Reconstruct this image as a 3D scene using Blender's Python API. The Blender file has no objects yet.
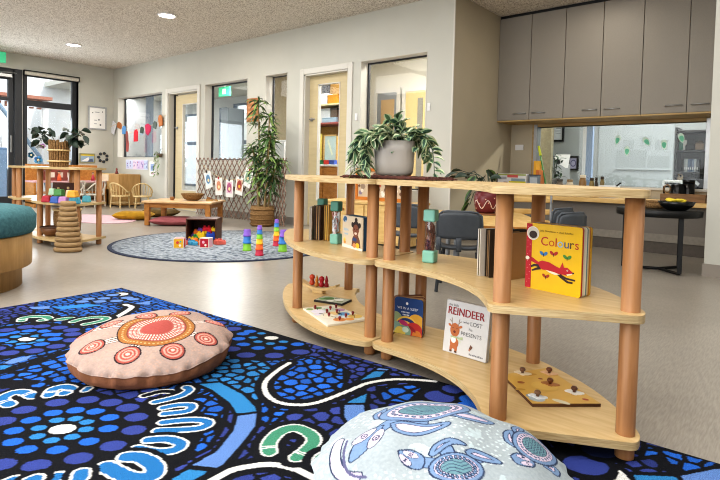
import bpy, bmesh, math, random
import numpy as np
from mathutils import Matrix, Vector
PI = math.pi
rnd = random.Random(7)
scene = bpy.context.scene
C = scene.collection

# ------------------------------------------------------------------ camera
CAM_H, FOC, PX, PY = 0.77, 530.1, 359.57, 190.53
YAW, PIT, ROL = -.6989, .0375, -.0237
def cam_axes():
    cy, sy, cp, sp, cr, sr = math.cos(YAW), math.sin(YAW), math.cos(PIT), math.sin(PIT), math.cos(ROL), math.sin(ROL)
    f = Vector((sy*cp, cy*cp, -sp)); r0 = Vector((cy, -sy, 0)); d0 = f.cross(r0)
    return cr*r0 + sr*d0, -sr*r0 + cr*d0, f
RIGHT, DOWN, FWD = cam_axes()
def ray(x, y): return RIGHT*((x-PX)/FOC) + DOWN*((y-PY)/FOC) + FWD
EYE = Vector((0, 0, CAM_H))
def onz(x, y, z=0.0):
    d = ray(x, y); return EYE + d*((z-CAM_H)/d.z)
def onY(x, y, Y):
    d = ray(x, y); return EYE + d*(Y/d.y)
def onX(x, y, X):
    d = ray(x, y); return EYE + d*(X/d.x)
cd = bpy.data.cameras.new('camera'); cam = bpy.data.objects.new('camera', cd); C.objects.link(cam)
cd.sensor_width = 36; cd.lens = 36*FOC/720
cd.shift_x = (360-PX)/720; cd.shift_y = (PY-240)/720
cd.clip_start = .02
mw = Matrix.Identity(4)
for i in range(3):
    mw[i][0] = RIGHT[i]; mw[i][1] = -DOWN[i]; mw[i][2] = -FWD[i]; mw[i][3] = EYE[i]
cam.matrix_world = mw
scene.camera = cam

# ------------------------------------------------------------------ materials
def lin(h):
    h = h.lstrip('#'); o = []
    for i in (0, 2, 4):
        c = int(h[i:i+2], 16)/255
        o.append(c/12.92 if c <= .04045 else ((c+.055)/1.055)**2.4)
    return tuple(o)+(1.,)
MATS = {}
def mat(name, col, rough=.6, metal=0., noise=.06, scale=30., stretch=None, bump=0., spec=.4, emit=0., col2=None, bscale=None):
    """principled material with a procedural colour variation"""
    if name in MATS: return MATS[name]
    m = bpy.data.materials.new(name); m.use_nodes = True
    nt = m.node_tree; b = nt.nodes['Principled BSDF']; L = nt.links
    c = lin(col) if isinstance(col, str) else tuple(col)+((1.,) if len(col) == 3 else ())
    b.inputs['Roughness'].default_value = rough; b.inputs['Metallic'].default_value = metal
    b.inputs['Specular IOR Level'].default_value = spec
    tc = nt.nodes.new('ShaderNodeTexCoord'); mp = nt.nodes.new('ShaderNodeMapping')
    if stretch: mp.inputs['Scale'].default_value = stretch
    L.new(tc.outputs['Object'], mp.inputs['Vector'])
    nz = nt.nodes.new('ShaderNodeTexNoise'); nz.inputs['Scale'].default_value = scale; nz.inputs['Detail'].default_value = 3
    L.new(mp.outputs['Vector'], nz.inputs['Vector'])
    rp = nt.nodes.new('ShaderNodeValToRGB')
    lo = tuple(v*(1-noise*2) for v in c[:3])+(1.,) if col2 is None else lin(col2)
    hi = tuple(min(1, v*(1+noise)) for v in c[:3])+(1.,)
    rp.color_ramp.elements[0].position = .3; rp.color_ramp.elements[1].position = .7
    rp.color_ramp.elements[0].color = lo; rp.color_ramp.elements[1].color = hi
    L.new(nz.outputs['Fac'], rp.inputs['Fac']); L.new(rp.outputs['Color'], b.inputs['Base Color'])
    if emit:
        L.new(rp.outputs['Color'], b.inputs['Emission Color']); b.inputs['Emission Strength'].default_value = emit
    if bump:
        nb = nt.nodes.new('ShaderNodeTexNoise'); nb.inputs['Scale'].default_value = bscale or scale*3; nb.inputs['Detail'].default_value = 4
        L.new(mp.outputs['Vector'], nb.inputs['Vector'])
        bp = nt.nodes.new('ShaderNodeBump'); bp.inputs['Strength'].default_value = bump; bp.inputs['Distance'].default_value = .01
        L.new(nb.outputs['Fac'], bp.inputs['Height']); L.new(bp.outputs['Normal'], b.inputs['Normal'])
    MATS[name] = m; return m
def wood(name, a, b2, stretch=(3, 3, 30), rough=.42, scale=6.):
    return mat(name, a, rough, 0, 0, scale, stretch, .0, .35, 0, b2)
def glass(name, tint=(1, 1, 1), refl=.06):
    if name in MATS: return MATS[name]
    m = bpy.data.materials.new(name); m.use_nodes = True; nt = m.node_tree; nt.nodes.clear(); L = nt.links
    o = nt.nodes.new('ShaderNodeOutputMaterial'); mx = nt.nodes.new('ShaderNodeMixShader')
    t = nt.nodes.new('ShaderNodeBsdfTransparent'); t.inputs[0].default_value = tint+(1.,)
    g = nt.nodes.new('ShaderNodeBsdfGlossy'); g.inputs['Roughness'].default_value = .02
    lw = nt.nodes.new('ShaderNodeLayerWeight'); lw.inputs['Blend'].default_value = .12
    ma = nt.nodes.new('ShaderNodeMath'); ma.operation = 'MULTIPLY_ADD'; ma.inputs[1].default_value = .5; ma.inputs[2].default_value = refl
    L.new(lw.outputs['Fresnel'], ma.inputs[0]); L.new(ma.outputs[0], mx.inputs[0])
    L.new(t.outputs[0], mx.inputs[1]); L.new(g.outputs[0], mx.inputs[2]); L.new(mx.outputs[0], o.inputs[0])
    MATS[name] = m; return m
def vcol(name, rough=.9, bump=.0, bscale=300, sheen=0.):
    """material that reads the woven / printed colours stored on the mesh, with fine fibre noise"""
    m = bpy.data.materials.new(name); m.use_nodes = True; nt = m.node_tree; L = nt.links
    b = nt.nodes['Principled BSDF']; b.inputs['Roughness'].default_value = rough; b.inputs['Specular IOR Level'].default_value = .15
    at = nt.nodes.new('ShaderNodeAttribute'); at.attribute_name = 'Col'
    tc = nt.nodes.new('ShaderNodeTexCoord'); nz = nt.nodes.new('ShaderNodeTexNoise')
    nz.inputs['Scale'].default_value = bscale; nz.inputs['Detail'].default_value = 2
    L.new(tc.outputs['Object'], nz.inputs['Vector'])
    rp = nt.nodes.new('ShaderNodeValToRGB'); k = .55 if bump > .2 else .88
    rp.color_ramp.elements[0].position = .3; rp.color_ramp.elements[1].position = .7
    rp.color_ramp.elements[0].color = (k, k, k, 1); rp.color_ramp.elements[1].color = (1.25, 1.25, 1.25, 1) if bump > .2 else (1.03, 1.03, 1.03, 1)
    mx = nt.nodes.new('ShaderNodeMix'); mx.data_type = 'RGBA'; mx.blend_type = 'MULTIPLY'; mx.inputs[0].default_value = 1
    L.new(nz.outputs['Fac'], rp.inputs['Fac']); L.new(at.outputs['Color'], mx.inputs[6]); L.new(rp.outputs['Color'], mx.inputs[7])
    L.new(mx.outputs[2], b.inputs['Base Color'])
    if bump:
        bp = nt.nodes.new('ShaderNodeBump'); bp.inputs['Strength'].default_value = bump; bp.inputs['Distance'].default_value = .004
        L.new(nz.outputs['Fac'], bp.inputs['Height']); L.new(bp.outputs['Normal'], b.inputs['Normal'])
    return m
def ceiling_mat():
    m = mat('pitted acoustic plaster', '#e2dcd2', .9, 0, 0, 78, None, 0, .2, 0, '#a2988b')
    nt = m.node_tree
    rp = [n for n in nt.nodes if n.type == 'VALTORGB'][0]
    rp.color_ramp.elements[0].position = .40; rp.color_ramp.elements[1].position = .52
    return m
def floor_mat():
    m = mat('grey vinyl floor', '#979086', .34, 0, .05, 2.2, None, 0, .5)
    nt = m.node_tree; L = nt.links; b = nt.nodes['Principled BSDF']
    # fine brushed streaks of the vinyl print
    tc = [n for n in nt.nodes if n.type == 'TEX_COORD'][0]; rp = [n for n in nt.nodes if n.type == 'VALTORGB'][0]
    mp = nt.nodes.new('ShaderNodeMapping'); mp.inputs['Scale'].default_value = (60, 6, 1); mp.inputs['Rotation'].default_value = (0, 0, .4)
    nz = nt.nodes.new('ShaderNodeTexNoise'); nz.inputs['Scale'].default_value = 3; nz.inputs['Detail'].default_value = 5
    L.new(tc.outputs['Object'], mp.inputs[0]); L.new(mp.outputs[0], nz.inputs['Vector'])
    r2 = nt.nodes.new('ShaderNodeValToRGB'); r2.color_ramp.elements[0].color = (.82, .82, .82, 1); r2.color_ramp.elements[1].color = (1.1, 1.1, 1.1, 1)
    r2.color_ramp.elements[0].position = .35; r2.color_ramp.elements[1].position = .65
    L.new(nz.outputs['Fac'], r2.inputs[0])
    mx = nt.nodes.new('ShaderNodeMix'); mx.data_type = 'RGBA'; mx.blend_type = 'MULTIPLY'; mx.inputs[0].default_value = 1
    L.new(rp.outputs[0], mx.inputs[6]); L.new(r2.outputs[0], mx.inputs[7]); L.new(mx.outputs[2], b.inputs['Base Color'])
    n3 = nt.nodes.new('ShaderNodeTexNoise'); n3.inputs['Scale'].default_value = 1.4; n3.inputs['Detail'].default_value = 3
    r3 = nt.nodes.new('ShaderNodeMapRange'); r3.inputs[3].default_value = .22; r3.inputs[4].default_value = .42
    L.new(tc.outputs['Object'], n3.inputs['Vector']); L.new(n3.outputs['Fac'], r3.inputs[0]); L.new(r3.outputs[0], b.inputs['Roughness'])
    return m
M_CEIL = ceiling_mat(); M_FLOOR = floor_mat()
M_WALL = mat('warm white wall paint', '#bebdb4', .8, 0, .015, 3)
M_WALL2 = mat('putty wall paint', '#b0a692', .8, 0, .015, 3)
M_TRIM = mat('white gloss trim', '#cbc8c0', .45, 0, .01, 5)
M_SKIRT = mat('grey vinyl skirting', '#8d857c', .6, 0, .03, 8)
M_DARKF = mat('charcoal window frame', '#34363a', .5, 0, .03, 10)
M_BLACK = mat('matte black', '#111214', .45, 0, .05, 20)
M_ALU = mat('brushed aluminium', '#9b9c9c', .35, .7, .03, 40)
M_CREAM = mat('cream door veneer', '#c4b48f', .5, 0, .03, 5, (1, 1, 8))
M_CAB = mat('taupe laminate', '#89837a', .55, 0, .03, 160)
M_PLY = wood('birch plywood', '#cfb486', '#bd9f6c', (2, 14, 14), .33, 4)
M_PLYE = wood('pale plywood edge', '#cdb88c', '#a98c5f', (3, 3, 60), .45, 6)
M_POST = wood('beech post', '#ab7d54', '#8d623c', (16, 16, 1.5), .42, 3)
M_OAK = wood('oak veneer', '#b7925f', '#a17d4c', (12, 12, 1.5), .5, 3)
M_PINE = wood('honey pine', '#bd8446', '#a06b32', (3, 10, 10), .4, 3)
M_PINEL = wood('pale pine', '#d8b87e', '#c49f61', (2, 10, 10), .45, 3)
M_DWOOD = wood('dark stained wood', '#5a3423', '#40231a', (3, 10, 10), .5, 4)
M_WICK = mat('woven wicker', '#a08058', .8, 0, 0, 90, None, .9, .2, 0, '#6b4f30', 90)
M_RATT = mat('pale rattan', '#d8bf8e', .5, 0, .08, 40)
M_RATW = mat('white rattan', '#cfc9bd', .6, 0, .08, 40)
M_TEAL = mat('teal upholstery', '#4d7479', .95, 0, .12, 60, None, .25, .1)
M_WHITE = mat('white paper', '#e8e6e2', .8, 0, .01, 20)
M_WPL = mat('white plastic', '#dcdcdc', .35, 0, .01, 20)
M_CHAIR = mat('slate grey plastic', '#4b5056', .45, 0, .04, 30)
M_CHARM = mat('grey chair metal', '#8f9398', .4, .3, .03, 30)
M_LEAF = mat('deep green leaf', '#4f6f3c', .45, 0, .2, 12)
M_LEAF2 = mat('mid green leaf', '#86a35c', .5, 0, .2, 12)
M_LEAFP = mat('pale leaf margin', '#bcc79b', .5, 0, .1, 12)
M_LEAFD = mat('dark leaf', '#26382c', .4, 0, .2, 12)
M_STEM = mat('brown cane stem', '#a08a60', .7, 0, .15, 30)
M_GLASS = glass('window glass', (.98, .99, .99), .03)
M_GLASSK = glass('office window glass', (.93, .96, .97), .012)
M_ACRY = glass('clear acrylic', (.93, .95, .95), .08)
def flat(hexcol, rough=.6):
    return mat('print '+hexcol, hexcol, rough, 0, .02, 30)

# ------------------------------------------------------------------ mesh builder
def T3(x=0, y=0, z=0): return Matrix.Translation((x, y, z))
def RZ(a): return Matrix.Rotation(a, 4, 'Z')
def RX(a): return Matrix.Rotation(a, 4, 'X')
def RY(a): return Matrix.Rotation(a, 4, 'Y')
def smoothline(P, n=6, closed=False):
    P = [Vector(p) for p in P]; out = []; N = len(P)
    for i in range(N if closed else N-1):
        if closed: a, b, c, d = P[(i-1) % N], P[i], P[(i+1) % N], P[(i+2) % N]
        else: a, b, c, d = P[max(i-1, 0)], P[i], P[i+1], P[min(i+2, N-1)]
        for k in range(n):
            t = k/n
            out.append(.5*((2*b)+(c-a)*t+(2*a-5*b+4*c-d)*t*t+(3*b-a-3*c+d)*t**3))
    if not closed: out.append(P[-1])
    return out
class MB:
    def __init__(s): s.v = []; s.f = []; s.fm = []; s.sm = []; s.mats = []
    def mi(s, m):
        if m not in s.mats: s.mats.append(m)
        return s.mats.index(m)
    def add(s, vs, fs, m, smooth=False, M=None):
        o = len(s.v); k = s.mi(m)
        s.v += [tuple((M @ Vector(v)) if M else v) for v in vs]
        for f in fs: s.f.append([o+i for i in f]); s.fm.append(k); s.sm.append(smooth)
        return s
    def bm(s, bmx, m, smooth=False, M=None):
        bmesh.ops.recalc_face_normals(bmx, faces=bmx.faces)
        bmx.verts.index_update()
        s.add([v.co.copy() for v in bmx.verts], [[v.index for v in f.verts] for f in bmx.faces], m, smooth, M); bmx.free(); return s
    def box(s, x0, x1, y0, y1, z0, z1, m, bev=0, M=None, seg=1):
        if not bev:
            v = [(x, y, z) for z in (z0, z1) for y in (y0, y1) for x in (x0, x1)]
            return s.add(v, [(0, 2, 3, 1), (4, 5, 7, 6), (0, 1, 5, 4), (2, 6, 7, 3), (0, 4, 6, 2), (1, 3, 7, 5)], m, False, M)
        b = bmesh.new(); bmesh.ops.create_cube(b, size=1)
        for v in b.verts: v.co = Vector(((x0+x1)/2+v.co.x*(x1-x0), (y0+y1)/2+v.co.y*(y1-y0), (z0+z1)/2+v.co.z*(z1-z0)))
        bmesh.ops.bevel(b, geom=b.edges[:], offset=bev, segments=seg, affect='EDGES', profile=.5)
        return s.bm(b, m, seg > 1, M)
    def frustum(s, p0, p1, w0, d0, w1, d1, m, bev=0, M=None):
        """square-section tapered block from p0 to p1 (upright)"""
        b = bmesh.new(); bmesh.ops.create_cube(b, size=1)
        for v in b.verts:
            t = v.co.z+.5; w = w0+(w1-w0)*t; d = d0+(d1-d0)*t
            v.co = Vector((p0[0]+(p1[0]-p0[0])*t+v.co.x*w, p0[1]+(p1[1]-p0[1])*t+v.co.y*d, p0[2]+(p1[2]-p0[2])*t))
        if bev: bmesh.ops.bevel(b, geom=b.edges[:], offset=bev, segments=2, affect='EDGES', profile=.5)
        return s.bm(b, m, False, M)
    def tube(s, P, r, m, n=8, caps=True, M=None, smooth=True):
        P = [Vector(p) for p in P]; R = r if isinstance(r, (list, tuple)) else [r]*len(P)
        vs = []; fs = []; up = Vector((0, 0, 1))
        prev = None
        for i, p in enumerate(P):
            t = (P[min(i+1, len(P)-1)]-P[max(i-1, 0)])
            t = t.normalized() if t.length > 1e-9 else Vector((0, 0, 1))
            if prev is None:
                a = t.orthogonal().normalized()
            else:
                a = prev - t*prev.dot(t)
                a = a.normalized() if a.length > 1e-6 else t.orthogonal().normalized()
            prev = a; b = t.cross(a)
            for k in range(n):
                w = 2*PI*k/n; vs.append(p+(a*math.cos(w)+b*math.sin(w))*R[i])
        for i in range(len(P)-1):
            for k in range(n): fs.append((i*n+k, i*n+(k+1) % n, (i+1)*n+(k+1) % n, (i+1)*n+k))
        s.add(vs, fs, m, smooth, M)
        if caps:
            s.add([vs[k] for k in range(n)], [tuple(reversed(range(n)))], m, False, M)
            s.add([vs[(len(P)-1)*n+k] for k in range(n)], [tuple(range(n))], m, False, M)
        return s
    def cyl(s, p0, p1, r0, m, r1=None, n=20, M=None):
        r1 = r0 if r1 is None else r1
        return s.tube([p0, p1], [r0, r1], m, n, True, M)
    def lathe(s, prof, m, n=28, c=(0, 0, 0), M=None, smooth=True, sx=1, sy=1, ang=None):
        vs = []; fs = []
        for r, z in prof:
            for k in range(n):
                w = 2*PI*k/n; vs.append((c[0]+sx*r*math.cos(w), c[1]+sy*r*math.sin(w), c[2]+z))
        for i in range(len(prof)-1):
            for k in range(n): fs.append((i*n+k, i*n+(k+1) % n, (i+1)*n+(k+1) % n, (i+1)*n+k))
        fs.append(tuple(reversed(range(n)))); fs.append(tuple((len(prof)-1)*n+k for k in range(n)))
        return s.add(vs, fs, m, smooth, M)
    def ball(s, c, r, m, n=14, M=None):
        r = r if isinstance(r, (list, tuple)) else (r, r, r)
        b = bmesh.new(); bmesh.ops.create_uvsphere(b, u_segments=n, v_segments=max(6, n*2//3), radius=1)
        for v in b.verts: v.co = Vector((c[0]+v.co.x*r[0], c[1]+v.co.y*r[1], c[2]+v.co.z*r[2]))
        return s.bm(b, m, True, M)
    def prism(s, outline, z0, z1, m, bev=0, M=None, side=None):
        n = len(outline); b = bmesh.new()
        lo = [b.verts.new((p[0], p[1], z0)) for p in outline]; hi = [b.verts.new((p[0], p[1], z1)) for p in outline]
        b.faces.new(lo[::-1]); b.faces.new(hi)
        sides = [b.faces.new((lo[i], lo[(i+1) % n], hi[(i+1) % n], hi[i])) for i in range(n)]
        if side is not None:
            bmesh.ops.recalc_face_normals(b, faces=b.faces)
            b.verts.index_update(); vs = [v.co.copy() for v in b.verts]; S = set(sides)
            s.add(vs, [[v.index for v in f.verts] for f in b.faces if f not in S], m, False, M)
            s.add(vs, [[v.index for v in f.verts] for f in sides], side, True, M); b.free(); return s
        if bev:
            bmesh.ops.bevel(b, geom=[e for e in b.edges if abs(e.verts[0].co.z-e.verts[1].co.z) < 1e-6], offset=bev, segments=1, affect='EDGES')
        return s.bm(b, m, False, M)
    def poly(s, pts, m, M=None): return s.add([tuple(p) for p in pts], [tuple(range(len(pts)))], m, False, M)
    def sheet(s, fn, nu, nv, th, m, M=None):
        """closed curved panel: fn(u, v) -> point, thickness th along the surface normal"""
        P = [[Vector(fn(i/nu, j/nv)) for j in range(nv+1)] for i in range(nu+1)]
        top = []; bot = []
        for i in range(nu+1):
            for j in range(nv+1):
                a = P[min(i+1, nu)][j]-P[max(i-1, 0)][j]; b = P[i][min(j+1, nv)]-P[i][max(j-1, 0)]
                nn = a.cross(b); nn = nn.normalized() if nn.length > 1e-9 else Vector((0, 0, 1))
                top.append(P[i][j]+nn*th/2); bot.append(P[i][j]-nn*th/2)
        W = nv+1; N = len(top); fs = []
        for i in range(nu):
            for j in range(nv):
                q = (i*W+j, (i+1)*W+j, (i+1)*W+j+1, i*W+j+1); fs.append(q); fs.append(tuple(N+k for k in reversed(q)))
        rim = [i*W for i in range(nu+1)]+[nu*W+j for j in range(1, nv+1)]+[i*W+nv for i in range(nu-1, -1, -1)]+[j for j in range(nv-1, 0, -1)]
        for k in range(len(rim)):
            a, b = rim[k], rim[(k+1) % len(rim)]; fs.append((b, a, N+a, N+b))
        return s.add(top+bot, fs, m, True, M)
    def leaf(s, base, d, L, W, mats, droop=.3, roll=0., seg=5):
        """one leaf blade: two margins and a centre in their own colours"""
        d = Vector(d).normalized(); side = d.cross(Vector((0, 0, 1)))
        side = side.normalized() if side.length > 1e-4 else Vector((1, 0, 0))
        side = (Matrix.Rotation(roll, 3, d) @ side); nn = side.cross(d)
        rows = []
        for i in range(seg+1):
            t = i/seg; w = W*.5*(math.sin(PI*min(1, t*.92+.05))**.8); p = Vector(base)+d*L*t-Vector((0, 0, 1))*droop*L*t*t
            rows.append([p-side*w+nn*w*.35, p-side*w*.55+nn*w*.12, p, p+side*w*.55+nn*w*.12, p+side*w+nn*w*.35])
        vs = [v for r in rows for v in r]
        for i in range(seg):
            for j in range(4):
                m = mats[0] if j in (1, 2) else mats[1]
                s.add([rows[i][j], rows[i][j+1], rows[i+1][j+1], rows[i+1][j]], [(0, 1, 2, 3)], m, True)
        return s
    def text(s, body, size, m, M, align='LEFT', ext=.0004, mats=None):
        cu = bpy.data.curves.new('t', 'FONT'); cu.body = body; cu.size = size; cu.align_x = align; cu.extrude = 0; cu.resolution_u = 3
        ob = bpy.data.objects.new('t', cu); C.objects.link(ob)
        dg = bpy.context.evaluated_depsgraph_get(); me = bpy.data.meshes.new_from_object(ob.evaluated_get(dg))
        vs = [tuple(v.co) for v in me.vertices]; fs = [tuple(p.vertices) for p in me.polygons]
        w = max([v[0] for v in vs] or [0])
        s.add(vs, fs, m, False, M)
        bpy.data.objects.remove(ob); bpy.data.curves.remove(cu); bpy.data.meshes.remove(me)
        return w
    def build(s, name, parent=None, loc=None, rz=0., label=None):
        me = bpy.data.meshes.new(name); me.from_pydata([tuple(v) for v in s.v], [], s.f)
        for m in s.mats: me.materials.append(m)
        me.polygons.foreach_set('material_index', s.fm); me.polygons.foreach_set('use_smooth', s.sm); me.update()
        o = bpy.data.objects.new(name, me); C.objects.link(o)
        if parent: o.parent = parent
        if loc is not None: o.location = loc
        o.rotation_euler = (0, 0, rz)
        if label: o['label'] = label
        return o
def tag(o, label, cat, group=None, kind=None):
    o['label'] = label; o['category'] = cat
    if group: o['group'] = group
    if kind: o['kind'] = kind
    return o
def thing(name, label, cat, loc=(0, 0, 0), rz=0., group=None, tilt=None):
    o = bpy.data.objects.new(name, None); C.objects.link(o); o.empty_display_size = .05
    o.location = loc; o.rotation_euler = (tilt[0], tilt[1], rz) if tilt else (0, 0, rz)
    return tag(o, label, cat, group)
def struct(o): o['kind'] = 'structure'; return o
def dup(root, loc, rz, label, group=None):
    r = root.copy(); C.objects.link(r); r.location = loc; r.rotation_euler = (0, 0, rz); r['label'] = label
    if group: r['group'] = group
    for ch in list(root.children):
        c = ch.copy(); C.objects.link(c); c.parent = r
        for g in list(ch.children):
            d = g.copy(); C.objects.link(d); d.parent = c
    return r
def circ(cx, cy, r, n=18, a0=0, ry=None):
    ry = r if ry is None else ry
    return [(cx+r*math.cos(a0+2*PI*k/n), cy+ry*math.sin(a0+2*PI*k/n)) for k in range(n)]
def upright(pts, y): return [(p[0], y, p[1]) for p in pts]     # 2-D drawing on a page that faces -y
# ------------------------------------------------------------------ room shell
WB = 5.04; WT = .18; XL = -10.814; XR = -2.956; YK = 6.56; CEIL = 2.70
fl = MB(); fl.box(-19, 3.2, -4.2, 9.4, -.1, 0, M_FLOOR); struct(fl.build('floor'))
ce = MB(); ce.box(XL-.2, 3.2, -4.2, 6.8, CEIL, CEIL+.12, M_CEIL); struct(ce.build('ceiling'))
ce = MB(); ce.box(-19, -3.1, WB+WT, 9.4, 2.72, 2.84, M_WALL); ce.box(-3.1, 3.2, 6.8, 9.4, 2.72, 2.84, M_WALL); struct(ce.build('ceiling'))

def wall_cut(u0, u1, z0, z1, holes, boxfn):
    us = sorted({u0, u1, *[h[0] for h in holes], *[h[1] for h in holes]})
    for a, b in zip(us[:-1], us[1:]):
        cut = sorted([(h[2], h[3]) for h in holes if h[0] <= a+1e-6 and h[1] >= b-1e-6]); z = z0
        for c0, c1 in cut:
            if c0 > z+1e-6: boxfn(a, b, z, c0)
            z = max(z, c1)
        if z1 > z+1e-6: boxfn(a, b, z, z1)
# openings of the long window wall: x0, x1, z0, z1
W1 = (-10.62, -8.93, .92, 2.11); D1 = (-8.72, -7.80, 0, 2.06); W2 = (-7.60, -6.48, .88, 2.12)
WN = (-6.07, -5.60, .88, 2.12); D2 = (-5.26, -4.46, 0, 2.05); W3 = (-4.26, -3.29, .55, 2.12)
w = MB(); wall_cut(XL-.2, XR, 0, CEIL, [W1, D1, W2, WN, D2, W3], lambda a, b, c, d: w.box(a, b, WB, WB+WT, c, d, M_WALL)); struct(w.build('wall_back'))
LD = (1.9, 3.405, 0, 2.43); LW = (3.42, 4.35, .06, 2.42)
w = MB(); wall_cut(-4.2, WB, 0, CEIL, [LD, LW], lambda a, b, c, d: w.box(XL-.2, XL, a, b, c, d, M_WALL)); struct(w.build('wall_left'))
w = MB(); w.box(XR-.14, XR, WB+WT, YK, 0, CEIL, M_WALL2); w.box(XR-.001, XR+.001, WB+.0, WB+WT, 0, CEIL, M_WALL2); struct(w.build('wall_alcove'))
KW = (-2.62, -.80, .66, 1.37)
w = MB(); wall_cut(XR-.14, 3.2, 0, CEIL, [KW], lambda a, b, c, d: w.box(a, b, YK, YK+.14, c, d, M_WALL2)); struct(w.build('wall_kitchen'))
w = MB(); w.box(-.59, 3.2, 4.96, YK, 0, CEIL, M_WALL); struct(w.build('wall_right'))
w = MB(); w.box(XL-.2, 3.2, -4.4, -4.2, 0, CEIL, M_WALL); struct(w.build('wall_front'))
w = MB(); w.box(3.0, 3.2, -4.2, 4.96, 0, CEIL, M_WALL); struct(w.build('wall_side'))
def base(nm, x0, x1, y0, y1, h=.10): b = MB(); b.box(x0, x1, y0, y1, 0, h, M_SKIRT); struct(b.build(nm))
base('baseboard_right', -.60, 3.0, 4.945, 4.96); base('baseboard_alcove', XR, XR+.012, WB, 6.03)
for k, (a, b_) in enumerate([(XL, -8.79), (-7.73, -5.33), (-4.39, XR)]): base('baseboard_back_%d' % (k+1), a, b_, WB-.012, WB)
base('baseboard_left', XL, XL+.012, 4.40, WB)
# corner bead on the column
b = MB(); b.box(XR-.012, XR+.004, WB-.004, WB+.012, 0, CEIL, M_TRIM, .002); struct(b.build('trim_1'))

# ---- windows
def window(nm, h, glassm=M_GLASS, yo=WB+WT-.05, fw=.022, frame=M_DARKF, mull=()):
    x0, x1, z0, z1 = h; f = MB()
    r = MB()                                        # painted reveal lining
    for (a, b_, c, d) in ((x0, x0+.006, z0, z1), (x1-.006, x1, z0, z1), (x0, x1, z0, z0+.006), (x0, x1, z1-.006, z1)):
        r.box(a, b_, WB-.004, yo, c, d, M_TRIM)
    root = r.build(nm); struct(root)
    for (a, b_, c, d) in ((x0, x0+fw, z0, z1), (x1-fw, x1, z0, z1), (x0, x1, z0, z0+fw), (x0, x1, z1-fw, z1)): f.box(a, b_, yo, yo+.035, c, d, frame)
    for mx in mull: f.box(mx-.02, mx+.02, yo, yo+.035, z0, z1, frame)
    f.build('window_frame', root)
    p = MB(); p.box(x0+fw*.6, x1-fw*.6, yo+.014, yo+.020, z0+fw*.6, z1-fw*.6, glassm); p.build('pane', root)
    return root
window('window_1', W1); window('window_2', W2); window('window_3', WN, fw=.014); window('window_4', W3)
# ---- internal doors with architraves
def architrave(nm, h, aw=.075):
    x0, x1, z0, z1 = h; t = MB()
    t.box(x0-aw, x0, WB-.018, WB, 0, z1+aw, M_TRIM, .004); t.box(x1, x1+aw, WB-.018, WB, 0, z1+aw, M_TRIM, .004)
    t.box(x0, x1, WB-.018, WB, z1, z1+aw, M_TRIM, .004)
    t.box(x0, x0+.02, WB, WB+WT, 0, z1, M_TRIM); t.box(x1-.02, x1, WB, WB+WT, 0, z1, M_TRIM); t.box(x0, x1, WB, WB+WT, z1-.02, z1, M_TRIM)
    return struct(t.build(nm))
architrave('trim_2', D1); architrave('trim_3', D2)
def door(nm, x0, x1, z1, gl, y, handle_x):
    d = MB(); gx0, gx1, gz0, gz1 = gl
    wall_cut(x0, x1, .01, z1, [gl], lambda a, b, c, e: d.box(a, b, y, y+.04, c, e, M_CREAM))
    for (a, b_, c, e) in ((gx0, gx0+.012, gz0, gz1), (gx1-.012, gx1, gz0, gz1), (gx0, gx1, gz0, gz0+.012), (gx0, gx1, gz1-.012, gz1)): d.box(a, b_, y-.005, y+.045, c, e, M_TRIM)
    root = d.build(nm); struct(root)
    p = MB(); p.box(gx0+.008, gx1-.008, y+.017, y+.023, gz0+.008, gz1-.008, M_GLASS); p.build('pane', root)
    h = MB(); h.cyl((handle_x, y, 1.45), (handle_x, y-.012, 1.45), .026, M_ALU); h.cyl((handle_x, y-.01, 1.45), (handle_x, y-.05, 1.45), .009, M_ALU)
    h.tube([(handle_x, y-.05, 1.45), (handle_x+.05, y-.052, 1.45), (handle_x+.10, y-.05, 1.448)], .009, M_ALU); h.build('handle', root)
    return root
door('door_2', D1[0]+.10, D1[1]-.02, 2.02, (-8.40, -7.95, .35, 1.86), WB+.09, D1[0]+.15)
j = MB(); j.box(D1[0]+.02, D1[0]+.10, WB+.10, WB+.13, 0, 2.04, M_BLACK); struct(j.build('trim_4'))
door('door_3', D2[0]+.02, D2[1]-.02, 2.03, (-5.08, -4.68, .35, 1.92), WB+.09, D2[0]+.07)

# ---- glazed street door and window in the left wall
d = MB(); X = XL-.09
def lbox(mb, y0, y1, z0, z1, m=M_DARKF, t=.07, x=X): mb.box(x-t/2, x+t/2, y0, y1, z0, z1, m)
for a in ((1.93, 2.02, .02, 2.34), (3.20, 3.28, .02, 2.34), (2.02, 3.20, .02, .16), (2.02, 3.20, 2.24, 2.34), (2.02, 3.20, 1.86, 1.92)): lbox(d, *a)
root = d.build('door_1'); struct(root)
p = MB(); lbox(p, 2.01, 3.21, .15, 2.25, M_GLASS, .008); p.build('pane', root)
h = MB(); h.box(X+.035, X+.06, 3.225, 3.255, .95, 1.25, M_ALU, .006); h.build('handle', root)
t = MB(); lbox(t, 1.90, 3.285, 2.34, 2.43); lbox(t, 3.285, 3.405, 0, 2.43, M_DARKF, .17); lbox(t, 1.86, 1.93, 0, 2.42); struct(t.build('trim_5'))
f = MB()
for a in ((3.42, 3.50, .06, 2.42), (4.27, 4.35, .06, 2.42), (3.50, 4.27, .06, .14), (3.50, 4.27, 2.34, 2.42), (3.50, 4.27, 1.80, 1.91)): lbox(f, *a)
root = MB(); 
for a in ((3.41, 3.42, .05, 2.43), (4.35, 4.362, .05, 2.43)): lbox(root, *a, M_TRIM, .19, XL-.095)
root = root.build('window_5'); struct(root); f.build('window_frame', root)
p = MB(); lbox(p, 3.49, 4.28, .13, 2.35, M_GLASS, .008); p.build('pane', root)
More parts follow.
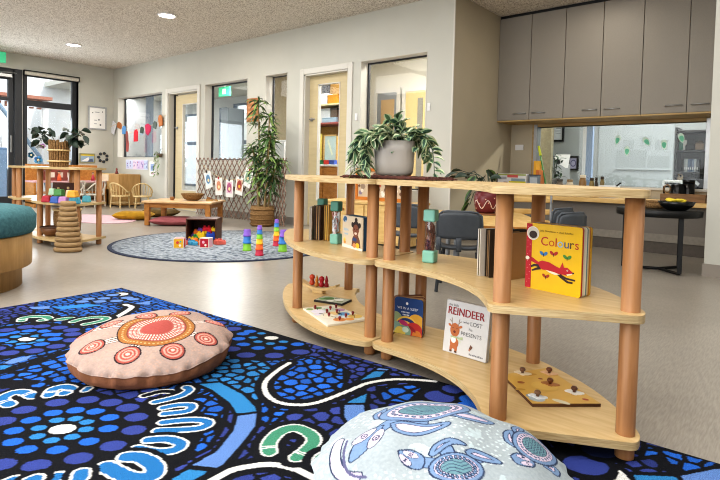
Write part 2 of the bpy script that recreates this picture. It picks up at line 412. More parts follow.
# closer arm above the door
dc = thing('door_closer', 'silver overhead door closer at the top of the glazed street door', 'door closer', (XL+.0, 3.10, 2.29))
b = MB(); b.box(-.03, .04, -.28, .14, -.03, .035, M_ALU, .008); b.build('closer_body', dc)
b = MB(); b.tube([(.03, -.1, .035), (.10, .05, .05), (.02, .2, .06)], .008, M_ALU); b.build('arm', dc)
rb = thing('roller_blind', 'rolled-up cream blind in its cassette above the left wall window', 'blind', (XL+.03, 3.885, 2.385))
b = MB(); b.cyl((0, -.46, 0), (0, .46, 0), .035, mat('blind cloth', '#c9c5b9', .8)); b.build('rolled_cloth', rb)
b = MB(); b.box(-.05, .03, -.475, -.46, -.045, .045, M_BLACK, .004); b.box(-.05, .03, .46, .475, -.045, .045, M_BLACK, .004); b.box(-.05, .045, -.475, .475, .036, .046, M_BLACK); b.build('bracket', rb)

# ---- outside the street door
g = MB(); g.box(-22, XL-.2, -8, 9.4, -.14, -.04, mat('pale concrete', '#b9b6b0', .85, 0, .05, 5)); struct(g.build('ground'))
ow = MB(); wm = mat('white rendered wall', '#dfe3e6', .8, 0, .02, 4)
ow.box(-15.2, -15.0, -6, 9, -.04, 4.5, wm); struct(ow.build('wall_outside'))
fence = thing('picket_fence', 'white slatted fence outside beyond the street door', 'fence', (-14.2, 3.6, -.04))
b = MB()
for k in range(34): b.box(-.02, .02, -2.4+k*.15, -2.3+k*.15, .02, 1.5, M_WPL)
b.build('slats', fence); b = MB(); b.box(-.05, -.02, -2.5, 2.8, .3, .38, M_WPL); b.box(-.05, -.02, -2.5, 2.8, 1.15, 1.23, M_WPL); b.build('rail', fence)
per = thing('pergola', 'rust brown timber slats of a pergola outside the left window', 'pergola', (-13.6, 4.2, -.04))
b = MB(); rm = mat('rust timber', '#a8705c', .7)
for k in range(9): b.box(-.04, .04, -.9+k*.16, -.82+k*.16, 2.05, 2.25, rm)
b.box(-.3, .3, -1.0, .6, 2.25, 2.32, rm); b.build('slats', per)
b = MB()
for y in (-.95, .5):
    b = MB(); b.box(-.05, .05, y, y+.1, 0, 2.25, M_WPL); b.build('post', per)
sl = thing('slide', 'blue grey sloping rail outside the left window', 'slide', (-12.9, 4.05, -.04))
b = MB(); b.tube([(0, -.45, 2.05), (0, .35, .95), (0, .55, 0.02)], .045, mat('blue grey paint', '#7e93a8', .5)); b.build('rail', sl)
bn = thing('equipment_locker', 'steel blue locker standing outside the left window', 'locker', (-13.2, 3.62, -.04))
b = MB(); b.box(-.2, .2, -.2, .2, 0, 1.12, mat('steel blue', '#6f8bb0', .5), .02); b.build('cabinet_body', bn)
b = MB(); b.box(.2, .215, -.17, .17, .05, 1.07, mat('lighter steel blue', '#8aa3c2', .5), .004); b.build('door', bn)
# stickers on the glass
def sticker(nm, lab, y, z, r, cols):
    b = MB()
    for k, c in enumerate(cols):
        a = 2*PI*k/len(cols); b.lathe([(r*.55, 0), (r*.55, .002), (r*.1, .002)], flat(c), 10, M=T3(X+.008, y+r*.6*math.cos(a), z+r*.6*math.sin(a)) @ RY(PI/2))
    b.lathe([(r*.35, 0), (r*.35, .003), (.001, .003)], flat('#e9e3c0'), 10, M=T3(X+.008, y, z) @ RY(PI/2))
    tag(b.build(nm), lab, 'sticker', 'flower stickers on the window')
c = onX(31, 155, X); sticker('flower_sticker', 'dark teal flower sticker low on the left window', c.y, c.z, .05, ['#1f5b78', '#20688a', '#174a66', '#20688a', '#1f5b78'])
c = onX(38, 160, X); sticker('flower_sticker', 'light blue flower sticker low on the left window', c.y, c.z, .065, ['#5fa8d8', '#4d93cc', '#3f79b8', '#5fa8d8', '#75b8e0'])
c = onX(42.5, 146, X); sticker('flower_sticker', 'mauve flower sticker above the blue ones on the window', c.y, c.z, .045, ['#b583b8', '#a871b0', '#c08ec2', '#a871b0', '#b583b8'])

# ---- rooms seen through the glass
fw_ = MB(); FAR = 9.0; M_FARW = mat('pale grey far wall', '#c3c6c4', .8, 0, .02, 3)
def span(xa, xb, ya, yb, Y=FAR):
    a = onY(xa, ya, Y); b_ = onY(xb, yb, Y); return (a.x, b_.x, min(a.z, b_.z), max(a.z, b_.z))
O1 = span(151, 166, 98, 175); O1 = (O1[0], O1[1], .2, 2.45)
O2 = span(183, 199, 96, 172); O2 = (O2[0], O2[1], .2, 2.35)
O3 = span(220, 226.5, 108, 160); O3 = (O3[0], O3[1], .3, O3[3])
O4 = span(234, 249, 104, 160); O4 = (O4[0], O4[1], .3, O4[3])
wall_cut(-19, -7.0, 0, 2.72, [O1, O2, O3, O4], lambda a, b, c, d: fw_.box(a, b, FAR, FAR+.15, c, d, M_FARW)); struct(fw_.build('wall_far'))
n = 6
for O in (O1, O2, O3, O4):
    f = MB(); w_ = .05
    for (a, b_, c_, d_) in ((O[0], O[0]+w_, O[2], O[3]), (O[1]-w_, O[1], O[2], O[3]), (O[0], O[1], O[2], O[2]+w_), (O[0], O[1], O[3]-w_, O[3]), (O[0], O[1], 1.42, 1.52)): f.box(a, b_, FAR-.02, FAR+.06, c_, d_, mat('slate frame', '#6d7986', .5))
    root = f.build('window_%d' % n); struct(root); n += 1
    p = MB(); p.box(O[0]+.03, O[1]-.03, FAR+.01, FAR+.02, O[2]+.03, O[3]-.03, M_GLASS); p.build('pane', root)
ex = MB(); ex.box(-24, -6, 12.2, 12.4, -.2, 5, wm); ex.box(-24, -6, 9.4, 12.2, -.14, -.04, mat('pale concrete', '#b9b6b0')); struct(ex.build('wall_courtyard'))
def board(x0, x1, z0, z1, Y, colr, nm, lab, cat):
    b = MB(); b.box(x0, x1, Y, Y+.03, z0, z1, flat(colr), .005); return tag(b.build(nm), lab, cat)
s_ = span(218, 229, 106, 158, 11.2); board(s_[0], s_[1], 0.0, s_[3], 11.2, '#e9d27a', 'yellow_screen', 'yellow outdoor screen seen through the second window', 'screen')
s_ = span(227.5, 234.5, 109, 160, 8.5)
cb = thing('tall_cupboard', 'grey tall cupboard between the far windows of the next room', 'cupboard', ((s_[0]+s_[1])/2, 8.5, 0))
b = MB(); hw = (s_[1]-s_[0])/2; b.box(-hw, hw, -.2, .3, 0, s_[3], mat('grey laminate', '#7d858a', .6), .01); b.build('cabinet_body', cb)
b = MB(); b.box(-hw+.03, hw-.03, -.22, -.2, .08, s_[3]-.05, mat('grey laminate door', '#8b9398', .6), .004); b.build('door', cb)
# exit sign inside the next room
c = onY(224, 91.5, 7.4)
es = thing('exit_sign', 'green exit sign hanging in the next room, seen through the second window', 'exit sign', (c.x, 7.4, c.z))
b = MB(); b.box(-.22, .22, 0, .04, -.11, .11, mat('exit green', '#3fae7e', .5, emit=.5), .008); b.box(-.01, .01, .01, .03, .11, 2.72-c.z, M_WPL); b.build('sign_panel', es)
b = MB(); b.box(-.06, .06, -.003, 0, -.06, .06, flat('#d9efe4')); b.build('running_figure_mark', es)
# right edge of the first window: a round grey column and the partition rooms
cl = MB(); a = onY(149.5, 120, 6.6); cl.cyl((a.x, 6.6, 0), (a.x, 6.6, 2.72), .09, mat('blue grey column', '#7f93ab', .6)); struct(cl.build('column'))
pw = MB(); pw.box(-7.08, -6.60, 6.0, 6.08, 0, 2.72, mat('beige partition', '#b3a68b', .8)); struct(pw.build('wall_partition'))
wp = thing('white_cupboard', 'white low cupboard behind the narrow window', 'cupboard', (-6.30, 5.7, 0))
b = MB(); b.box(-.12, .12, -.15, .2, 0, 1.22, M_WPL, .01); b.build('cabinet_body', wp); b = MB(); b.box(-.11, .11, -.165, -.15, .06, 1.18, M_WPL, .004); b.build('door', wp)
# store room and staff room beyond
YR = 7.4
pw = MB(); pw.box(-7.0, -3.1, YR, YR+.1, 0, 2.72, mat('cream staff room wall', '#d3cfc2', .8)); struct(pw.build('wall_staff'))
def fake(x, y, Y): return onY(x, y, Y)
# grey door and cream door in the staff room
for nm, xa, xb, yt, colr, inn in (('door_4', 378.5, 398, 94, '#8b8f92', '#b89b72'), ('door_5', 407, 427, 92, '#d3bd8a', '#8d8a80')):
    a = fake(xa, yt, YR-.02); b_ = fake(xb, yt, YR-.02); dd = MB()
    dd.box(a.x, b_.x, YR-.05, YR, 0, a.z, flat(colr, .5)); root = dd.build(nm); struct(root)
    i = MB(); k = .22 if nm == 'door_4' else .62
    i.box(a.x+(b_.x-a.x)*k, b_.x-.05, YR-.06, YR-.05, .5, a.z-.12, flat(inn)); i.build('door_panel', root)
    f = MB()
    for (q0, q1, r0, r1) in ((a.x-.07, a.x, 0, a.z+.07), (b_.x, b_.x+.07, 0, a.z+.07), (a.x, b_.x, a.z, a.z+.07)): f.box(q0, q1, YR-.06, YR, r0, r1, M_TRIM)
    f.build('door_frame', root)
# ------------------------------------------------------------------ play shelves (curved three-tier units on round posts)
ZB, ZM, ZT = (.053, .075), (.388, .410), (.716, .737)
def shelf_unit(nm, lab, outline, posts, loc=(0, 0, 0), feet=.0):
    t = thing(nm, lab, 'shelf', loc)
    for z0, z1 in (ZB, ZM, ZT):
        b = MB(); b.prism(outline, z0, z1, M_PLY, .003, side=M_PLYE)
        b.build('shelf_board', t)
    for x, y in posts:
        b = MB()
        b.lathe([(.018, feet), (.024, feet+.006), (.0245, .02), (.0245, ZT[0]-.001)], M_POST, 20, (x, y, 0))
        b.build('post', t)
    return t
def rnd_outline(corner_pts, spline_runs):
    return [(p.x, p.y) for p in spline_runs]
inner = smoothline([(-1.300, 1.662, 0), (-1.135, 1.652, 0), (-1.05, 1.640, 0), (-.957, 1.612, 0), (-.862, 1.566, 0), (-.766, 1.490, 0), (-.69, 1.398, 0), (-.668, 1.362, 0)], 5)
corner1 = [(-.655, 1.349, 0), (-.640, 1.346, 0)]
outer = smoothline([(-.318, 1.512, 0), (-.308, 1.535, 0), (-.322, 1.590, 0), (-.400, 1.700, 0), (-.500, 1.803, 0), (-.62, 1.888, 0), (-.747, 1.952, 0), (-.908, 2.005, 0), (-1.044, 2.027, 0), (-1.224, 2.022, 0), (-1.305, 2.020, 0)], 5)
OUT_B = [(p[0], p[1]) for p in inner]+[(p[0], p[1]) for p in corner1]+[(p[0], p[1]) for p in outer]+[(-1.322, 2.005), (-1.324, 1.68)]
shelf_unit('play_shelf', 'curved three-tier plywood shelf in the foreground holding the yellow and reindeer books', OUT_B,
           [(-1.287, 1.730), (-1.285, 1.968), (-.748, 1.915), (-.644, 1.402), (-.346, 1.556)])
oA = smoothline([(-1.350, 1.656, 0), (-1.430, 1.634, 0), (-1.60, 1.642, 0), (-1.77, 1.692, 0), (-1.93, 1.775, 0), (-2.06, 1.862, 0), (-2.20, 1.975, 0), (-2.315, 2.095, 0), (-2.372, 2.175, 0)], 5)
iA = smoothline([(-2.360, 2.205, 0), (-2.02, 2.372, 0), (-1.985, 2.360, 0), (-1.92, 2.268, 0), (-1.79, 2.145, 0), (-1.665, 2.070, 0), (-1.50, 2.010, 0), (-1.350, 1.992, 0)], 5)
OUT_A = [(p[0], p[1]) for p in oA]+[(p[0], p[1]) for p in iA]+[(-1.336, 1.975), (-1.334, 1.67)]
shelf_unit('play_shelf', 'curved three-tier plywood shelf holding the photo board book, left of the planter', OUT_A,
           [(-1.376, 1.728), (-1.372, 1.960), (-2.022, 2.325), (-2.305, 2.178), (-1.932, 1.832)])
# the far unit near the street door, two modules in a row
def sector(cx, cy, R, r, a0, a1, n=18):
    o = [(cx+R*math.cos(math.radians(a0+(a1-a0)*k/n)), cy+R*math.sin(math.radians(a0+(a1-a0)*k/n))) for k in range(n+1)]
    i = [(cx+r*math.cos(math.radians(a1+(a0-a1)*k/n)), cy+r*math.sin(math.radians(a1+(a0-a1)*k/n))) for k in range(n+1)]
    return o+i
def pol(cx, cy, r, a): return (cx+r*math.cos(math.radians(a)), cy+r*math.sin(math.radians(a)))
cx, cy = -5.52, 2.89
shelf_unit('play_shelf', 'curved plywood shelf with coloured blocks and a wooden stacker, near the street door', sector(cx, cy, 1.03, .62, -122, -59),
           [pol(cx, cy, .97, -62), pol(cx, cy, .68, -62), pol(cx, cy, .98, -95), pol(cx, cy, .97, -119), pol(cx, cy, .68, -119)])
c2 = (-6.46, 1.30)
shelf_unit('play_shelf', 'further half-hidden plywood shelf behind the one with coloured blocks', sector(c2[0], c2[1], .98, .62, 66, 96),
           [pol(*c2, .93, 69), pol(*c2, .67, 69), pol(*c2, .93, 93), pol(*c2, .67, 93)])

# ------------------------------------------------------------------ big rug with woven pattern
RCOL = {k: np.array(lin(v)[:3]) for k, v in dict(black='#12141a', white='#dcdcd8', blue='#2a62b4', bright='#2967c6', sky='#3480be', sky2='#3480b8', indigo='#3a4890', navy='#1f2a52', periw='#6285c0', ublue='#2870ac', green='#478c70').items()}
RUG = [
 ('cells',[(-3.244,0.916),(-3.206,1.541),(-2.156,1.651),(-1.730,1.662),(-1.336,1.109),(-2.382,1.147),(-2.292,0.857),(-2.198,0.620)],'blue',0.035),
 ('cells',[(-3.244,0.916),(-3.188,1.064),(-2.872,0.937),(-2.842,0.802)],'indigo',0.040),
 ('cells',[(-2.198,0.620),(-2.288,0.894),(-1.730,0.904),(-1.874,0.732),(-2.059,0.581)],'bright',0.050),
 ('cells',[(-1.825,1.274),(-1.599,1.334),(-1.484,1.301),(-1.395,1.140),(-1.223,1.024),(-1.325,1.020),(-1.659,1.095)],'sky',0.050),
 ('cells',[(-1.378,1.178),(-1.520,1.409),(-1.504,1.503),(-1.344,1.519),(-1.203,1.367),(-1.198,1.238),(-1.273,1.148),(-1.317,1.127)],'bright',0.050),
 ('cells',[(-1.502,1.570),(-1.359,1.595),(-1.127,1.601),(-1.093,1.391),(-1.133,1.299),(-1.225,1.182),(-1.175,1.346),(-1.276,1.499)],'indigo',0.045),
 ('cells',[(-1.240,1.119),(-1.147,1.266),(-1.075,1.234),(-0.986,1.120),(-0.935,1.056),(-0.983,0.998),(-1.115,1.000),(-1.131,0.948),(-1.070,0.865),(-1.074,0.799),(-1.199,1.004)],'indigo',0.060),
 ('cells',[(-1.161,1.442),(-1.133,1.517),(-1.007,1.587),(-0.949,1.353),(-1.005,1.281)],'indigo',0.050),
 ('cells',[(-1.108,1.455),(-0.994,1.612),(-0.958,1.433),(-1.039,1.388)],'bright',0.060),
 ('cells',[(-1.332,1.113),(-1.222,1.136),(-1.182,1.020),(-1.223,1.024)],'bright',0.050),
 ('cells',[(-1.501,0.954),(-1.507,1.034),(-1.371,0.997),(-1.268,0.899),(-1.210,0.817),(-1.202,0.731),(-1.244,0.705),(-1.277,0.813),(-1.331,0.881)],'bright',0.050),
 ('cells',[(-0.992,1.663),(-0.834,1.668),(-0.673,1.629),(-0.775,1.487),(-0.882,1.483)],'indigo',0.070),
 ('cells',[(-0.573,1.542),(-0.334,1.683),(-0.288,1.469),(-0.409,1.348)],'indigo',0.100),
 ('cells',[(-0.308,1.655),(-0.154,1.685),(-0.176,1.595),(-0.260,1.556),(-0.304,1.601)],'bright',0.055),
 ('cells',[(-0.336,1.525),(-0.270,1.612),(-0.232,1.556),(-0.324,1.473)],'indigo',0.050),
 ('dots',[(-3.052,1.467)],0.050,'white'),
 ('dots',[(-3.065,1.295),(-3.016,1.359),(-3.061,1.428),(-2.942,1.456),(-2.962,1.312),(-2.913,1.382),(-2.886,1.464),(-3.027,1.245)],0.036,'periw'),
 ('fill',[(-3.014,1.087),(-2.954,1.242),(-2.862,1.291),(-2.934,1.108)],'sky'),
 ('fill',[(-3.099,1.002),(-3.044,1.088),(-2.990,1.064),(-3.036,1.006)],'periw'),
 ('fill',[(-2.785,1.413),(-2.787,1.511),(-2.711,1.470)],'periw'),
 ('line',[(-2.803,1.376),(-2.729,1.376),(-2.655,1.303),(-2.588,1.223),(-2.542,1.202),(-2.481,1.208)],0.014,'white',0.030,0,'white'),
 ('line',[(-2.851,0.895),(-2.890,0.912),(-2.894,0.949),(-2.848,0.994),(-2.798,0.993),(-2.794,0.962)],0.017,'green',0.030,0.006,'white'),
 ('ell',[(-2.758,1.002),(-2.731,1.091)],0.026,'green'),
 ('line',[(-2.666,1.054),(-2.682,1.108),(-2.662,1.170),(-2.611,1.190),(-2.584,1.145),(-2.583,1.077)],0.015,'green',0.030,0.006,'white'),
 ('fill',[(-2.494,0.682),(-2.809,0.793),(-2.768,0.953),(-2.530,1.046),(-2.393,1.007),(-2.336,0.907),(-2.307,0.794),(-2.335,0.638)],'black'),
 ('dots',[(-2.535,0.816)],0.036,'white'),
 ('dots',[(-2.630,0.838),(-2.554,0.858),(-2.477,0.853),(-2.603,0.793),(-2.539,0.758),(-2.480,0.775),(-2.458,0.814),(-2.544,0.867)],0.024,'sky'),
 ('dots',[(-2.434,0.768),(-2.420,0.833),(-2.452,0.897),(-2.509,0.927),(-2.602,0.908),(-2.657,0.863),(-2.678,0.804),(-2.676,0.763),(-2.590,0.735),(-2.499,0.720),(-2.535,0.902)],0.032,'bright'),
 ('dots',[(-2.396,0.708),(-2.353,0.783),(-2.350,0.864),(-2.388,0.940),(-2.468,0.976),(-2.534,0.997),(-2.612,0.974),(-2.689,0.926),(-2.728,0.873),(-2.737,0.797),(-2.488,0.688)],0.038,'indigo'),
 ('fill',[(-2.286,0.655),(-2.315,0.695),(-2.302,0.759),(-2.266,0.729),(-2.257,0.677)],'periw'),
 ('fill',[(-2.271,0.641),(-2.238,0.672),(-2.218,0.639),(-2.224,0.628)],'sky'),
 ('line',[(-2.191,0.618),(-2.198,0.687),(-2.220,0.764),(-2.257,0.876)],0.020,'black',0,0,'white'),
 ('fill',[(-2.014,1.482),(-2.040,1.572),(-1.910,1.630),(-1.788,1.638),(-1.616,1.603),(-1.538,1.550),(-1.543,1.427),(-1.602,1.339),(-1.724,1.270)],'black'),
 ('dots',[(-1.801,1.554)],0.032,'white'),
 ('dots',[(-1.863,1.501),(-1.803,1.479),(-1.745,1.500),(-1.724,1.556),(-1.884,1.565)],0.021,'sky'),
 ('dots',[(-1.939,1.503),(-1.894,1.446),(-1.819,1.413),(-1.738,1.428),(-1.673,1.491),(-1.655,1.576),(-1.946,1.548)],0.030,'bright'),
 ('dots',[(-2.032,1.518),(-1.706,1.340),(-1.621,1.415),(-1.575,1.517),(-1.808,1.342),(-2.160,1.526)],0.040,'indigo'),
 ('fill',[(-1.655,0.374),(-2.072,0.496),(-1.953,0.586),(-1.845,0.757),(-1.695,0.806),(-1.546,0.841),(-1.354,0.924),(-1.276,0.858),(-1.178,0.744),(-1.191,0.588),(-1.403,0.395)],'black'),
 ('fill',[(-2.117,0.597),(-2.028,0.572),(-1.986,0.671),(-2.015,0.694)],'black'),
 ('dots',[(-1.595,0.603)],0.038,'white'),
 ('dots',[(-1.663,0.613),(-1.634,0.654),(-1.588,0.667),(-1.545,0.647),(-1.529,0.604),(-1.550,0.558),(-1.601,0.541),(-1.650,0.561)],0.022,'sky'),
 ('dots',[(-1.720,0.624),(-1.690,0.677),(-1.639,0.715),(-1.568,0.725),(-1.504,0.692),(-1.470,0.624),(-1.487,0.550),(-1.547,0.497),(-1.616,0.486),(-1.683,0.509),(-1.719,0.563)],0.028,'bright'),
 ('dots',[(-1.787,0.660),(-1.738,0.734),(-1.666,0.774),(-1.593,0.793),(-1.513,0.780),(-1.442,0.737),(-1.400,0.658),(-1.404,0.570),(-1.446,0.486),(-1.513,0.431),(-1.637,0.419),(-1.769,0.507),(-1.806,0.573)],0.036,'indigo'),
 ('line',[(-1.878,0.555),(-1.942,0.553),(-1.967,0.590),(-1.950,0.615),(-1.891,0.627)],0.017,'ublue',0.018,0.007,'white'),
 ('line',[(-1.865,0.664),(-1.903,0.690),(-1.901,0.722),(-1.866,0.732),(-1.846,0.704)],0.017,'ublue',0.018,0.007,'white'),
 ('line',[(-1.818,0.759),(-1.831,0.775)],0.010,'ublue',0.020,0.007,'white'),
 ('line',[(-1.638,0.872),(-1.628,0.926),(-1.588,0.963),(-1.588,0.995)],0.012,'black',0.000,0.007,'white'),
 ('line',[(-1.569,0.871),(-1.557,0.915),(-1.553,0.958),(-1.571,0.996),(-1.598,1.001)],0.012,'ublue',0.020,0.007,'white'),
 ('line',[(-1.512,0.867),(-1.496,0.908),(-1.463,0.936),(-1.439,0.906),(-1.472,0.848)],0.012,'ublue',0.018,0.007,'white'),
 ('line',[(-1.424,0.817),(-1.392,0.866),(-1.356,0.900),(-1.324,0.905),(-1.316,0.874),(-1.345,0.830),(-1.389,0.781)],0.013,'ublue',0.018,0.007,'white'),
 ('line',[(-1.360,0.737),(-1.327,0.774),(-1.278,0.786),(-1.261,0.758),(-1.286,0.721),(-1.340,0.694)],0.015,'ublue',0.018,0.007,'white'),
 ('line',[(-1.321,0.656),(-1.292,0.678),(-1.232,0.682),(-1.195,0.660),(-1.205,0.633),(-1.239,0.613),(-1.315,0.600)],0.021,'ublue',0.018,0.007,'white'),
 ('line',[(-1.354,0.485),(-1.358,0.502)],0.017,'ublue',0.018,0.007,'white'),
 ('line',[(-1.311,0.536),(-1.332,0.547)],0.017,'ublue',0.018,0.007,'white'),
 ('line',[(-1.417,0.416),(-1.417,0.425)],0.017,'ublue',0.018,0.007,'white'),
 ('line',[(-1.387,0.455),(-1.386,0.462)],0.017,'ublue',0.018,0.007,'white'),
 ('poly',[(-1.591,1.045),(-1.551,1.103),(-1.411,1.096),(-1.307,1.065),(-1.278,1.046),(-1.313,1.000),(-1.388,1.030),(-1.510,1.049)],'sky2',0.015),
 ('poly',[(-1.298,0.991),(-1.269,1.041),(-1.210,0.987),(-1.160,0.903),(-1.101,0.787),(-1.162,0.748),(-1.173,0.831),(-1.234,0.930)],'periw',0.015),
 ('poly',[(-1.153,0.731),(-1.109,0.757),(-1.098,0.707),(-1.141,0.667)],'sky2',0.015),
 ('poly',[(-1.228,1.599),(-1.194,1.617),(-1.185,1.590),(-1.219,1.563)],'periw',0.015),
 ('poly',[(-1.219,1.563),(-1.188,1.588),(-1.164,1.511),(-1.185,1.397),(-1.202,1.457)],'sky2',0.015),
 ('poly',[(-1.115,1.290),(-1.116,1.328),(-1.112,1.386),(-1.069,1.323)],'sky2',0.015),
 ('poly',[(-1.109,1.270),(-1.067,1.314),(-1.015,1.262),(-0.988,1.232),(-0.992,1.174),(-1.054,1.208)],'periw',0.015),
 ('line',[(-0.959,1.416),(-1.016,1.687),(-1.047,1.881)],0.015,'black',0,0,'white'),
 ('dots',[(-0.914,1.545)],0.060,'indigo'),
 ('dots',[(-0.909,1.632),(-0.881,1.647)],0.050,'indigo'),
 ('dots',[(-0.822,1.598),(-0.803,1.540)],0.050,'bright'),
 ('line',[(-1.514,1.400),(-1.489,1.317),(-1.445,1.226),(-1.386,1.170),(-1.314,1.140),(-1.245,1.151),(-1.189,1.215),(-1.173,1.363),(-1.167,1.457),(-1.128,1.540),(-1.068,1.597),(-0.999,1.640)],0.009,'white',0.026,0,'white'),
 ('line',[(-1.068,0.721),(-1.071,0.782),(-1.063,0.821),(-1.020,0.883),(-0.953,0.912),(-0.855,0.919)],0.011,'white',0.026,0,'white'),
 ('line',[(-1.068,0.921),(-1.105,0.953),(-1.130,1.013),(-1.114,1.058),(-1.063,1.064),(-1.023,1.044),(-1.002,0.996),(-0.994,0.951)],0.018,'green',0.025,0.006,'white'),
 ('line',[(-0.928,0.973),(-0.945,0.998),(-0.938,1.040)],0.018,'green',0.025,0.006,'white'),
 ('line',[(-0.340,1.452),(-0.311,1.416)],0.020,'white',0.020,0,'white'),
 ('poly',[(-0.304,1.473),(-0.222,1.537),(-0.207,1.522),(-0.283,1.430)],'sky2',0.015),
 ('poly',[(-0.211,1.552),(-0.148,1.652),(-0.125,1.679),(-0.117,1.593),(-0.199,1.529)],'periw',0.015),
 ('dots',[(-0.410,1.437)],0.060,'indigo'),
 ('dots',[(-0.405,1.540)],0.050,'navy'),
]
TURT = {
 'shell1': [(-0.087,0.060),(-0.160,-0.021),(-0.028,0.174),(-0.130,0.141),(-0.048,0.004)],
 'inner1': [(-0.095,0.058),(-0.133,-0.005),(-0.064,0.139),(-0.111,0.082),(-0.071,0.030)],
 'head1': [(-0.122,-0.066),(-0.146,-0.091),(-0.147,-0.139),(-0.125,-0.182),(-0.111,-0.168),(-0.103,-0.122)],
 'flipA': [(-0.011,0.057),(0.024,0.066),(0.056,0.111),(0.059,0.144),(0.033,0.133),(-0.009,0.084)],
 'flipB': [(-0.106,-0.056),(-0.077,-0.077),(-0.034,-0.060),(0.006,0.001),(0.003,0.023),(-0.036,-0.009),(-0.089,-0.036)],
 'flipC': [(-0.173,-0.031),(-0.199,-0.002),(-0.201,0.033),(-0.198,0.050),(-0.163,-0.016)],
 'shell2': [(0.091,-0.087),(0.051,-0.136),(0.130,-0.058),(0.063,-0.062)],
 'head2': [(-0.034,-0.124),(-0.014,-0.104),(0.017,-0.105),(0.031,-0.131),(0.013,-0.143),(-0.011,-0.141)],
 'flip2a': [(0.024,-0.092),(0.019,-0.062),(0.038,-0.028),(0.073,-0.021),(0.048,-0.045),(0.036,-0.090)],
 'flip2b': [(0.083,-0.039),(0.090,-0.018),(0.123,-0.001),(0.149,-0.003),(0.120,-0.031),(0.095,-0.044)],
 'shell3': [(0.165,0.139),(0.122,0.150),(0.203,0.130),(0.166,0.086),(0.150,0.234)],
 'head3': [(0.152,0.040),(0.157,0.065),(0.188,0.076),(0.192,0.055),(0.172,0.029)],
 'flip3a': [(0.149,0.082),(0.118,0.085),(0.099,0.120),(0.104,0.148),(0.128,0.116)],
 'flip3b': [(0.119,0.141),(0.097,0.167),(0.095,0.203),(0.106,0.213),(0.123,0.165)],
 'flip3c': [(0.164,0.210),(0.163,0.226),(0.175,0.247),(0.185,0.240),(0.183,0.184)],
 'flip3d': [(0.194,0.095),(0.207,0.132),(0.225,0.132),(0.231,0.107),(0.214,0.101)],
 'ribbon': [(-0.200,-0.134),(-0.185,-0.160),(-0.168,-0.182),(-0.140,-0.205),(-0.108,-0.215),(-0.078,-0.213)],
}
PINKDOTS = [(-0.022,-0.218),(0.131,-0.164),(0.211,-0.041),(0.199,0.103),(0.084,0.222),(-0.161,-0.085),(-0.214,-0.167),(-0.119,0.036),(-0.054,0.148)]

def dist_line(P, L):
    d = np.full(len(P), 9.)
    for a, b in zip(L[:-1], L[1:]):
        a = np.array(a[:2]); b = np.array(b[:2]); ab = b-a; q = max(ab @ ab, 1e-9)
        t = np.clip(((P-a) @ ab)/q, 0, 1); d = np.minimum(d, np.hypot(*(P-a-t[:, None]*ab).T))
    return d
def in_poly(P, Q):
    ins = np.zeros(len(P), bool); n = len(Q)
    for i in range(n):
        x0, y0 = Q[i][:2]; x1, y1 = Q[(i+1) % n][:2]
        if abs(y1-y0) < 1e-9: continue
        c = ((y0 > P[:, 1]) != (y1 > P[:, 1])) & (P[:, 0] < (x1-x0)*(P[:, 1]-y0)/(y1-y0)+x0); ins ^= c
    return ins
def voronoi(P, s, seed):
    """two nearest distances to a jittered lattice of spacing s"""
    r = np.random.RandomState(seed); J = r.rand(64, 64, 2); g = np.floor(P/s).astype(int); f1 = np.full(len(P), 9.); f2 = np.full(len(P), 9.); idx = np.zeros(len(P))
    for dx in (-1, 0, 1):
        for dy in (-1, 0, 1):
            q = g+[dx, dy]; c = (q+.15+.7*J[q[:, 0] % 64, q[:, 1] % 64])*s; d = np.hypot(*(P-c).T)
            m = d < f1; f2 = np.where(m, f1, np.minimum(f2, d)); idx = np.where(m, J[q[:, 0] % 64, q[:, 1] % 64, 0], idx); f1 = np.where(m, d, f1)
    return f1, f2, idx
class Paint:
    def __init__(s, P, base): s.P = P; s.C = np.tile(base, (len(P), 1)).astype(float)
    def near(s, L, pad):
        L = np.array([l[:2] for l in L]); lo = L.min(0)-pad; hi = L.max(0)+pad
        return np.nonzero(((s.P >= lo) & (s.P <= hi)).all(1))[0]
    def set(s, idx, m, col): s.C[idx[m]] = col
    def line(s, L, w, col):
        i = s.near(L, w)
        if len(i): s.set(i, dist_line(s.P[i], L) < w, col)
    def poly(s, Q, col, grow=0.):
        i = s.near(Q, grow)
        if not len(i): return
        m = in_poly(s.P[i], Q)
        if grow > 0: m |= dist_line(s.P[i], list(Q)+[Q[0]]) < grow
        if grow < 0: m &= dist_line(s.P[i], list(Q)+[Q[0]]) > -grow
        s.set(i, m, col)
    def disc(s, c, r, col, r2=None, a=0.):
        r2 = r2 or r; R = max(r, r2); i = s.near([c], R); d = s.P[i]-np.array(c[:2])
        u = d[:, 0]*math.cos(a)+d[:, 1]*math.sin(a); v = -d[:, 0]*math.sin(a)+d[:, 1]*math.cos(a)
        s.set(i, (u/r)**2+(v/r2)**2 < 1, col)
    def ring(s, c, r0, r1, col, q=1., a=0.): 
        i = s.near([c], r1); d = s.P[i]-np.array(c[:2]); u = d[:, 0]*math.cos(a)+d[:, 1]*math.sin(a); v = (-d[:, 0]*math.sin(a)+d[:, 1]*math.cos(a))/q
        rr = np.hypot(u, v); s.set(i, (rr > r0) & (rr < r1), col)
def sm2(L, n=6): return [(p.x, p.y) for p in smoothline([(a[0], a[1], 0) for a in L], n)]
xs = np.concatenate([np.arange(-3.205, .30, .0036), np.arange(.30, .9, .012)]); ys = np.concatenate([np.arange(-1.0, .36, .02), np.arange(.36, 1.672, .0036)])
GX, GY = np.meshgrid(xs, ys); P = np.stack([GX.ravel(), GY.ravel()], 1)
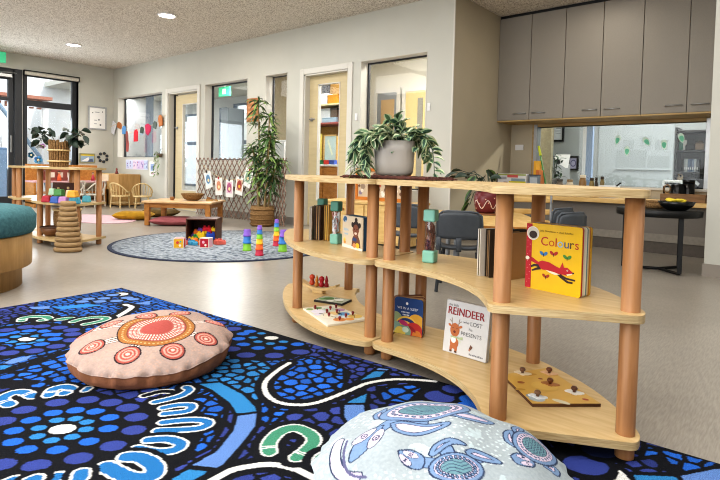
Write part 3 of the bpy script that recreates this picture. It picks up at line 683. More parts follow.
# the rug lies a little askew: turn the grid about its far corner
ca, sa = math.cos(math.radians(2.6)), math.sin(math.radians(2.6)); R0 = np.array([-3.2, 1.55]); Q = P-np.array([-3.2, 1.672])
PW = np.stack([R0[0]+Q[:, 0]*ca-Q[:, 1]*sa, R0[1]+Q[:, 0]*sa+Q[:, 1]*ca], 1)
pt = Paint(PW, RCOL['black'])
# overall woven cells, then the drawn motifs
f1, f2, ix = voronoi(PW, .055, 3); big = np.sin(PW[:, 0]*2.3+1)+np.sin(PW[:, 1]*3.1+PW[:, 0]*1.3)
zone = np.where((big > .3)[:, None], RCOL['blue'], RCOL['indigo'])*(.75+.5*ix[:, None]); pt.C = np.where(((f2-f1) > .011)[:, None], zone, pt.C)
for n_, sh in enumerate(RUG):
    k = sh[0]
    if k == 'cells':
        _, Lp, col, sz = sh; i = pt.near(Lp, .03); m = in_poly(pt.P[i], Lp); dd = dist_line(pt.P[i], list(Lp)+[Lp[0]])
        ring_ = (~m) & (dd < .018); pt.set(i, ring_, RCOL['black'])
        f1, f2, ix = voronoi(pt.P[i], sz, 11+n_); c = RCOL[col][None]*(.72+.5*ix[:, None]); c = np.where(((f2-f1) > sz*.24)[:, None] & (f1 < sz*.50)[:, None], c, RCOL['black'][None])
        pt.C[i[m]] = c[m]
    elif k == 'dots':
        for c in sh[1]: pt.disc(c, sh[2]*1.3, RCOL['black'])
        for c in sh[1]: pt.disc(c, sh[2]*.95, RCOL[sh[3]], sh[2]*.76, .70)
    elif k == 'ell':
        a, b = sh[1]; d = math.hypot(a[0]-b[0], a[1]-b[1])/2; an = math.atan2(b[1]-a[1], b[0]-a[0]); c = ((a[0]+b[0])/2, (a[1]+b[1])/2)
        pt.disc(c, d+.02, RCOL['black'], sh[2]+.02, an); pt.disc(c, d, RCOL['white'], sh[2], an); pt.disc(c, d-.006, RCOL[sh[3]], sh[2]-.006, an)
    elif k == 'line':
        _, Lp, w, col, halo, out, oc = sh; Lp = sm2(Lp)
        if halo: pt.line(Lp, w+out+halo, RCOL['black'])
        if out: pt.line(Lp, w+out, RCOL[oc])
        pt.line(Lp, w, RCOL[col])
        if out and .0155 < w < .019:                       # the two light bars woven across each foot of a hoop
            for e in (0, -1):
                if len(Lp) < 20: break
                for kk in (3, 4):
                    q = int(kk) if e == 0 else len(Lp)-1-int(kk); q2 = q+1
                    p0 = np.array(Lp[q]); dr = np.array(Lp[q2])-p0; nl = np.array([-dr[1], dr[0]])/max(1e-6, np.hypot(*dr))
                    pt.line([tuple(p0-nl*w), tuple(p0+nl*w)], .0028, RCOL['white'])
    elif k == 'poly': pt.poly(sh[1], RCOL['black'], sh[3]); pt.poly(sh[1], RCOL[sh[2]])
    elif k == 'fill': pt.poly(sh[1], RCOL[sh[2]])
def grid_mesh(name, V, ncol, nrow, cols, m, closed=False):
    me = bpy.data.meshes.new(name); i = np.arange((nrow-1)*(ncol if closed else ncol-1))
    per = ncol if closed else ncol-1; r = i//per; c = i % per; c2 = (c+1) % ncol
    F = np.stack([r*ncol+c, r*ncol+c2, (r+1)*ncol+c2, (r+1)*ncol+c], 1).astype(np.int32)
    me.vertices.add(len(V)); me.vertices.foreach_set('co', V.astype(np.float32).ravel())
    me.loops.add(F.size); me.loops.foreach_set('vertex_index', F.ravel())
    me.polygons.add(len(F)); me.polygons.foreach_set('loop_start', np.arange(0, F.size, 4, dtype=np.int32)); me.polygons.foreach_set('loop_total', np.full(len(F), 4, np.int32))
    me.polygons.foreach_set('use_smooth', np.ones(len(F), bool)); me.update(calc_edges=True); me.validate()
    at = me.color_attributes.new('Col', 'FLOAT_COLOR', 'POINT'); at.data.foreach_set('color', np.concatenate([cols, np.ones((len(cols), 1))], 1).astype(np.float32).ravel())
    me.materials.append(m); return me
V = np.concatenate([PW, np.full((len(PW), 1), .012)], 1)
me = grid_mesh('floor_rug', V, len(xs), len(ys), pt.C, vcol('woven carpet pile', .95, .5, 330))
rug = thing('floor_rug', 'large black and blue patterned rug with dots and hoops, in the foreground', 'rug', (0, 0, 0))
o = bpy.data.objects.new('pile', me); C.objects.link(o); o.parent = rug
x0, x1, y0, y1 = xs[0], xs[-1], ys[0], ys[-1]
def rt(x, y): q = np.array([x+3.2, y-1.672]); return (R0[0]+q[0]*ca-q[1]*sa, R0[1]+q[0]*sa+q[1]*ca)
b = MB(); b.prism([rt(x0-.004, y0-.004), rt(x1+.004, y0-.004), rt(x1+.004, y1+.004), rt(x0-.004, y1+.004)], 0, .0112, mat('black rug binding', '#15161a', .95, 0, .1, 200)); b.build('binding', rug)

# ------------------------------------------------------------------ floor cushions
def cushion(nm, lab, cx, cy, R, h, zs, tilt, paint, belt, seed, ridge=.006, pe=2.4, qe=.58, foot=.62):
    nth, nr = 420, 190; rr = []; zz = []
    for i in range(nr+1):
        a = i/nr*PI/2; s_ = math.sin(a)**.9; rr.append(R*s_); zz.append(zs+(h-zs)*max(0, 1-s_**pe)**qe)
    nb = 46
    for i in range(1, nb+1):
        a = i/nb*PI/2; rr.append(R*(foot+(1-foot)*math.cos(a))); zz.append(zs*(1-math.sin(a)))
    rr = np.array(rr); zz = np.array(zz); th = np.arange(nth)*2*PI/nth; r = np.random.RandomState(seed)
    RR = rr[:, None]*np.ones(nth); ZZ = zz[:, None]*np.ones(nth); TH = np.ones((len(rr), 1))*th
    # gathered seam: pleats fading away from the widest edge
    w = np.zeros_like(TH)
    for f_, am in ((9, .5), (14, .6), (23, .8), (31, .6), (43, .35)): w += am*np.sin(f_*TH+r.rand()*6.3+2.2*np.sin(TH*2+r.rand()*6))
    k = np.arange(len(rr)); fade = np.where(k <= nr, np.exp(-((nr-k)/34.)**2), np.exp(-((k-nr)/30.)**2))
    RR = RR+ridge*.6*w*fade[:, None]*(rr/R)[:, None]; ZZ = ZZ+ridge*.55*w*fade[:, None]*(zz > .01)[:, None]
    seam = (np.abs(k-nr) < 2); RR[seam] += .003
    U_, V_ = RR*np.cos(TH), RR*np.sin(TH)
    lump = .004*np.sin(U_*23+1.3)*np.sin(V_*19+.4)+.003*np.sin(U_*41+V_*17); ZZ = ZZ+lump*(zz > .03)[:, None]
    tx, ty = math.tan(tilt)*-.643, math.tan(tilt)*.766; ZZ = ZZ+ZZ/h*(tx*U_+ty*V_); ZZ = np.maximum(ZZ, 0)
    V3 = np.stack([U_.ravel(), V_.ravel(), ZZ.ravel()], 1)
    pc = Paint(V3[:, :2].copy(), paint[0]); paint[1](pc)
    under = (np.repeat(k, nth) > nr); pc.C[under] = belt
    me = grid_mesh(nm, V3, nth, len(rr), pc.C, vcol(nm+' printed cotton', .85, .08, 120), True)
    o = bpy.data.objects.new(nm, me); C.objects.link(o); o.location = (cx, cy, .012)
    return tag(o, lab, 'cushion')
def L3(h): return np.array(lin(h)[:3])
def paint_pink(pc):
    n = np.sin(pc.P[:, 0]*70+4*np.sin(pc.P[:, 1]*40))*np.sin(pc.P[:, 1]*66+3*np.sin(pc.P[:, 0]*31)); pc.C *= (1+.05*n)[:, None]
    c = (.034, -.002); black = L3('#2a2026')
    f1, f2, ix = voronoi(pc.P, .012, 5)
    for d in PINKDOTS:                                     # concentric faint dots round each small disc
        rr = np.hypot(pc.P[:, 0]-d[0], pc.P[:, 1]-d[1]); band = (np.abs((rr/.012) % 1-.5) < .25) & (rr < .10) & (rr > .055) & (f1 < .0045); pc.C[band] = L3('#b8998a')
    for d in PINKDOTS:
        v = np.array([d[0]-c[0], d[1]-c[1]]); v /= np.hypot(*v); nl = np.array([-v[1], v[0]])
        for q, wd, co in ((-.013, .0035, '#e9d2c6'), (0, .0035, '#e9d2c6'), (.013, .0035, '#e9d2c6')):
            a = np.array(c)+v*.13+nl*q; b_ = np.array(d)-v*.03+nl*q*.8
            pc.line([tuple(a), tuple(b_)], .0062, black); pc.line([tuple(a), tuple(b_)], wd, L3(co))
    pc.disc(c, .140, black); pc.disc(c, .136, L3('#a06a38'))
    for k in range(52):
        a = 2*PI*k/52; pc.disc((c[0]+.121*math.cos(a), c[1]+.121*math.sin(a)), .0040, L3('#d9a877'))
    pc.disc(c, .107, L3('#7c4036')); pc.disc(c, .103, L3('#a85c52'))
    for r_, n_ in ((.094, 54), (.080, 46), (.066, 38)):
        for k in range(n_):
            a = 2*PI*k/n_; pc.line([(c[0]+(r_-.003)*math.cos(a), c[1]+(r_-.003)*math.sin(a)), (c[0]+(r_+.003)*math.cos(a), c[1]+(r_+.003)*math.sin(a))], .0025, L3('#ecd0c4'))
    pc.disc(c, .055, L3('#a44f48'))
    for d in PINKDOTS:
        pc.disc(d, .044, black); pc.disc(d, .039, L3('#a8574c')); pc.ring(d, .026, .032, L3('#d99a8c')); pc.ring(d, .014, .019, L3('#e0a89a')); pc.disc(d, .007, L3('#e8bdb0'))
cushion('floor_cushion', 'round pinkish brown cushion with red dot circles, lying on the rug', -1.898, 1.042, .290, .146, .074, .12, (L3('#a9948a'), paint_pink), L3('#96664a'), 4, .008, foot=.86)
def paint_blue(pc):
    n = np.sin(pc.P[:, 0]*30+1)*np.sin(pc.P[:, 1]*34+2); pc.C *= (1+.05*n)[:, None]
    f1, f2, ix = voronoi(pc.P, .016, 9); m = (f1 < .0032) & (np.sin(pc.P[:, 0]*24)+np.sin(pc.P[:, 1]*27+1) > .1); pc.C[m] = L3('#c3d0d3')
    r = np.random.RandomState(3)
    for k in range(26):
        c = r.uniform(-.26, .26, 2); a0 = r.rand()*6
        for j in range(3):
            a = a0+j*.7; pc.disc((c[0]+.018*math.cos(a), c[1]+.018*math.sin(a)), .016, L3('#b7c6ca'), .007, a)
    ol, bl, pk, te = L3('#33405c'), L3('#7791b4'), L3('#cdc0d0'), L3('#6c929c')
    def limb(Q):
        Q = sm2(list(Q)+[Q[0]], 5); pc.poly(Q, ol, .0035); pc.poly(Q, bl); pc.poly(Q, ol, -.0085); pc.poly(Q, pk, -.0105)
    def head(Q):
        Q = sm2(list(Q)+[Q[0]], 5); pc.poly(Q, ol, .0035); pc.poly(Q, bl)
        Qc = np.mean(np.array(Q), 0); A = np.array(Q); far = A[np.argmax(np.hypot(*(A-Qc).T))]; v = far-Qc; v /= np.hypot(*v); nl = np.array([-v[1], v[0]])
        ln = np.hypot(*(far-Qc))
        for s_ in (-1, 1):
            e = Qc+v*ln*.25+nl*s_*ln*.30; an = math.atan2(v[1], v[0])+s_*(-.25)
            pc.disc(e, ln*.56, ol, ln*.25, an); pc.disc(e, ln*.52, pk, ln*.21, an); pc.ring(e, ln*.10, ln*.15, ol); pc.disc(e, ln*.05, ol)
    def shell(S, q, k=1.):
        c = np.array(S[0]); a = np.array(S[1]); b_ = np.array(S[2]); v = b_-a; ln = np.hypot(*v)/2; an = math.atan2(v[1], v[0]); c = (a+b_)/2*.5+c*.5
        pc.disc(c, ln+.004, ol, ln*q+.004, an); pc.disc(c, ln, bl, ln*q, an); pc.disc(c, ln*.86, ol, ln*q*.84, an); pc.disc(c, ln*.84, pk, ln*q*.82, an)
        for j in range(26):
            t = 2*PI*j/26; u, w = ln*.72*math.cos(t), ln*q*.70*math.sin(t); p = (c[0]+u*math.cos(an)-w*math.sin(an), c[1]+u*math.sin(an)+w*math.cos(an)); pc.disc(p, .0058*k, ol); pc.disc(p, .0028*k, bl)
        pc.disc(c, ln*.61, ol, ln*q*.58, an); pc.disc(c, ln*.58, te, ln*q*.55, an)
        i = pc.near([c], ln); d = pc.P[i]-c; u = d[:, 0]*math.cos(an)+d[:, 1]*math.sin(an); w = -d[:, 0]*math.sin(an)+d[:, 1]*math.cos(an)
        wave = np.abs(((w+.004*k*np.sin(u*120/k))/(.011*k)) % 1-.5) < .13; inn = (u/(ln*.56))**2+(w/(ln*q*.53))**2 < 1; pc.set(i, wave & inn, ol*1.3)
    T = TURT
    def join(Q, S, w):
        q = np.mean(np.array(Q), 0); c = np.mean(np.array(S[1:3]), 0); e = q+(c-q)*.15; pc.line([tuple(e), tuple(c)], w+.0035, ol); pc.line([tuple(e), tuple(c)], w, bl)
    for n_, S_, w_ in (('flipA', 'shell1', .017), ('flipB', 'shell1', .019), ('flipC', 'shell1', .017), ('head1', 'shell1', .016), ('flip2a', 'shell2', .014), ('flip2b', 'shell2', .013), ('head2', 'shell2', .013)): join(T[n_], T[S_], w_)
    for n_, w_ in (('flip3a', .010), ('flip3b', .008), ('flip3c', .008), ('flip3d', .010), ('head3', .010)): join(T[n_], (T['shell3'][0], T['shell3'][3], T['shell3'][4]), w_)
    for n_ in ('flipA', 'flipB', 'flipC'): limb(T[n_])
    head(T['head1']); shell(T['shell1'], .62)
    for n_ in ('flip2a', 'flip2b'): limb(T[n_])
    head(T['head2']); shell(T['shell2'], .66, .8)
    for n_ in ('flip3a', 'flip3b', 'flip3c', 'flip3d'): limb(T[n_])
    head(T['head3']); shell((T['shell3'][0], T['shell3'][3], T['shell3'][4]), .62, .6)
    rb_ = sm2(T['ribbon'], 6); pc.line(rb_, .014, ol); pc.line(rb_, .0105, pk); pc.line([(a_[0]+.022, a_[1]+.004) for a_ in rb_], .003, L3('#5f5f80'))
cushion('floor_cushion', 'round pale blue cushion printed with sea turtles, at the bottom edge of the photo', -.621, 1.057, .294, .168, .07, .06, (L3('#a2acb1'), paint_blue), L3('#a9b9be'), 9, .004, 2.0, .80)
# ------------------------------------------------------------------ things on the foreground shelves
INK = flat('#1d1c20'); RED = flat('#b3202c'); CREAMP = flat('#e6ddc6'); KRAFT = flat('#a98255')
def page(pts, y=-.0006): return [(p[0], y, p[1]) for p in pts]
def rrect(x0, x1, z0, z1, r, n=4):
    o = []
    for cx_, cz_, a in ((x1-r, z1-r, 0), (x0+r, z1-r, 90), (x0+r, z0+r, 180), (x1-r, z0+r, 270)):
        for k in range(n+1): w_ = math.radians(a+90*k/n); o.append((cx_+r*math.cos(w_), cz_+r*math.sin(w_)))
    return o
def blob(cx_, cz_, rx, rz, a=0, n=20):
    return [(cx_+rx*math.cos(2*PI*k/n)*math.cos(a)-rz*math.sin(2*PI*k/n)*math.sin(a), cz_+rx*math.cos(2*PI*k/n)*math.sin(a)+rz*math.sin(2*PI*k/n)*math.cos(a)) for k in range(n)]
UP = RX(PI/2)                                         # text stood up to face -y
def leafboard(t, w, h, y0, y1, m, name, r=.006, M=None, label=None):
    b = MB(); b.prism(rrect(0, w, 0, h, r), -y1, -y0, m, 0, M=(M or Matrix.Identity(4)) @ UP)
    return b.build(name, t, label=label)

# the yellow colours book
p0 = Vector((-.674, 1.637, .410)); an = math.radians(-10.2)
t = thing('picture_book', 'thick yellow board book with a red running fox and the title Colours', 'book', p0, an)
Wd, Ht, Th = .184, .208, .058
b = MB(); yel = flat('#e3b81f', .35)
b.prism(rrect(0, Wd, 0, Ht, .008), -.004, 0, yel, 0, M=UP)
b.poly(page([(0, .002), (.020, .002), (.020, Ht-.002), (0, Ht-.002)]), RED)
for k in range(9):
    for q in (0, 1): b.poly(page(blob(.006+.008*q, .02+.022*k+.01*q, .0012, .0012, n=8), -.0009), flat('#e39a9a'))
b.poly(page(blob(.023, Ht-.032, .0215, .0215, n=28), -.001), flat('#e9e4d6')); b.poly(page(blob(.023, Ht-.032, .0195, .0195, n=28), -.0013), flat('#cfc8b8'))
b.poly(page(blob(.024, Ht-.036, .014, .012, n=20), -.0016), flat('#3d2a22'))
b.text('Julia Donaldson  •  Axel Scheffler', .0082, flat('#5d4c12'), T3(.048, -.0009, Ht-.024) @ UP)
x = .050
for ch, co in zip('Colours', ['#b3202c', '#c2571f', '#b3202c', '#8fb9d6', '#2a4f86', '#4a3a24', '#b3202c']):
    x += b.text(ch, .0385, flat(co), T3(x, -.0010, Ht-.066) @ UP)+.0014
def fly(cx_, cz_, co, s_=1.): 
    for q in (-1, 1): b.poly(page(blob(cx_+q*.006*s_, cz_+.003*s_, .0075*s_, .0045*s_, q*.7), -.0010-.0001*q), flat(co))
    b.poly(page(blob(cx_, cz_-.002, .0012, .006), -.0013), INK)
fly(.062, Ht-.095, '#3a78b0', 1.1); fly(.096, Ht-.090, '#b0342a', 1.1); fly(.140, Ht-.096, '#4d8a3c', 1.1); fly(.072, .045, '#a8401f', 1.)
# running fox: brush, body, legs, head
fx = flat('#b8242e')
b.poly(page([(.000, .098), (.012, .104), (.026, .098), (.048, .086), (.045, .078), (.022, .086), (.006, .088)]), fx); b.poly(page(blob(.006, .096, .007, .006), -.0011), CREAMP)
b.poly(page(smooth2 if False else [(.040, .086), (.058, .094), (.082, .092), (.104, .083), (.122, .078), (.132, .070), (.126, .060), (.104, .062), (.080, .066), (.060, .066), (.046, .072)], -.0010), fx)
b.poly(page([(.118, .080), (.126, .098), (.131, .083), (.142, .084), (.161, .071), (.158, .066), (.140, .060), (.124, .062)], -.0012), fx)
b.poly(page([(.070, .067), (.100, .064), (.118, .060), (.104, .056), (.084, .060)], -.0014), CREAMP); b.poly(page([(.140, .064), (.159, .069), (.157, .065), (.142, .060)], -.0015), CREAMP)
b.poly(page(blob(.1425, .0755, .0026, .0026), -.0017), CREAMP); b.poly(page(blob(.143, .0755, .0013, .0013), -.002), INK); b.poly(page(blob(.161, .0705, .003, .0026), -.002), INK)
for leg in ([(.046, .080), (.030, .080), (.018, .072), (.020, .067), (.034, .073), (.050, .070)], [(.050, .074), (.032, .066), (.022, .060), (.024, .056), (.040, .062), (.056, .066)],
            [(.112, .062), (.126, .054), (.146, .044), (.160, .044), (.160, .038), (.142, .038), (.120, .050), (.106, .060)], [(.120, .062), (.140, .054), (.168, .052), (.168, .047), (.140, .048), (.116, .056)]):
    b.poly(page(leg, -.0013), flat('#3b2a26'))
b.build('front_cover', t)
b = MB(); b.box(0, .004, .004, Th-.003, .002, Ht-.002, RED); b.build('spine', t)
y = .004
for nm, co, th_ in (('board_page', '#b3202c', .007), ('board_page', '#d8cfb4', .010), ('board_page', '#e6e1d0', .009), ('board_page', '#5b7f8c', .006), ('board_page', '#d5c79e', .008), ('board_page', '#b8763a', .006)):
    leafboard(t, Wd, Ht-.004*0, y+.0006, y+th_, flat(co), nm, .008); y += th_
leafboard(t, Wd+.003, Ht, y+.001, y+.006, flat('#b9912a'), 'back_cover', .008)

# the reindeer book
p0 = Vector((-1.057, 1.796, .0752)); an = math.radians(-3.7)
t = thing('picture_book', 'grey-white picture book about a reindeer who lost his presents', 'book', p0, an, tilt=(math.radians(-7), 0))
Wd, Ht = .190, .201; b = MB(); b.box(0, Wd, -.012, 0, 0, Ht, flat('#c9c8c6', .45), .0012)
F = -.0128
def pg(pts, k=0): return page(pts, F-.0002*k)
b.text('the little', .013, INK, T3(.012, F, Ht-.022) @ UP)
tw = b.text('REINDEER', .036, flat('#8f1f26'), T3(.008, F, Ht-.054) @ UP @ Matrix.Diagonal((1., 1.15, 1, 1)))
for ex_ in (.0004, .0014, .0019): b.text('REINDEER', .036, flat('#8f1f26'), T3(.008+ex_, F-.0001*ex_/.0004, Ht-.0537) @ UP @ Matrix.Diagonal((1., 1.15, 1, 1)))
b.text('who', .014, flat('#4a4a4e'), T3(.082, F, Ht-.078) @ UP); b.text('LOST', .022, flat('#4a4a4e'), T3(.112, F, Ht-.082) @ UP)
b.text('his', .015, flat('#4a4a4e'), T3(.108, F, Ht-.101) @ UP); b.text('PRESENTS', .0205, flat('#4a4a4e'), T3(.075, F, Ht-.124) @ UP)

for k in range(9): b.poly(pg([(.118+.0068*k, .011), (.1228+.0068*k, .011), (.1228+.0068*k, .016+.002*(k % 3 == 0)), (.118+.0068*k, .016+.002*(k % 3 == 0))]), flat('#77777c'))
rb_ = flat('#b0673a')
for sx_ in (-1, 1):
    b.poly(pg([(.048+sx_*.012, .105), (.048+sx_*.016, .134), (.048+sx_*.019, .134), (.048+sx_*.015, .105)]), flat('#8a7a6a')); b.poly(pg([(.048+sx_*.015, .118), (.048+sx_*.027, .128), (.048+sx_*.027, .125), (.048+sx_*.015, .115)]), flat('#8a7a6a'))
    b.poly(pg(blob(.048+sx_*.024, .105, .008, .005, sx_*.4)), rb_); b.poly(pg(blob(.048+sx_*.011, .020, .006, .014), 0), rb_); b.poly(pg(blob(.048+sx_*.011, .009, .006, .004), 2), flat('#5b3a28'))
b.poly(pg(blob(.048, .090, .021, .026), 1), rb_); b.poly(pg(blob(.050, .042, .019, .024), 1), rb_); b.poly(pg(blob(.046, .052, .011, .012), 3), flat('#e6e2dc'))
b.poly(pg(blob(.047, .083, .006, .005), 3), flat('#6b2f22'))
for sx_ in (-1, 1): b.poly(pg(blob(.048+sx_*.009, .097, .0018, .0024), 3), INK)
b.poly(pg([(.032, .066), (.066, .066), (.066, .060), (.032, .060)], 4), flat('#a9b58d')); b.poly(pg([(.062, .064), (.086, .070), (.086, .058), (.064, .060)], 4), flat('#a9b58d')); b.poly(pg([(.064, .062), (.080, .052), (.076, .046), (.060, .058)], 4), flat('#c6cdb0'))
b.poly(pg([(.116, .034), (.122, .050), (.132, .042), (.124, .030)], 1), flat('#6d4a3a')); b.poly(pg([(.114, .030), (.122, .036), (.120, .024)], 2), flat('#b0673a'))
b.build('front_cover', t); b = MB(); b.box(.002, Wd-.003, .0, .006, .003, Ht-.003, flat('#efece4')); b.build('pages', t)
b = MB(); b.box(0, Wd, .006, .0085, 0, Ht, flat('#b9b8b6')); b.build('back_cover', t)

# the blue board book with hills, standing fanned open
p0 = Vector((-1.335, 1.842, .0752)); an = math.radians(8.3)
t = thing('picture_book', 'dark blue board book with coloured hills, standing fanned on the bottom shelf', 'book', p0, an)
Wd, Ht = .134, .158; b = MB(); b.prism(rrect(0, Wd, 0, Ht, .014), -.004, 0, flat('#24457c', .4), 0, M=UP)
def clip_poly(pts): return [(min(max(p[0], .001), Wd-.001), min(max(p[1], .001), Ht-.001)) for p in pts]
for k, (cx_, cz_, rr, co) in enumerate([(.006, .060, .034, '#8fa27a'), (.105, .052, .042, '#d3a03a'), (.060, .022, .058, '#d9b64a'), (.060, .016, .056, '#243a6e'), (.052, .012, .048, '#e0b24a'), (.018, .016, .032, '#c9a54c'), (.010, .030, .022, '#7f9f94'), (.095, .014, .044, '#b3302c'), (.052, .014, .030, '#7fa08a'), (.030, .006, .026, '#d8c25a'), (.110, .004, .022, '#c5772f')]):
    b.poly(page(clip_poly(blob(cx_, cz_, rr, rr, n=30)), -.0002-.0002*(k+1)), flat(co))
b.poly(page(blob(.046, .050, .024, .010, -.3), -.0030), flat('#b3356e')); b.poly(page(blob(.056, .022, .016, .012), -.0030), flat('#bfd3c6')); b.poly(page(blob(.088, .030, .020, .007, -.6), -.0032), flat('#8f1f2a'))
b.poly(page(blob(.060, .134, .006, .006), -.0006), flat('#e9e9e9'))
b.text('WE IN A SLEEP', .0150, flat('#dfe4ea'), T3(.014, -.0006, .108) @ UP); 
for k in range(11): q = .034+.0066*(k % 6)+(.006 if k > 5 else 0); z_ = .093 if k < 6 else .082; b.poly(page([(q, z_), (q+.0045, z_-.0005), (q+.0048, z_+.006), (q, z_+.0055)]), flat('#c9d2de'))
b.build('front_cover', t)
for k in range(5):
    a_ = math.radians(9+7*k); leafboard(t, Wd, Ht, .001+.002*k, .0045+.002*k, flat(['#c09a6c', '#a9825a', '#7c4a3a', '#c9a878', '#8a5b43'][k]), 'board_page', .014, RZ(a_))
leafboard(t, Wd, Ht, .012, .016, flat('#5d3a2c'), 'back_cover', .014, RZ(math.radians(44)))

# photo board book (a smiling toddler with two buns)
p0 = Vector((-1.668, 1.866, .4102)); an = math.radians(-17.9)
t = thing('picture_book', 'board book with a cover photo of a toddler with two hair buns', 'book', p0, an)
Wd, Ht = .180, .150; b = MB(); b.prism(rrect(0, Wd, 0, Ht, .004), -.004, 0, flat('#cbbda6', .35), 0, M=UP)
b.poly(page([(.001, .004), (.001, .0), (Wd-.001, .0), (Wd-.001, .010), (.001, .016)], -.0005), flat('#e4dccb'))
b.poly(page(blob(.024, Ht-.018, .018, .013, .3), -.0005), flat('#3e6386')); b.poly(page(blob(.030, Ht-.028, .006, .005), -.0007), flat('#9fb6c8'))
b.poly(page([(.150, .0), (Wd-.001, .0), (Wd-.001, Ht-.002), (.168, Ht-.002)], -.0004), flat('#bfae94'))
sk, hr = flat('#7a4a36', .5), flat('#2a201f')
for q in (-1, 1): b.poly(page(blob(.122+q*.030, .112, .011, .012), -.0007), hr)
b.poly(page(blob(.122, .135, .012, .011), -.0007), hr); b.poly(page(blob(.122, .104, .029, .026), -.0006), hr)
b.poly(page([(.086, .012), (.092, .050), (.106, .066), (.140, .066), (.156, .046), (.164, .012)], -.0007), flat('#6b4231'))
b.poly(page(blob(.121, .086, .024, .029), -.0010), sk); b.poly(page(blob(.121, .074, .011, .006), -.0013), flat('#d9c5b5')); b.poly(page(blob(.121, .082, .006, .004), -.0013), flat('#6a3d2d'))
for q in (-1, 1): b.poly(page(blob(.121+q*.011, .093, .0042, .0032), -.0013), flat('#241a18')); b.poly(page(blob(.121+q*.024, .088, .004, .007), -.0009), sk)
b.poly(page([(.090, .040), (.104, .056), (.132, .050), (.126, .036)], -.0013), flat('#27406b')); b.poly(page(blob(.112, .018, .016, .011), -.0014), flat('#c98a58')); b.poly(page(blob(.138, .020, .017, .012), -.0014), flat('#d8b32f'))
b.poly(page(blob(.022, .034, .010, .012), -.0007), flat('#d8b84a')); b.poly(page(blob(.026, .024, .009, .007), -.0009), flat('#c98a3a')); b.poly(page(blob(.024, .044, .005, .005), -.0009), flat('#e6cf7a'))
for k in range(7): q = .018+.011*(k % 4)+(.008 if k > 3 else 0); z_ = .084 if k < 4 else .064; b.poly(page(blob(q, z_, .004, .007, .3*k)), flat('#9fb4c2'))
b.build('front_cover', t)
for k in range(5): leafboard(t, Wd+.002*k, Ht, .001+.010*k, .009+.010*k, flat(['#33566f', '#2c4a66', '#4a6f86', '#27405c', '#35597a'][k]), 'board_page', .004)
leafboard(t, Wd+.012, Ht, .051, .055, flat('#1f3550'), 'back_cover', .004)

# picture books stood edge-on at the left
def slimbook(nm, lab, x, y, an, w, h, th, cov, pages, grp='books standing edge on on the middle shelves'):
    t = thing(nm, lab, 'book', (x, y, .4102), an, grp)
    b = MB(); b.box(0, w, -th/2, -th/2+.003, 0, h, flat(cov, .4)); b.box(0, w, th/2-.003, th/2, 0, h, flat(cov, .4)); b.box(w-.003, w, -th/2, th/2, 0, h, flat(cov, .4)); b.build('cover', t)
    b = MB(); n_ = max(2, int(th/.005))
    for k in range(n_): z_ = -th/2+.003+(th-.006)*k/n_; b.box(.002, w-.003, z_, z_+(th-.006)/n_*.8, .002, h-.002, flat(pages[k % len(pages)]))
    b.build('pages', t)
slimbook('picture_book', 'white-edged thin book standing leftmost behind the green-capped shaker', -1.921, 1.903, math.radians(124), .13, .170, .012, '#e2ddd5', ['#efece6', '#d9d3c8'])
slimbook('picture_book', 'dark brown spined book standing beside the white-edged thin book', -1.893, 1.925, math.radians(112), .13, .176, .030, '#4a2e20', ['#3a251b', '#c6a06a', '#2e1f18'])
slimbook('picture_book', 'mustard board book standing between the brown one and the second shaker', -1.850, 1.945, math.radians(104), .13, .180, .026, '#b98a35', ['#d9b24a', '#3d2c20', '#c29038'])
slimbook('picture_book', 'olive picture book with a white edge standing left of the thick post', -.868, 1.692, math.radians(66), .15, .166, .014, '#d9d2c8', ['#8b9a3a', '#4d3a2a', '#a8b04a'])
slimbook('picture_book', 'dark board book fanned behind the thick post', -.836, 1.694, math.radians(58), .15, .166, .028, '#33291f', ['#2a2018', '#8a6a46'])
slimbook('picture_book', 'tan-edged board book right of the thick post', -.768, 1.712, math.radians(76), .14, .160, .030, '#a87c48', ['#b98f5a', '#3f4a44', '#31404a'])

# shaker bottles: clear tube between two mint caps
MINT = mat('mint plastic cap', '#7cb3a1', .45, 0, .02, 20); MINT2 = mat('sea green plastic cap', '#4f8876', .45, 0, .02, 20)
def shaker(lab, x, y, h, fill, m, s=1., low=True, lowm=None):
    t = thing('shaker_bottle', lab, 'shaker bottle', (x, y, .4102), .2, 'clear shaker bottles with mint caps')
    c_ = .0232*s
    if low: b = MB(); b.frustum((0, 0, 0), (0, 0, .050), c_*1.95, c_*1.95, c_*1.95, c_*1.95, lowm or m, .007); b.build('bottom_cap', t)
    b = MB(); b.frustum((0, 0, h-.048), (0, 0, h), c_*1.9, c_*1.9, c_*1.9, c_*1.9, m, .006); b.build('cap', t)
    z0 = .048 if low else .002
    b = MB(); b.lathe([(.020*s, z0), (.0205*s, z0+.004), (.0205*s, h-.05), (.020*s, h-.046)], M_ACRY, 20); b.build('tube', t)
    b = MB(); r_ = random.Random(int(x*1000))
    for k in range(90):
        a = r_.random()*6.3; q = r_.random()*.016*s; z = z0+.006+r_.random()*(h-.05-z0-.02); b.box(-.003, .003, -.003, .003, -.015, .015, flat(r_.choice(fill)), M=T3(q*math.cos(a), q*math.sin(a), z) @ RX(r_.uniform(-.5, .5)) @ RZ(a))
    b.build('filling', t)
shaker('clear shaker of brown sticks with two mint caps, alone beside the twin posts', -1.137, 1.800, .212, ['#7a4a38', '#5c3426', '#8f5d4c', '#6b3f36'], MINT, 1.12)
shaker('clear shaker with pale filling and mint caps, left of the photo board book', -1.745, 1.905, .208, ['#d9d9dc', '#b9bcc2', '#c98f86', '#e4e2e0'], MINT2, 1.05, lowm=MINT)
shaker('clear shaker with a green cap behind the leftmost standing books', -1.985, 2.055, .205, ['#c9ccd2', '#8f99a2', '#7c3f30'], MINT2, 1.0)

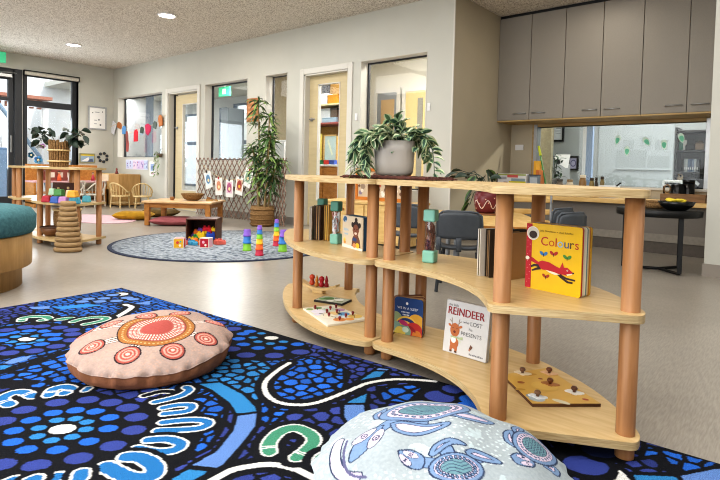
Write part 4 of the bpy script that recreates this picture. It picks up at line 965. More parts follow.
# bottom shelf: rocking board with four pegs
t = thing('rolling_toy', 'curved wooden balance toy carrying four red and amber pegs', 'toy', (-2.075, 2.135, .0752), math.radians(12))
b = MB(); pts = [(-.12+.24*k/12, .018+.030*((k-6)/6)**2) for k in range(13)]
b.prism(pts+[(x_, z_+.014) for x_, z_ in reversed(pts)], -.022, .022, M_PLY, 0, M=UP); b.build('rocker', t)
b = MB(); b.box(-.035, .035, -.02, .02, 0, .019, M_PLY, .003); b.build('base', t)
for k, (dx, co, cone) in enumerate([(-.048, '#b5452c', 0), (-.016, '#b9782c', 1), (.016, '#a3202c', 0), (.048, '#8f1c28', 1)]):
    pr_ = [(.006, 0), (.015, .006), (.016, .018), (.010, .028), (.012, .034), (.0165, .044), (.014, .056), (.004, .062)] if not cone else [(.008, 0), (.014, .004), (.012, .016), (.007, .028), (.011, .033), (.008, .046), (.002, .064)]
    b = MB(); b.lathe(pr_, mat('lacquer '+co, co, .25), 16, (dx, 0, .034+.03*abs(dx/.12)**2)); b.build('peg', t)
# small framed scene tile
t = thing('picture_tile', 'small dark-edged picture tile lying behind the peg board', 'picture tile', (-1.885, 2.045, .0752), math.radians(14))
b = MB(); b.box(-.085, .085, -.055, .055, 0, .010, flat('#2b2a28'), .001); b.build('frame', t)
b = MB(); b.poly([(-.08, -.05, .0106), (.08, -.05, .0106), (.08, .05, .0106), (-.08, .05, .0106)], flat('#aeb3a2'))
for (x_, y_, r_, co) in ((-.03, .01, .03, '#4f7a45'), (-.055, -.012, .02, '#6c9a5a'), (.03, .012, .026, '#dfe0d8'), (.052, -.02, .018, '#8a8f70'), (.0, -.03, .02, '#e4e6df'), (.012, .03, .014, '#3a5236')): b.poly([(p[0], p[1], .0108+r_*.005) for p in circ(x_, y_, r_, 12)], flat(co))
b.build('picture', t)
# peg board with a printed map
t = thing('peg_puzzle', 'pale printed puzzle board with small dark red pegs on the bottom shelf', 'puzzle', (-1.707, 1.846, .0752), math.radians(-18))
qd = [onz(*(300+a/8, 270+c/8), .087) for a, c in ((25, 300), (220, 435), (545, 385), (270, 275))]
mi_ = t.matrix_basis.copy(); inv = (T3(-1.707, 1.846, .0752) @ RZ(math.radians(-18))).inverted()
ql = [inv @ q for q in qd]
b = MB(); b.prism([(q.x, q.y) for q in ql], 0, .010, flat('#e2dccb'), .001); b.build('board', t)
def bil(u, v): return ql[0]*(1-u)*(1-v)+ql[1]*u*(1-v)+ql[2]*u*v+ql[3]*(1-u)*v
b = MB(); r_ = random.Random(5)
for (u, v, rr, co) in ((.3, .25, .035, '#e6e1ea'), (.25, .6, .035, '#c9d3c2'), (.6, .3, .035, '#efe6cf'), (.85, .4, .03, '#d98f52'), (.8, .85, .034, '#e2c06a'), (.6, .72, .03, '#5f9ac8'), (.7, .6, .022, '#c9dbe8'), (.35, .85, .025, '#b98aa8'), (.5, .55, .03, '#e8c98a'), (.1, .4, .02, '#6f8f5a'), (.12, .12, .018, '#8fa56a'), (.9, .62, .022, '#e6a052'), (.45, .1, .018, '#e0d8e4')):
    p = bil(u, v); b.poly([(q[0], q[1], .0104+rr*.006) for q in circ(p.x, p.y, rr, 12)], flat(co))
for (u, v) in ((.15, .3), (.3, .5), (.5, .2), (.75, .35), (.4, .75), (.6, .62), (.8, .8)):
    p = bil(u, v); b.tube([(p.x-.03, p.y, .0108), (p.x-.01, p.y+.012, .0108), (p.x+.02, p.y-.004, .0108)], .0012, INK, 5)
b.build('printed_map', t)
for (u, v) in ((.13, .28), (.28, .62), (.42, .40), (.22, .85), (.62, .30), (.50, .62), (.88, .38), (.78, .62), (.72, .86)):
    p = bil(u, v); b = MB(); b.lathe([(.004, .010), (.004, .016), (.0065, .019), (.0065, .026), (.003, .029)], mat('dark red peg', '#7d1f22', .3), 12, (p.x, p.y, 0)); b.build('peg', t)
# knob puzzle on the right
cx_, cy_ = -.600, 1.690; t = thing('knob_puzzle', 'golden wooden animal puzzle with five brown knobs on the bottom shelf', 'puzzle', (cx_, cy_, .0752), 0)
qs = [(495+a/6, 360+c/6) for a, c in ((45, 88), (225, 262), (635, 262), (310, 48))]
ql = [onz(*q, .085)-Vector((cx_, cy_, 0)) for q in qs]
ql[0].x += .0; b = MB(); b.prism([(q.x, q.y) for q in ql], 0, .010, flat('#c9a04e', .45), .001, side=flat('#5a3a22')); b.build('board', t)
def bil(u, v): return ql[0]*(1-u)*(1-v)+ql[1]*u*(1-v)+ql[2]*u*v+ql[3]*(1-u)*v
b = MB()
for (u, v, r1, r2, a_, co) in ((.50, .50, .075, .045, .4, '#d2ac58'), (.86, .14, .045, .026, .5, '#a9b3b8'), (.75, .1, .03, .014, 1.2, '#8f9ba8'), (.95, .45, .05, .014, .0, '#cfc6ae'), (.12, .5, .05, .012, .9, '#b98f44'), (.55, .04, .03, .01, .7, '#b38a3c'), (.33, .18, .022, .012, .6, '#9a5a2c'), (.9, .86, .018, .009, .3, '#a04a34'), (.28, .6, .014, .008, .2, '#8a4a2c')):
    p = bil(u, v); b.poly([(q[0], q[1], .0104+r2*.01) for q in [(p.x+x_, p.y+z_) for x_, z_ in blob(0, 0, r1*.55, r2*.8, a_)]], flat(co))
b.build('printed_scene', t)
for k, (a, c, co, body) in enumerate([(165, 75, '#e0cfb2', '#6a4a36'), (325, 75, '#d8b08a', '#6b4028'), (330, 140, '#a9713f', '#6e3f22'), (475, 190, '#e6e2da', '#5c3a28'), (255, 215, '#dfe3e4', '#7a5a40')]):
    p = onz(495+a/6, 360+c/6, .088)-Vector((cx_, cy_, .0)); b = MB()
    for (dx, dy, rr, sx_) in ((0, 0, .020, 1.25), (.018, .008, .011, 1), (-.018, -.006, .010, 1.), (.006, -.014, .008, 1)): b.prism([(q[0], q[1]) for q in circ(p.x+dx, p.y+dy, rr*sx_, 14, ry=rr*.8)], .0102, .0122+.0003*rr*10, flat(co))
    pc_ = b.build('animal_piece', t)
    b = MB(); b.lathe([(.005, .012), (.005, .017), (.0095, .020), (.0105, .025), (.007, .030), (.001, .031)], mat('turned brown knob '+body, body, .3), 14, (p.x, p.y, 0)); b.build('knob', pc_)

# ------------------------------------------------------------------ planter on the shelf top, on a woven runner
t = thing('woven_runner', 'dark red-brown woven runner lying on the shelf tops under the grey planter', 'runner', (-1.335, 1.830, ZT[1]), math.radians(0))
b = MB(); MRUN = mat('dark brown woven cord', '#5b3630', .9, 0, .25, 90, None, .6)
for k in range(9): 
    y_ = -.10+.025*k; b.tube([(-.215+.0215*j, y_+.003*(j % 2), .0065+.002*((j+k) % 2)) for j in range(21)], .0068, MRUN, 6)
b.build('weave', t)
b = MB()
for q in (-1, 1):
    for k in range(14): b.tube([(q*.215, -.10+.0155*k, .007), (q*.235, -.10+.0155*k+.003, .004)], .003, MRUN, 5)
b.build('fringe', t)
t = thing('potted_plant', 'rounded grey planter of trailing variegated leaves on the shelf top', 'plant', (-1.352, 1.835, ZT[1]+.016))
M_POT = mat('pale grey glazed pot', '#a29d96', .35, 0, .03, 6)
b = MB()
def sq(r, z, e=3.2, n=36): 
    o = []
    for k in range(n):
        a = 2*PI*k/n; c_, s_ = math.cos(a), math.sin(a); q = r/((abs(c_)**e+abs(s_)**e)**(1/e)); o.append((q*c_, q*s_*.85, z))
    return o
def loft(b, rings, m, cap0=True, cap1=False):
    n = len(rings[0]); vs = [p for r_ in rings for p in r_]; fs = []
    for i in range(len(rings)-1):
        for k in range(n): fs.append((i*n+k, i*n+(k+1) % n, (i+1)*n+(k+1) % n, (i+1)*n+k))
    if cap0: fs.append(tuple(reversed(range(n))))
    if cap1: fs.append(tuple((len(rings)-1)*n+k for k in range(n)))
    b.add(vs, fs, m, True)
loft(b, [sq(.066, 0), sq(.074, .003), sq(.081, .014), sq(.084, .05), sq(.086, .10), sq(.088, .146), sq(.082, .146), sq(.079, .12)], M_POT); b.build('pot', t, rz=math.radians(35))
b = MB(); loft(b, [sq(.079, .118), sq(.078, .122)], mat('potting soil', '#3a2a20', .95, 0, .3, 60), True, True); b.build('soil', t, rz=math.radians(35))
b = MB(); r_ = random.Random(12); VA = (mat('grey green leaf', '#5d7a58', .45, 0, .25, 30), mat('cream leaf margin', '#c3cba6', .5, 0, .1, 30)); VB = (mat('deep blue green leaf', '#3c5a4c', .4, 0, .25, 30), mat('pale leaf margin 2', '#9db58c', .5, 0, .1, 30))
vx = Vector((.766, .643, 0)); vy = Vector((-.643, .766, 0))
st = MB()
for k in range(150):                               # bushy crown
    a = r_.random()*2*PI; q = r_.random()**.6; el = r_.uniform(.05, 1.3)
    e_ = vx*(math.cos(a)*.135*q)+vy*(math.sin(a)*.09*q); tip = Vector((e_.x, e_.y, .135+.075*math.sin(el)*(1.15-q*.6)+r_.uniform(-.02, .02)))
    if k % 3 == 0: st.tube([(0, 0, .11), tuple(Vector((e_.x*.6, e_.y*.6, .15))), tuple(tip)], .0018, VB[0], 4)
    d = Vector((e_.x, e_.y, 0))*6+Vector((r_.uniform(-.7, .7), r_.uniform(-.7, .7), r_.uniform(-.35, .6)))
    b.leaf(tip, d, r_.uniform(.042, .070), r_.uniform(.026, .040), r_.choice((VA, VB, VA)), r_.uniform(.1, .6), r_.uniform(-1, 1), 4)
for (x0_, z0_, n_) in ((.01, .255, 5), (-.05, .215, 4), (.03, .225, 4)):   # upright shoots
    st.tube([(0, 0, .13), tuple(vx*x0_+Vector((0, 0, z0_)))], .002, VB[0], 4)
    for k in range(n_): b.leaf(vx*x0_+Vector((0, 0, z0_-.012*k)), vx*r_.uniform(-1, 1)+vy*r_.uniform(-1, .4)+Vector((0, 0, .8)), .055, .036, r_.choice((VA, VB)), .3, r_.uniform(-.8, .8), 4)
for (sgn, runs) in ((-1, ((.17, .015, -.03), (.15, .06, .02), (.165, .10, -.06), (.13, .02, -.08), (.12, .05, -.05))), (1, ((.150, .06, -.04), (.165, .012, -.06), (.14, .10, .02), (.12, .13, -.02)))):
    for (rc, zend, y_) in runs:
        path = smoothline([vx*sgn*.05+vy*y_*.6+Vector((0, 0, .145)), vx*sgn*rc*.62+vy*y_+Vector((0, 0, .165)), vx*sgn*rc*.92+vy*y_+Vector((0, 0, .11+zend*.3)), vx*sgn*rc+vy*y_+Vector((0, 0, zend))], 6)
        st.tube(path, .0018, VB[0], 4)
        for j in range(2, len(path)):
            for q in range(2 if sgn < 0 else 1):
                d = (path[j]-path[j-1]).normalized()*.5+Vector((r_.uniform(-1, 1), r_.uniform(-1, 1), r_.uniform(-.3, .7)))
                b.leaf(path[j], d, r_.uniform(.034, .056), r_.uniform(.022, .034), r_.choice((VA, VB)), .4, r_.uniform(-.9, .9), 4)
b.build('foliage', t); st.build('stems', t)
# ------------------------------------------------------------------ left and far side of the room
# upholstered curved ottoman
az = math.radians(-71.75); Ro = .52; d_ = 4.05; a_c = az-math.asin(Ro/d_); ox, oy = d_*math.sin(a_c), d_*math.cos(a_c)
t = thing('ottoman', 'round teal-topped ottoman with oak sides, at the left edge of the photo', 'ottoman', (ox, oy, 0))
b = MB(); b.lathe([(Ro-.055, 0), (Ro-.055, .125), (Ro-.02, .13)], M_OAK, 64); b.build('plinth', t)
b = MB(); b.lathe([(Ro-.05, .128), (Ro-.006, .128), (Ro, .134), (Ro, .325), (Ro-.01, .33)], M_OAK, 64); b.build('side_panel', t)
b = MB(); b.lathe([(Ro-.03, .328), (Ro+.006, .334), (Ro+.022, .36), (Ro+.024, .44), (Ro-.006, .482), (Ro-.08, .497), (.02, .502)], M_TEAL, 64); b.build('seat_cushion', t)

# things on the far shelf
def blockshape(m, w, h):
    b = MB(); b.frustum((0, 0, 0), (0, 0, h), w, w*.8, w*.80, w*.62, m, w*.12); return b
GB = 'coloured stacking blocks on the far shelf'
def fpos(x, y, z): p = onz(x, y, z); return (p.x, p.y, z)
zb = ZM[1]+.0005
for (xa, yb, w_, co, lab) in ((46, 202.2, .085, '#a82a3c', 'dark red block at the left end of the front row on the far shelf'), (54.5, 203.2, .085, '#3d5fa6', 'navy blue block beside the red one on the far shelf'),
                              (63, 203.4, .09, '#b583b5', 'mauve pink block in the middle of the far shelf front row'), (73.5, 203.8, .09, '#4aa3bd', 'turquoise block at the front, left of the shelf post'), (85.5, 202.2, .07, '#5fb3c8', 'light turquoise block right of the shelf post')):
    p = onz(xa, yb, zb); b = blockshape(flat(co, .5), w_, .062); tag(b.build('toy_block', loc=(p.x, p.y+.01, zb), rz=.55), lab, 'block', GB)
for (xa, yb, w_, co, lab) in ((59.5, 195.6, .085, '#4f8a4c', 'green block stacked on the front row of the far shelf'), (52.5, 194.6, .06, '#a9cbb0', 'pale green block behind the green one on the far shelf'), (73.0, 196.6, .085, '#d49a35', 'orange block stacked on the turquoise one on the far shelf'), (69.0, 195.0, .05, '#d9bf98', 'pale tan block left of the orange block on the far shelf')):
    p = onY(xa, yb, onz(63, 203.4, zb).y+.012); b = blockshape(flat(co, .5), w_, .062); tag(b.build('toy_block', loc=(p.x, p.y, zb+.063), rz=.55), lab, 'block', GB)
t = thing('framed_picture', 'dark brown framed peg picture standing behind the coloured blocks', 'picture', (-5.72, 2.16, zb), math.radians(38), tilt=(math.radians(-6), 0))
b = MB()
for (a0, a1, c0, c1) in ((-.11, -.095, 0, .17), (.095, .11, 0, .17), (-.095, .095, 0, .015), (-.095, .095, .155, .17)): b.box(a0, a1, -.008, .008, c0, c1, M_DWOOD, .002)
b.build('frame', t); b = MB(); b.box(-.095, .095, -.003, .004, .015, .155, flat('#4b2a20'))
for (x_, z_) in ((-.05, .11), (.05, .115), (.05, .06), (-.04, .05)): b.lathe([(.014, 0), (.012, .006), (.004, .009)], flat('#dfc79a'), 10, M=T3(x_, -.003, z_) @ RX(PI/2))
b.build('picture', t)
# basket plant on top of that shelf
pb = onY(59, 166.5, 2.05); t = thing('basket_plant', 'twig basket vase of dark leaves on top of the far shelf', 'plant', (pb.x, 2.05, ZT[1]))
b = MB(); r_ = random.Random(3)
for k in range(22):
    a = 2*PI*k/22; b.tube([(.072*math.cos(a), .072*math.sin(a), 0), (.078*math.cos(a+.05), .078*math.sin(a+.05), .14), (.084*math.cos(a), .084*math.sin(a), .235+.03*r_.random())], .0105, M_WICK, 6)
b.lathe([(.066, .0), (.072, .01), (.074, .21), (.04, .21)], M_DWOOD, 22); b.build('twig_basket', t)
b = MB()
for z in (.055, .16): b.tube([(.093*math.cos(2*PI*k/24), .093*math.sin(2*PI*k/24), z) for k in range(25)], .008, M_RATT, 6)
b.build('binding', t)
b = MB()
for side in (-1, 1):
    for k in range(26):
        c_ = Vector((.766*side*.17, .643*side*.17, .27))+Vector((r_.uniform(-.07, .07), r_.uniform(-.07, .07), r_.uniform(-.09, .10)))
        if k % 4 == 0: b.tube([(0, 0, .17), (c_.x*.5, c_.y*.5, .26), tuple(c_)], .003, M_LEAFD, 5)
        b.leaf(c_, (r_.uniform(-1, 1), r_.uniform(-1, 1), r_.uniform(-.6, .6)), .085, .06, (M_LEAFD, M_LEAFD), .3, r_.uniform(-1, 1), 4)
b.build('foliage', t)
# lower basket and bowl on its bottom shelf
pb = onz(50, 233, ZB[1]); 
t = thing('wicker_basket', 'tall woven basket on the bottom tier of the far shelf', 'basket', (-5.60, 2.16, ZB[1]))
b = MB(); b.lathe([(.10, 0), (.115, .02), (.125, .15), (.12, .24), (.11, .24), (.105, .03)], M_WICK, 26); b.build('weave', t); b = MB(); b.tube([(.122*math.cos(2*PI*k/26), .122*math.sin(2*PI*k/26), .24) for k in range(27)], .010, M_RATT, 6); b.build('rim', t)
t = thing('wooden_bowl', 'round brown wooden bowl at the front of the far shelf bottom tier', 'bowl', (onz(50, 236, ZB[1]).x, onz(50, 236, ZB[1]).y+.02, ZB[1]))
b = MB(); b.lathe([(.035, 0), (.06, .008), (.09, .04), (.105, .085), (.098, .085), (.08, .04), (.02, .015)], wood('walnut', '#7a5436', '#5b3b25'), 26); b.build('bowl_body', t)
b = MB(); b.lathe([(.105, .082), (.108, .086), (.105, .092), (.098, .092), (.097, .084)], flat('#4a3020'), 26); b.build('rim', t)
# stacked wooden rings in front of the shelf
p = onz(68, 251.5); t = thing('wooden_stacker', 'tapering tower of stacked wooden rings standing on the floor', 'stacking toy', (p.x, p.y, 0), math.radians(40))
MR = wood('hazel wood', '#a58a63', '#866a48', (4, 4, 20), .45, 6)
for k in range(10):
    w_ = .122-.0058*k; h_ = .0445; b = MB()
    b.lathe([(w_-.020, .001), (w_-.006, .005), (w_, h_*.5), (w_-.006, h_-.005), (w_-.020, h_-.001)], MR, 26, sy=.7, c=(0, 0, k*h_)); b.build('ring', t)

# ------------------------------------------------------------------ far end: noticeboard, pictures, toys
def at_left(x, y): return onX(x, y, XL+.01)
a = at_left(88, 105.5); b_ = at_left(106.5, 130.5)
t = thing('noticeboard', 'white framed notice hung on the far left wall', 'noticeboard', (XL, (a.y+b_.y)/2, (a.z+b_.z)/2))
hw, hh = (b_.y-a.y)/2, (a.z-b_.z)/2
b = MB()
for (y0, y1, z0, z1) in ((-hw, -hw+.03, -hh, hh), (hw-.03, hw, -hh, hh), (-hw+.03, hw-.03, -hh, -hh+.03), (-hw+.03, hw-.03, hh-.03, hh)): b.box(.0, .022, y0, y1, z0, z1, mat('silver frame', '#a5a7a8', .4, .3), .003)
b.build('frame', t)
b = MB(); b.box(.002, .010, -hw+.03, hw-.03, -hh+.03, hh-.03, M_WHITE); YZ = RZ(PI/2) @ RX(PI/2)
for (y_, z_, sz_) in ((-.05, .11, .09), (-.06, -.05, .05), (-.06, -.12, .05)): b.box(.010, .0108, y_, y_+sz_, z_, z_+.014, flat('#8d9096'))
for (y_, z_, r0) in ((-.09, .10, .012), (.10, .13, .012), (.06, -.13, .018), (.03, -.03, .016)): b.poly([(.011, y_+r0*math.cos(k), z_+r0*math.sin(k)) for k in np.arange(0, 6.28, .6)], flat('#55585e'))
b.build('notice_sheet', t)
a = at_left(79.5, 153); b_ = at_left(95, 163); hw, hh = (b_.y-a.y)/2, (a.z-b_.z)/2
t = thing('framed_picture', 'small yellow and blue picture hung low on the far left wall', 'picture', (XL, (a.y+b_.y)/2, (a.z+b_.z)/2))
b = MB()
for (y0, y1, z0, z1) in ((-hw, -hw+.02, -hh, hh), (hw-.02, hw, -hh, hh), (-hw+.02, hw-.02, -hh, -hh+.02), (-hw+.02, hw-.02, hh-.02, hh)): b.box(0, .02, y0, y1, z0, z1, flat('#8d8a6a'), .002)
b.build('frame', t); b = MB(); b.box(.0, .012, -hw+.02, hw-.02, -hh+.02, hh-.02, flat('#8fa2b4'))
b.poly([(.0125, -hw+.02, hh-.05), (.0125, hw-.02, hh-.05), (.0125, hw-.02, hh-.02), (.0125, -hw+.02, hh-.02)], flat('#c9b23a')); b.poly([(.0125, -hw+.03, -hh+.03), (.0125, hw-.1, -hh+.03), (.0125, .02, .02)], flat('#dcdcdc')); b.poly([(.013, 0, -hh+.02), (.013, hw-.03, -hh+.02), (.013, hw-.05, -.01), (.013, .04, -.02)], flat('#56607a')); b.build('picture', t)
c = at_left(103, 157.5); t = thing('pebble_wreath', 'ring of dark leaf rosettes on the far left wall beside the small picture', 'wreath', (XL, c.y, c.z))
b = MB()
for k in range(7):
    a = 2*PI*k/7+.4; q = .085
    for j in range(5): w_ = 2*PI*j/5; b.ball((.012, q*math.cos(a)+.018*math.cos(w_), q*math.sin(a)+.018*math.sin(w_)), (.008, .017, .014), flat('#3b4046'), 8)
b.build('rosettes', t); b = MB(); b.tube([(.0035, .085*math.cos(2*PI*k/24), .085*math.sin(2*PI*k/24)) for k in range(25)], .004, M_RATT, 5); b.build('ring', t)
# exit sign near the ceiling, top left
c = onX(-6, 56, XL+.35); t = thing('exit_sign', 'green exit sign under the ceiling at the top left corner', 'exit sign', (c.x, c.y, c.z))
b = MB(); b.box(-.02, .02, -.17, .17, -.09, .09, mat('exit green', '#3fae7e', .5), .006); b.build('sign_panel', t)
b = MB(); b.box(-.012, .012, -.03, .03, .09, CEIL-c.z, M_WPL); b.build('hanger', t)
b = MB(); b.poly([(.021, -.06, -.06), (.021, .0, -.06), (.021, .0, .06), (.021, -.06, .06)], flat('#dff3e8')); b.poly([(.021, .03, -.05), (.021, .07, -.02), (.021, .05, .05), (.021, .03, .03)], flat('#dff3e8')); b.build('running_figure_mark', t)
# garland of hanging shapes across the corner and the first window
gp = [onY(107.5, 128, 4.98)]; gp[0] = Vector((XL+.10, 4.93, onX(109, 127, XL+.1).z))
for (x_, y_) in ((118, 124), (124, 130), (128, 133), (136, 131), (142, 128), (148, 126), (155, 124), (160, 119), (166, 115)): gp.append(onY(x_, y_, WB-.03))
t = thing('garland', 'string garland with red, blue and orange felt shapes across the first window', 'garland', tuple(gp[0]))
g0 = gp[0]; b = MB(); b.tube([p-g0 for p in smoothline(gp, 4)], .004, M_RATT, 5); b.build('string', t)
def hang(nm, x_, y_, w_, h_, co, rot=0., pts=None):
    p = onY(x_, y_, WB-.035)-g0; b = MB(); pts = pts or [(-.5, -.5), (.5, -.5), (.55, .2), (.3, .5), (-.3, .5), (-.55, .2)]
    b.prism([(q[0]*w_, q[1]*h_) for q in pts], -.008, .008, flat(co, .8), .002, M=T3(*p) @ RY(rot) @ UP); b.build(nm, t)
hang('paper_tag', 113.5, 128, .16, .24, '#dadbe0', .45, [(-.5, -.5), (.5, -.5), (.5, .5), (-.5, .5)])
hang('felt_shape', 119.5, 125.5, .17, .12, '#a8683a', .3); hang('felt_shape', 124, 130, .12, .16, '#5d93c8'); hang('felt_shape', 127, 137, .08, .22, '#8f4d45', -.1); hang('felt_shape', 127.5, 146, .08, .22, '#a3504a', .1)
hang('felt_shape', 136, 135.5, .15, .24, '#c9202f', .05, [(-.5, -.5), (.5, -.45), (.42, .3), (.15, .5), (-.3, .45), (-.5, .2)]); hang('felt_shape', 142, 130, .11, .12, '#3c4a3e', .2); hang('felt_shape', 148, 129.5, .2, .22, '#b8234f', 0, [(-.4, -.3), (0, -.5), (.5, -.1), (.5, .3), (0, .5), (-.5, .4)])
hang('felt_shape', 155, 125, .11, .13, '#59635c', .3); hang('felt_shape', 160.5, 120.5, .12, .2, '#b5713f', -.2); 
# posters under the first window, small poster and hanging plant
def wall_rect(nm, lab, cat, xa, ya, xb, yb, base, bits):
    a = onY(xa, ya, WB-.006); b_ = onY(xb, yb, WB-.006); hw = (b_.x-a.x)/2; hh = (a.z-b_.z)/2; b = MB()
    b.box(-hw, hw, -.004, .003, -hh, hh, base)
    for k, (u0, u1, v0, v1, co) in enumerate(bits): y_ = -.0046-.0002*k; b.poly([(-hw+2*hw*u0, y_, -hh+2*hh*v0), (-hw+2*hw*u1, y_, -hh+2*hh*v0), (-hw+2*hw*u1, y_, -hh+2*hh*v1), (-hw+2*hw*u0, y_, -hh+2*hh*v1)], flat(co))
    return tag(b.build(nm, loc=((a.x+b_.x)/2, WB-.0028, (a.z+b_.z)/2)), lab, cat)
r_ = random.Random(9); bits = []
for k in range(6):
    u = k/6; bits.append((u+.01, u+.155, .08, .92, r_.choice(['#c9b6d6', '#b7c2dd', '#dcc6d8', '#c6cce6'])))
    for j in range(4): x_ = u+.02+r_.random()*.08; z_ = .15+r_.random()*.6; bits.append((x_, x_+.03, z_, z_+.14, r_.choice(['#7a5a9a', '#5f72b8', '#a8506a', '#4d5f8e', '#8a6fb0'])))
wall_rect('picture_strip', 'long strip of purple pictures under the first window', 'poster', 126, 159.5, 148, 170, flat('#cfd0de'), bits)
wall_rect('poster', 'small white poster with a blue picture right of the purple strip', 'poster', 149.7, 161.5, 155.3, 176, M_WHITE, [(.15, .85, .35, .85, '#93a6c9'), (.2, .8, .1, .25, '#c2a4b2'), (.3, .7, .45, .7, '#6d7fb0')])
c = onY(160, 153.5, WB-.05); t = thing('hanging_plant', 'small trailing plant hung on the wall right of the first window', 'plant', (c.x, WB-.06, c.z))
b = MB(); b.lathe([(.02, -.07), (.045, -.06), (.055, .0), (.05, .0), (.04, -.05)], flat('#6b5b4a'), 16); b.build('pot', t)
b = MB(); b.tube([(0, 0, 0), (0, .03, .08), (0, .055, .10)], .003, M_BLACK, 5); b.build('hook', t)
b = MB()
for k in range(34):
    q = r_.random(); x_ = r_.uniform(-.10, .09)*(.5+q); z_ = .03-.42*q
    if k % 3 == 0: b.tube([(0, -.02, 0), (x_*.7, -.05, z_*.4+.01), (x_, -.04, z_)], .002, M_LEAF2, 4)
    b.leaf((x_, -.04, z_), (r_.uniform(-1, 1), -.6, r_.uniform(-1, .3)), .055, .03, r_.choice(((M_LEAFD, M_LEAFP), (M_LEAF, M_LEAF2))), .3, 0, 3)
b.build('foliage', t)

# toy shelf with dolls at the far end, box cabinet, rattan chairs
def P0(x, y, z=0): p = onz(x, y, z); return p
t = thing('toy_shelf', 'low wooden play kitchen shelf with a pink top at the far end of the room', 'shelf', (-10.35, 3.98, 0), 0)
b = MB(); pk_ = flat('#c9a0a4'); b.box(-.2, .22, -.62, .62, .43, .46, pk_, .004); b.build('top_board', t)
b = MB(); b.box(-.2, .22, -.62, .62, .06, .09, M_PINE, .003); b.box(-.2, .22, -.60, .60, .24, .26, M_PINE, .003); b.build('shelf_board', t)
for y_ in (-.62, -.01, .58):
    b = MB(); b.box(-.2, .22, y_, y_+.04, 0, .43, M_PINE, .004); b.build('side_panel', t)
b = MB(); b.box(-.2, -.18, -.62, .62, .46, .75, M_PINE, .004); b.build('back_panel', t)
dh = thing('doll_house', 'dark red toy house with tiny windows on the far pink shelf', 'doll house', (-10.38, 3.85, .46))
b = MB(); b.prism([(-.22, 0), (.22, 0), (.22, .18), (0, .30), (-.22, .18)], -.1, .1, flat('#8a4a40'), .004, M=RZ(PI/2) @ UP); b.build('house_body', dh)
b = MB(); b.add([(-.12, -.25, .165), (.12, -.25, .165), (.12, 0, .31), (-.12, 0, .31), (-.12, .25, .165), (.12, .25, .165)], [(0, 1, 2, 3), (3, 2, 5, 4)], flat('#6b3a35')); b.build('roof', dh)
b = MB()
for y_ in (-.14, .0, .14):
    b = MB(); b.box(.1, .106, y_-.035, y_+.035, .06, .15, flat('#d9cdbf')); b.build('window', dh)
def figure(nm, lab, x, y, z, h, dress, cat='toy figure'):
    t = thing(nm, lab, cat, (x, y, z), PI/2, 'little toy figures on the far shelf'); b = MB(); b.lathe([(h*.20, 0), (h*.17, h*.3), (h*.09, h*.62), (h*.05, h*.66)], flat(dress), 14); b.build('dress', t); b = MB(); b.ball((0, 0, h*.78), h*.14, flat('#c99a7c'), 10); b.build('head', t); b = MB(); b.ball((0, h*.02, h*.83), (h*.15, h*.15, h*.12), flat('#4a3326'), 10); b.build('hair', t)
figure('toy_doll', 'orange dressed toy doll in front of the toy house', -10.22, 3.80, .46, .19, '#d8613a'); figure('toy_doll', 'white dressed toy doll right of the orange one', -10.22, 3.98, .46, .19, '#e2dcd8'); figure('toy_doll', 'crimson dressed toy doll at the right end of the pink shelf', -10.25, 4.40, .46, .17, '#a83244')
# dark-headed ivory rattan dolls' chairs in front of the toy shelf
def rattan_chair(nm, lab, x, y, rz, s, m, grp):
    t = thing(nm, lab, 'chair', (x, y, 0), rz, grp)
    def ring(r, z, sx_=1, sy_=1, n=20): return [(sx_*r*math.cos(2*PI*k/n), sy_*r*math.sin(2*PI*k/n), z) for k in range(n+1)]
    for q in range(4):
        a = PI/4+PI/2*q; b = MB(); b.tube([(.20*s*math.cos(a), .20*s*math.sin(a), 0), (.175*s*math.cos(a), .175*s*math.sin(a), .26*s)], .014*s, m, 7); b.build('leg', t)
    b = MB(); b.lathe([(.19*s, .25*s), (.20*s, .265*s), (.19*s, .28*s), (.02, .275*s)], m, 20); b.build('seat', t)
    b = MB(); arc = [(.21*s*math.cos(math.radians(a)), .21*s*math.sin(math.radians(a)), s*(.36+.20*max(0, math.sin(math.radians(a+0)))**1.0 if a > 0 else .36)) for a in range(-20, 201, 10)]
    b.tube([(.19*s, -.08*s, .27*s)]+arc+[(-.19*s, -.08*s, .27*s)], .015*s, m, 7)
    for a in range(10, 171, 20):
        c_, s_ = math.cos(math.radians(a)), math.sin(math.radians(a)); b.tube([(.18*s*c_, .18*s*s_, .275*s), (.21*s*c_, .21*s*s_, s*(.36+.20*s_))], .008*s, m, 5)
    b.tube(ring(.185*s, .12*s), .008*s, m, 5); b.build('backrest', t)
    return t
GR = 'pale rattan toddler chairs at the far end'
rattan_chair('rattan_chair', 'pale rattan toddler chair in front of the tan box cabinet', -9.42, 4.52, math.radians(200), .80, M_RATT, GR)
rattan_chair('rattan_chair', 'pale rattan toddler chair further right, beside the window wall', -9.16, 4.80, math.radians(240), .80, M_RATT, GR)
GR = 'small ivory rattan doll chairs by the toy shelf'
rattan_chair('doll_chair', 'ivory rattan doll chair in front of the toy house', -9.85, 3.90, math.radians(-60), .84, M_RATW, GR)
rattan_chair('doll_chair', 'ivory rattan doll chair at the right end of the toy shelf', -9.88, 4.28, math.radians(-70), .84, M_RATW, GR)
t = thing('box_cabinet', 'tan and cream box cabinet in the far corner under the garland', 'cabinet', (-10.05, 4.80, 0), 0)
b = MB(); b.box(-.0, .40, -.20, .22, .02, .60, M_OAK, .006); b.build('cabinet_body', t)
b = MB(); b.box(-.55, -.01, -.18, .22, .30, .60, M_PINEL, .005); b.build('open_box', t)
b = MB(); b.box(-.53, -.03, -.19, -.18, .46, .585, flat('#d9cbb0')); b.build('drawer', t)
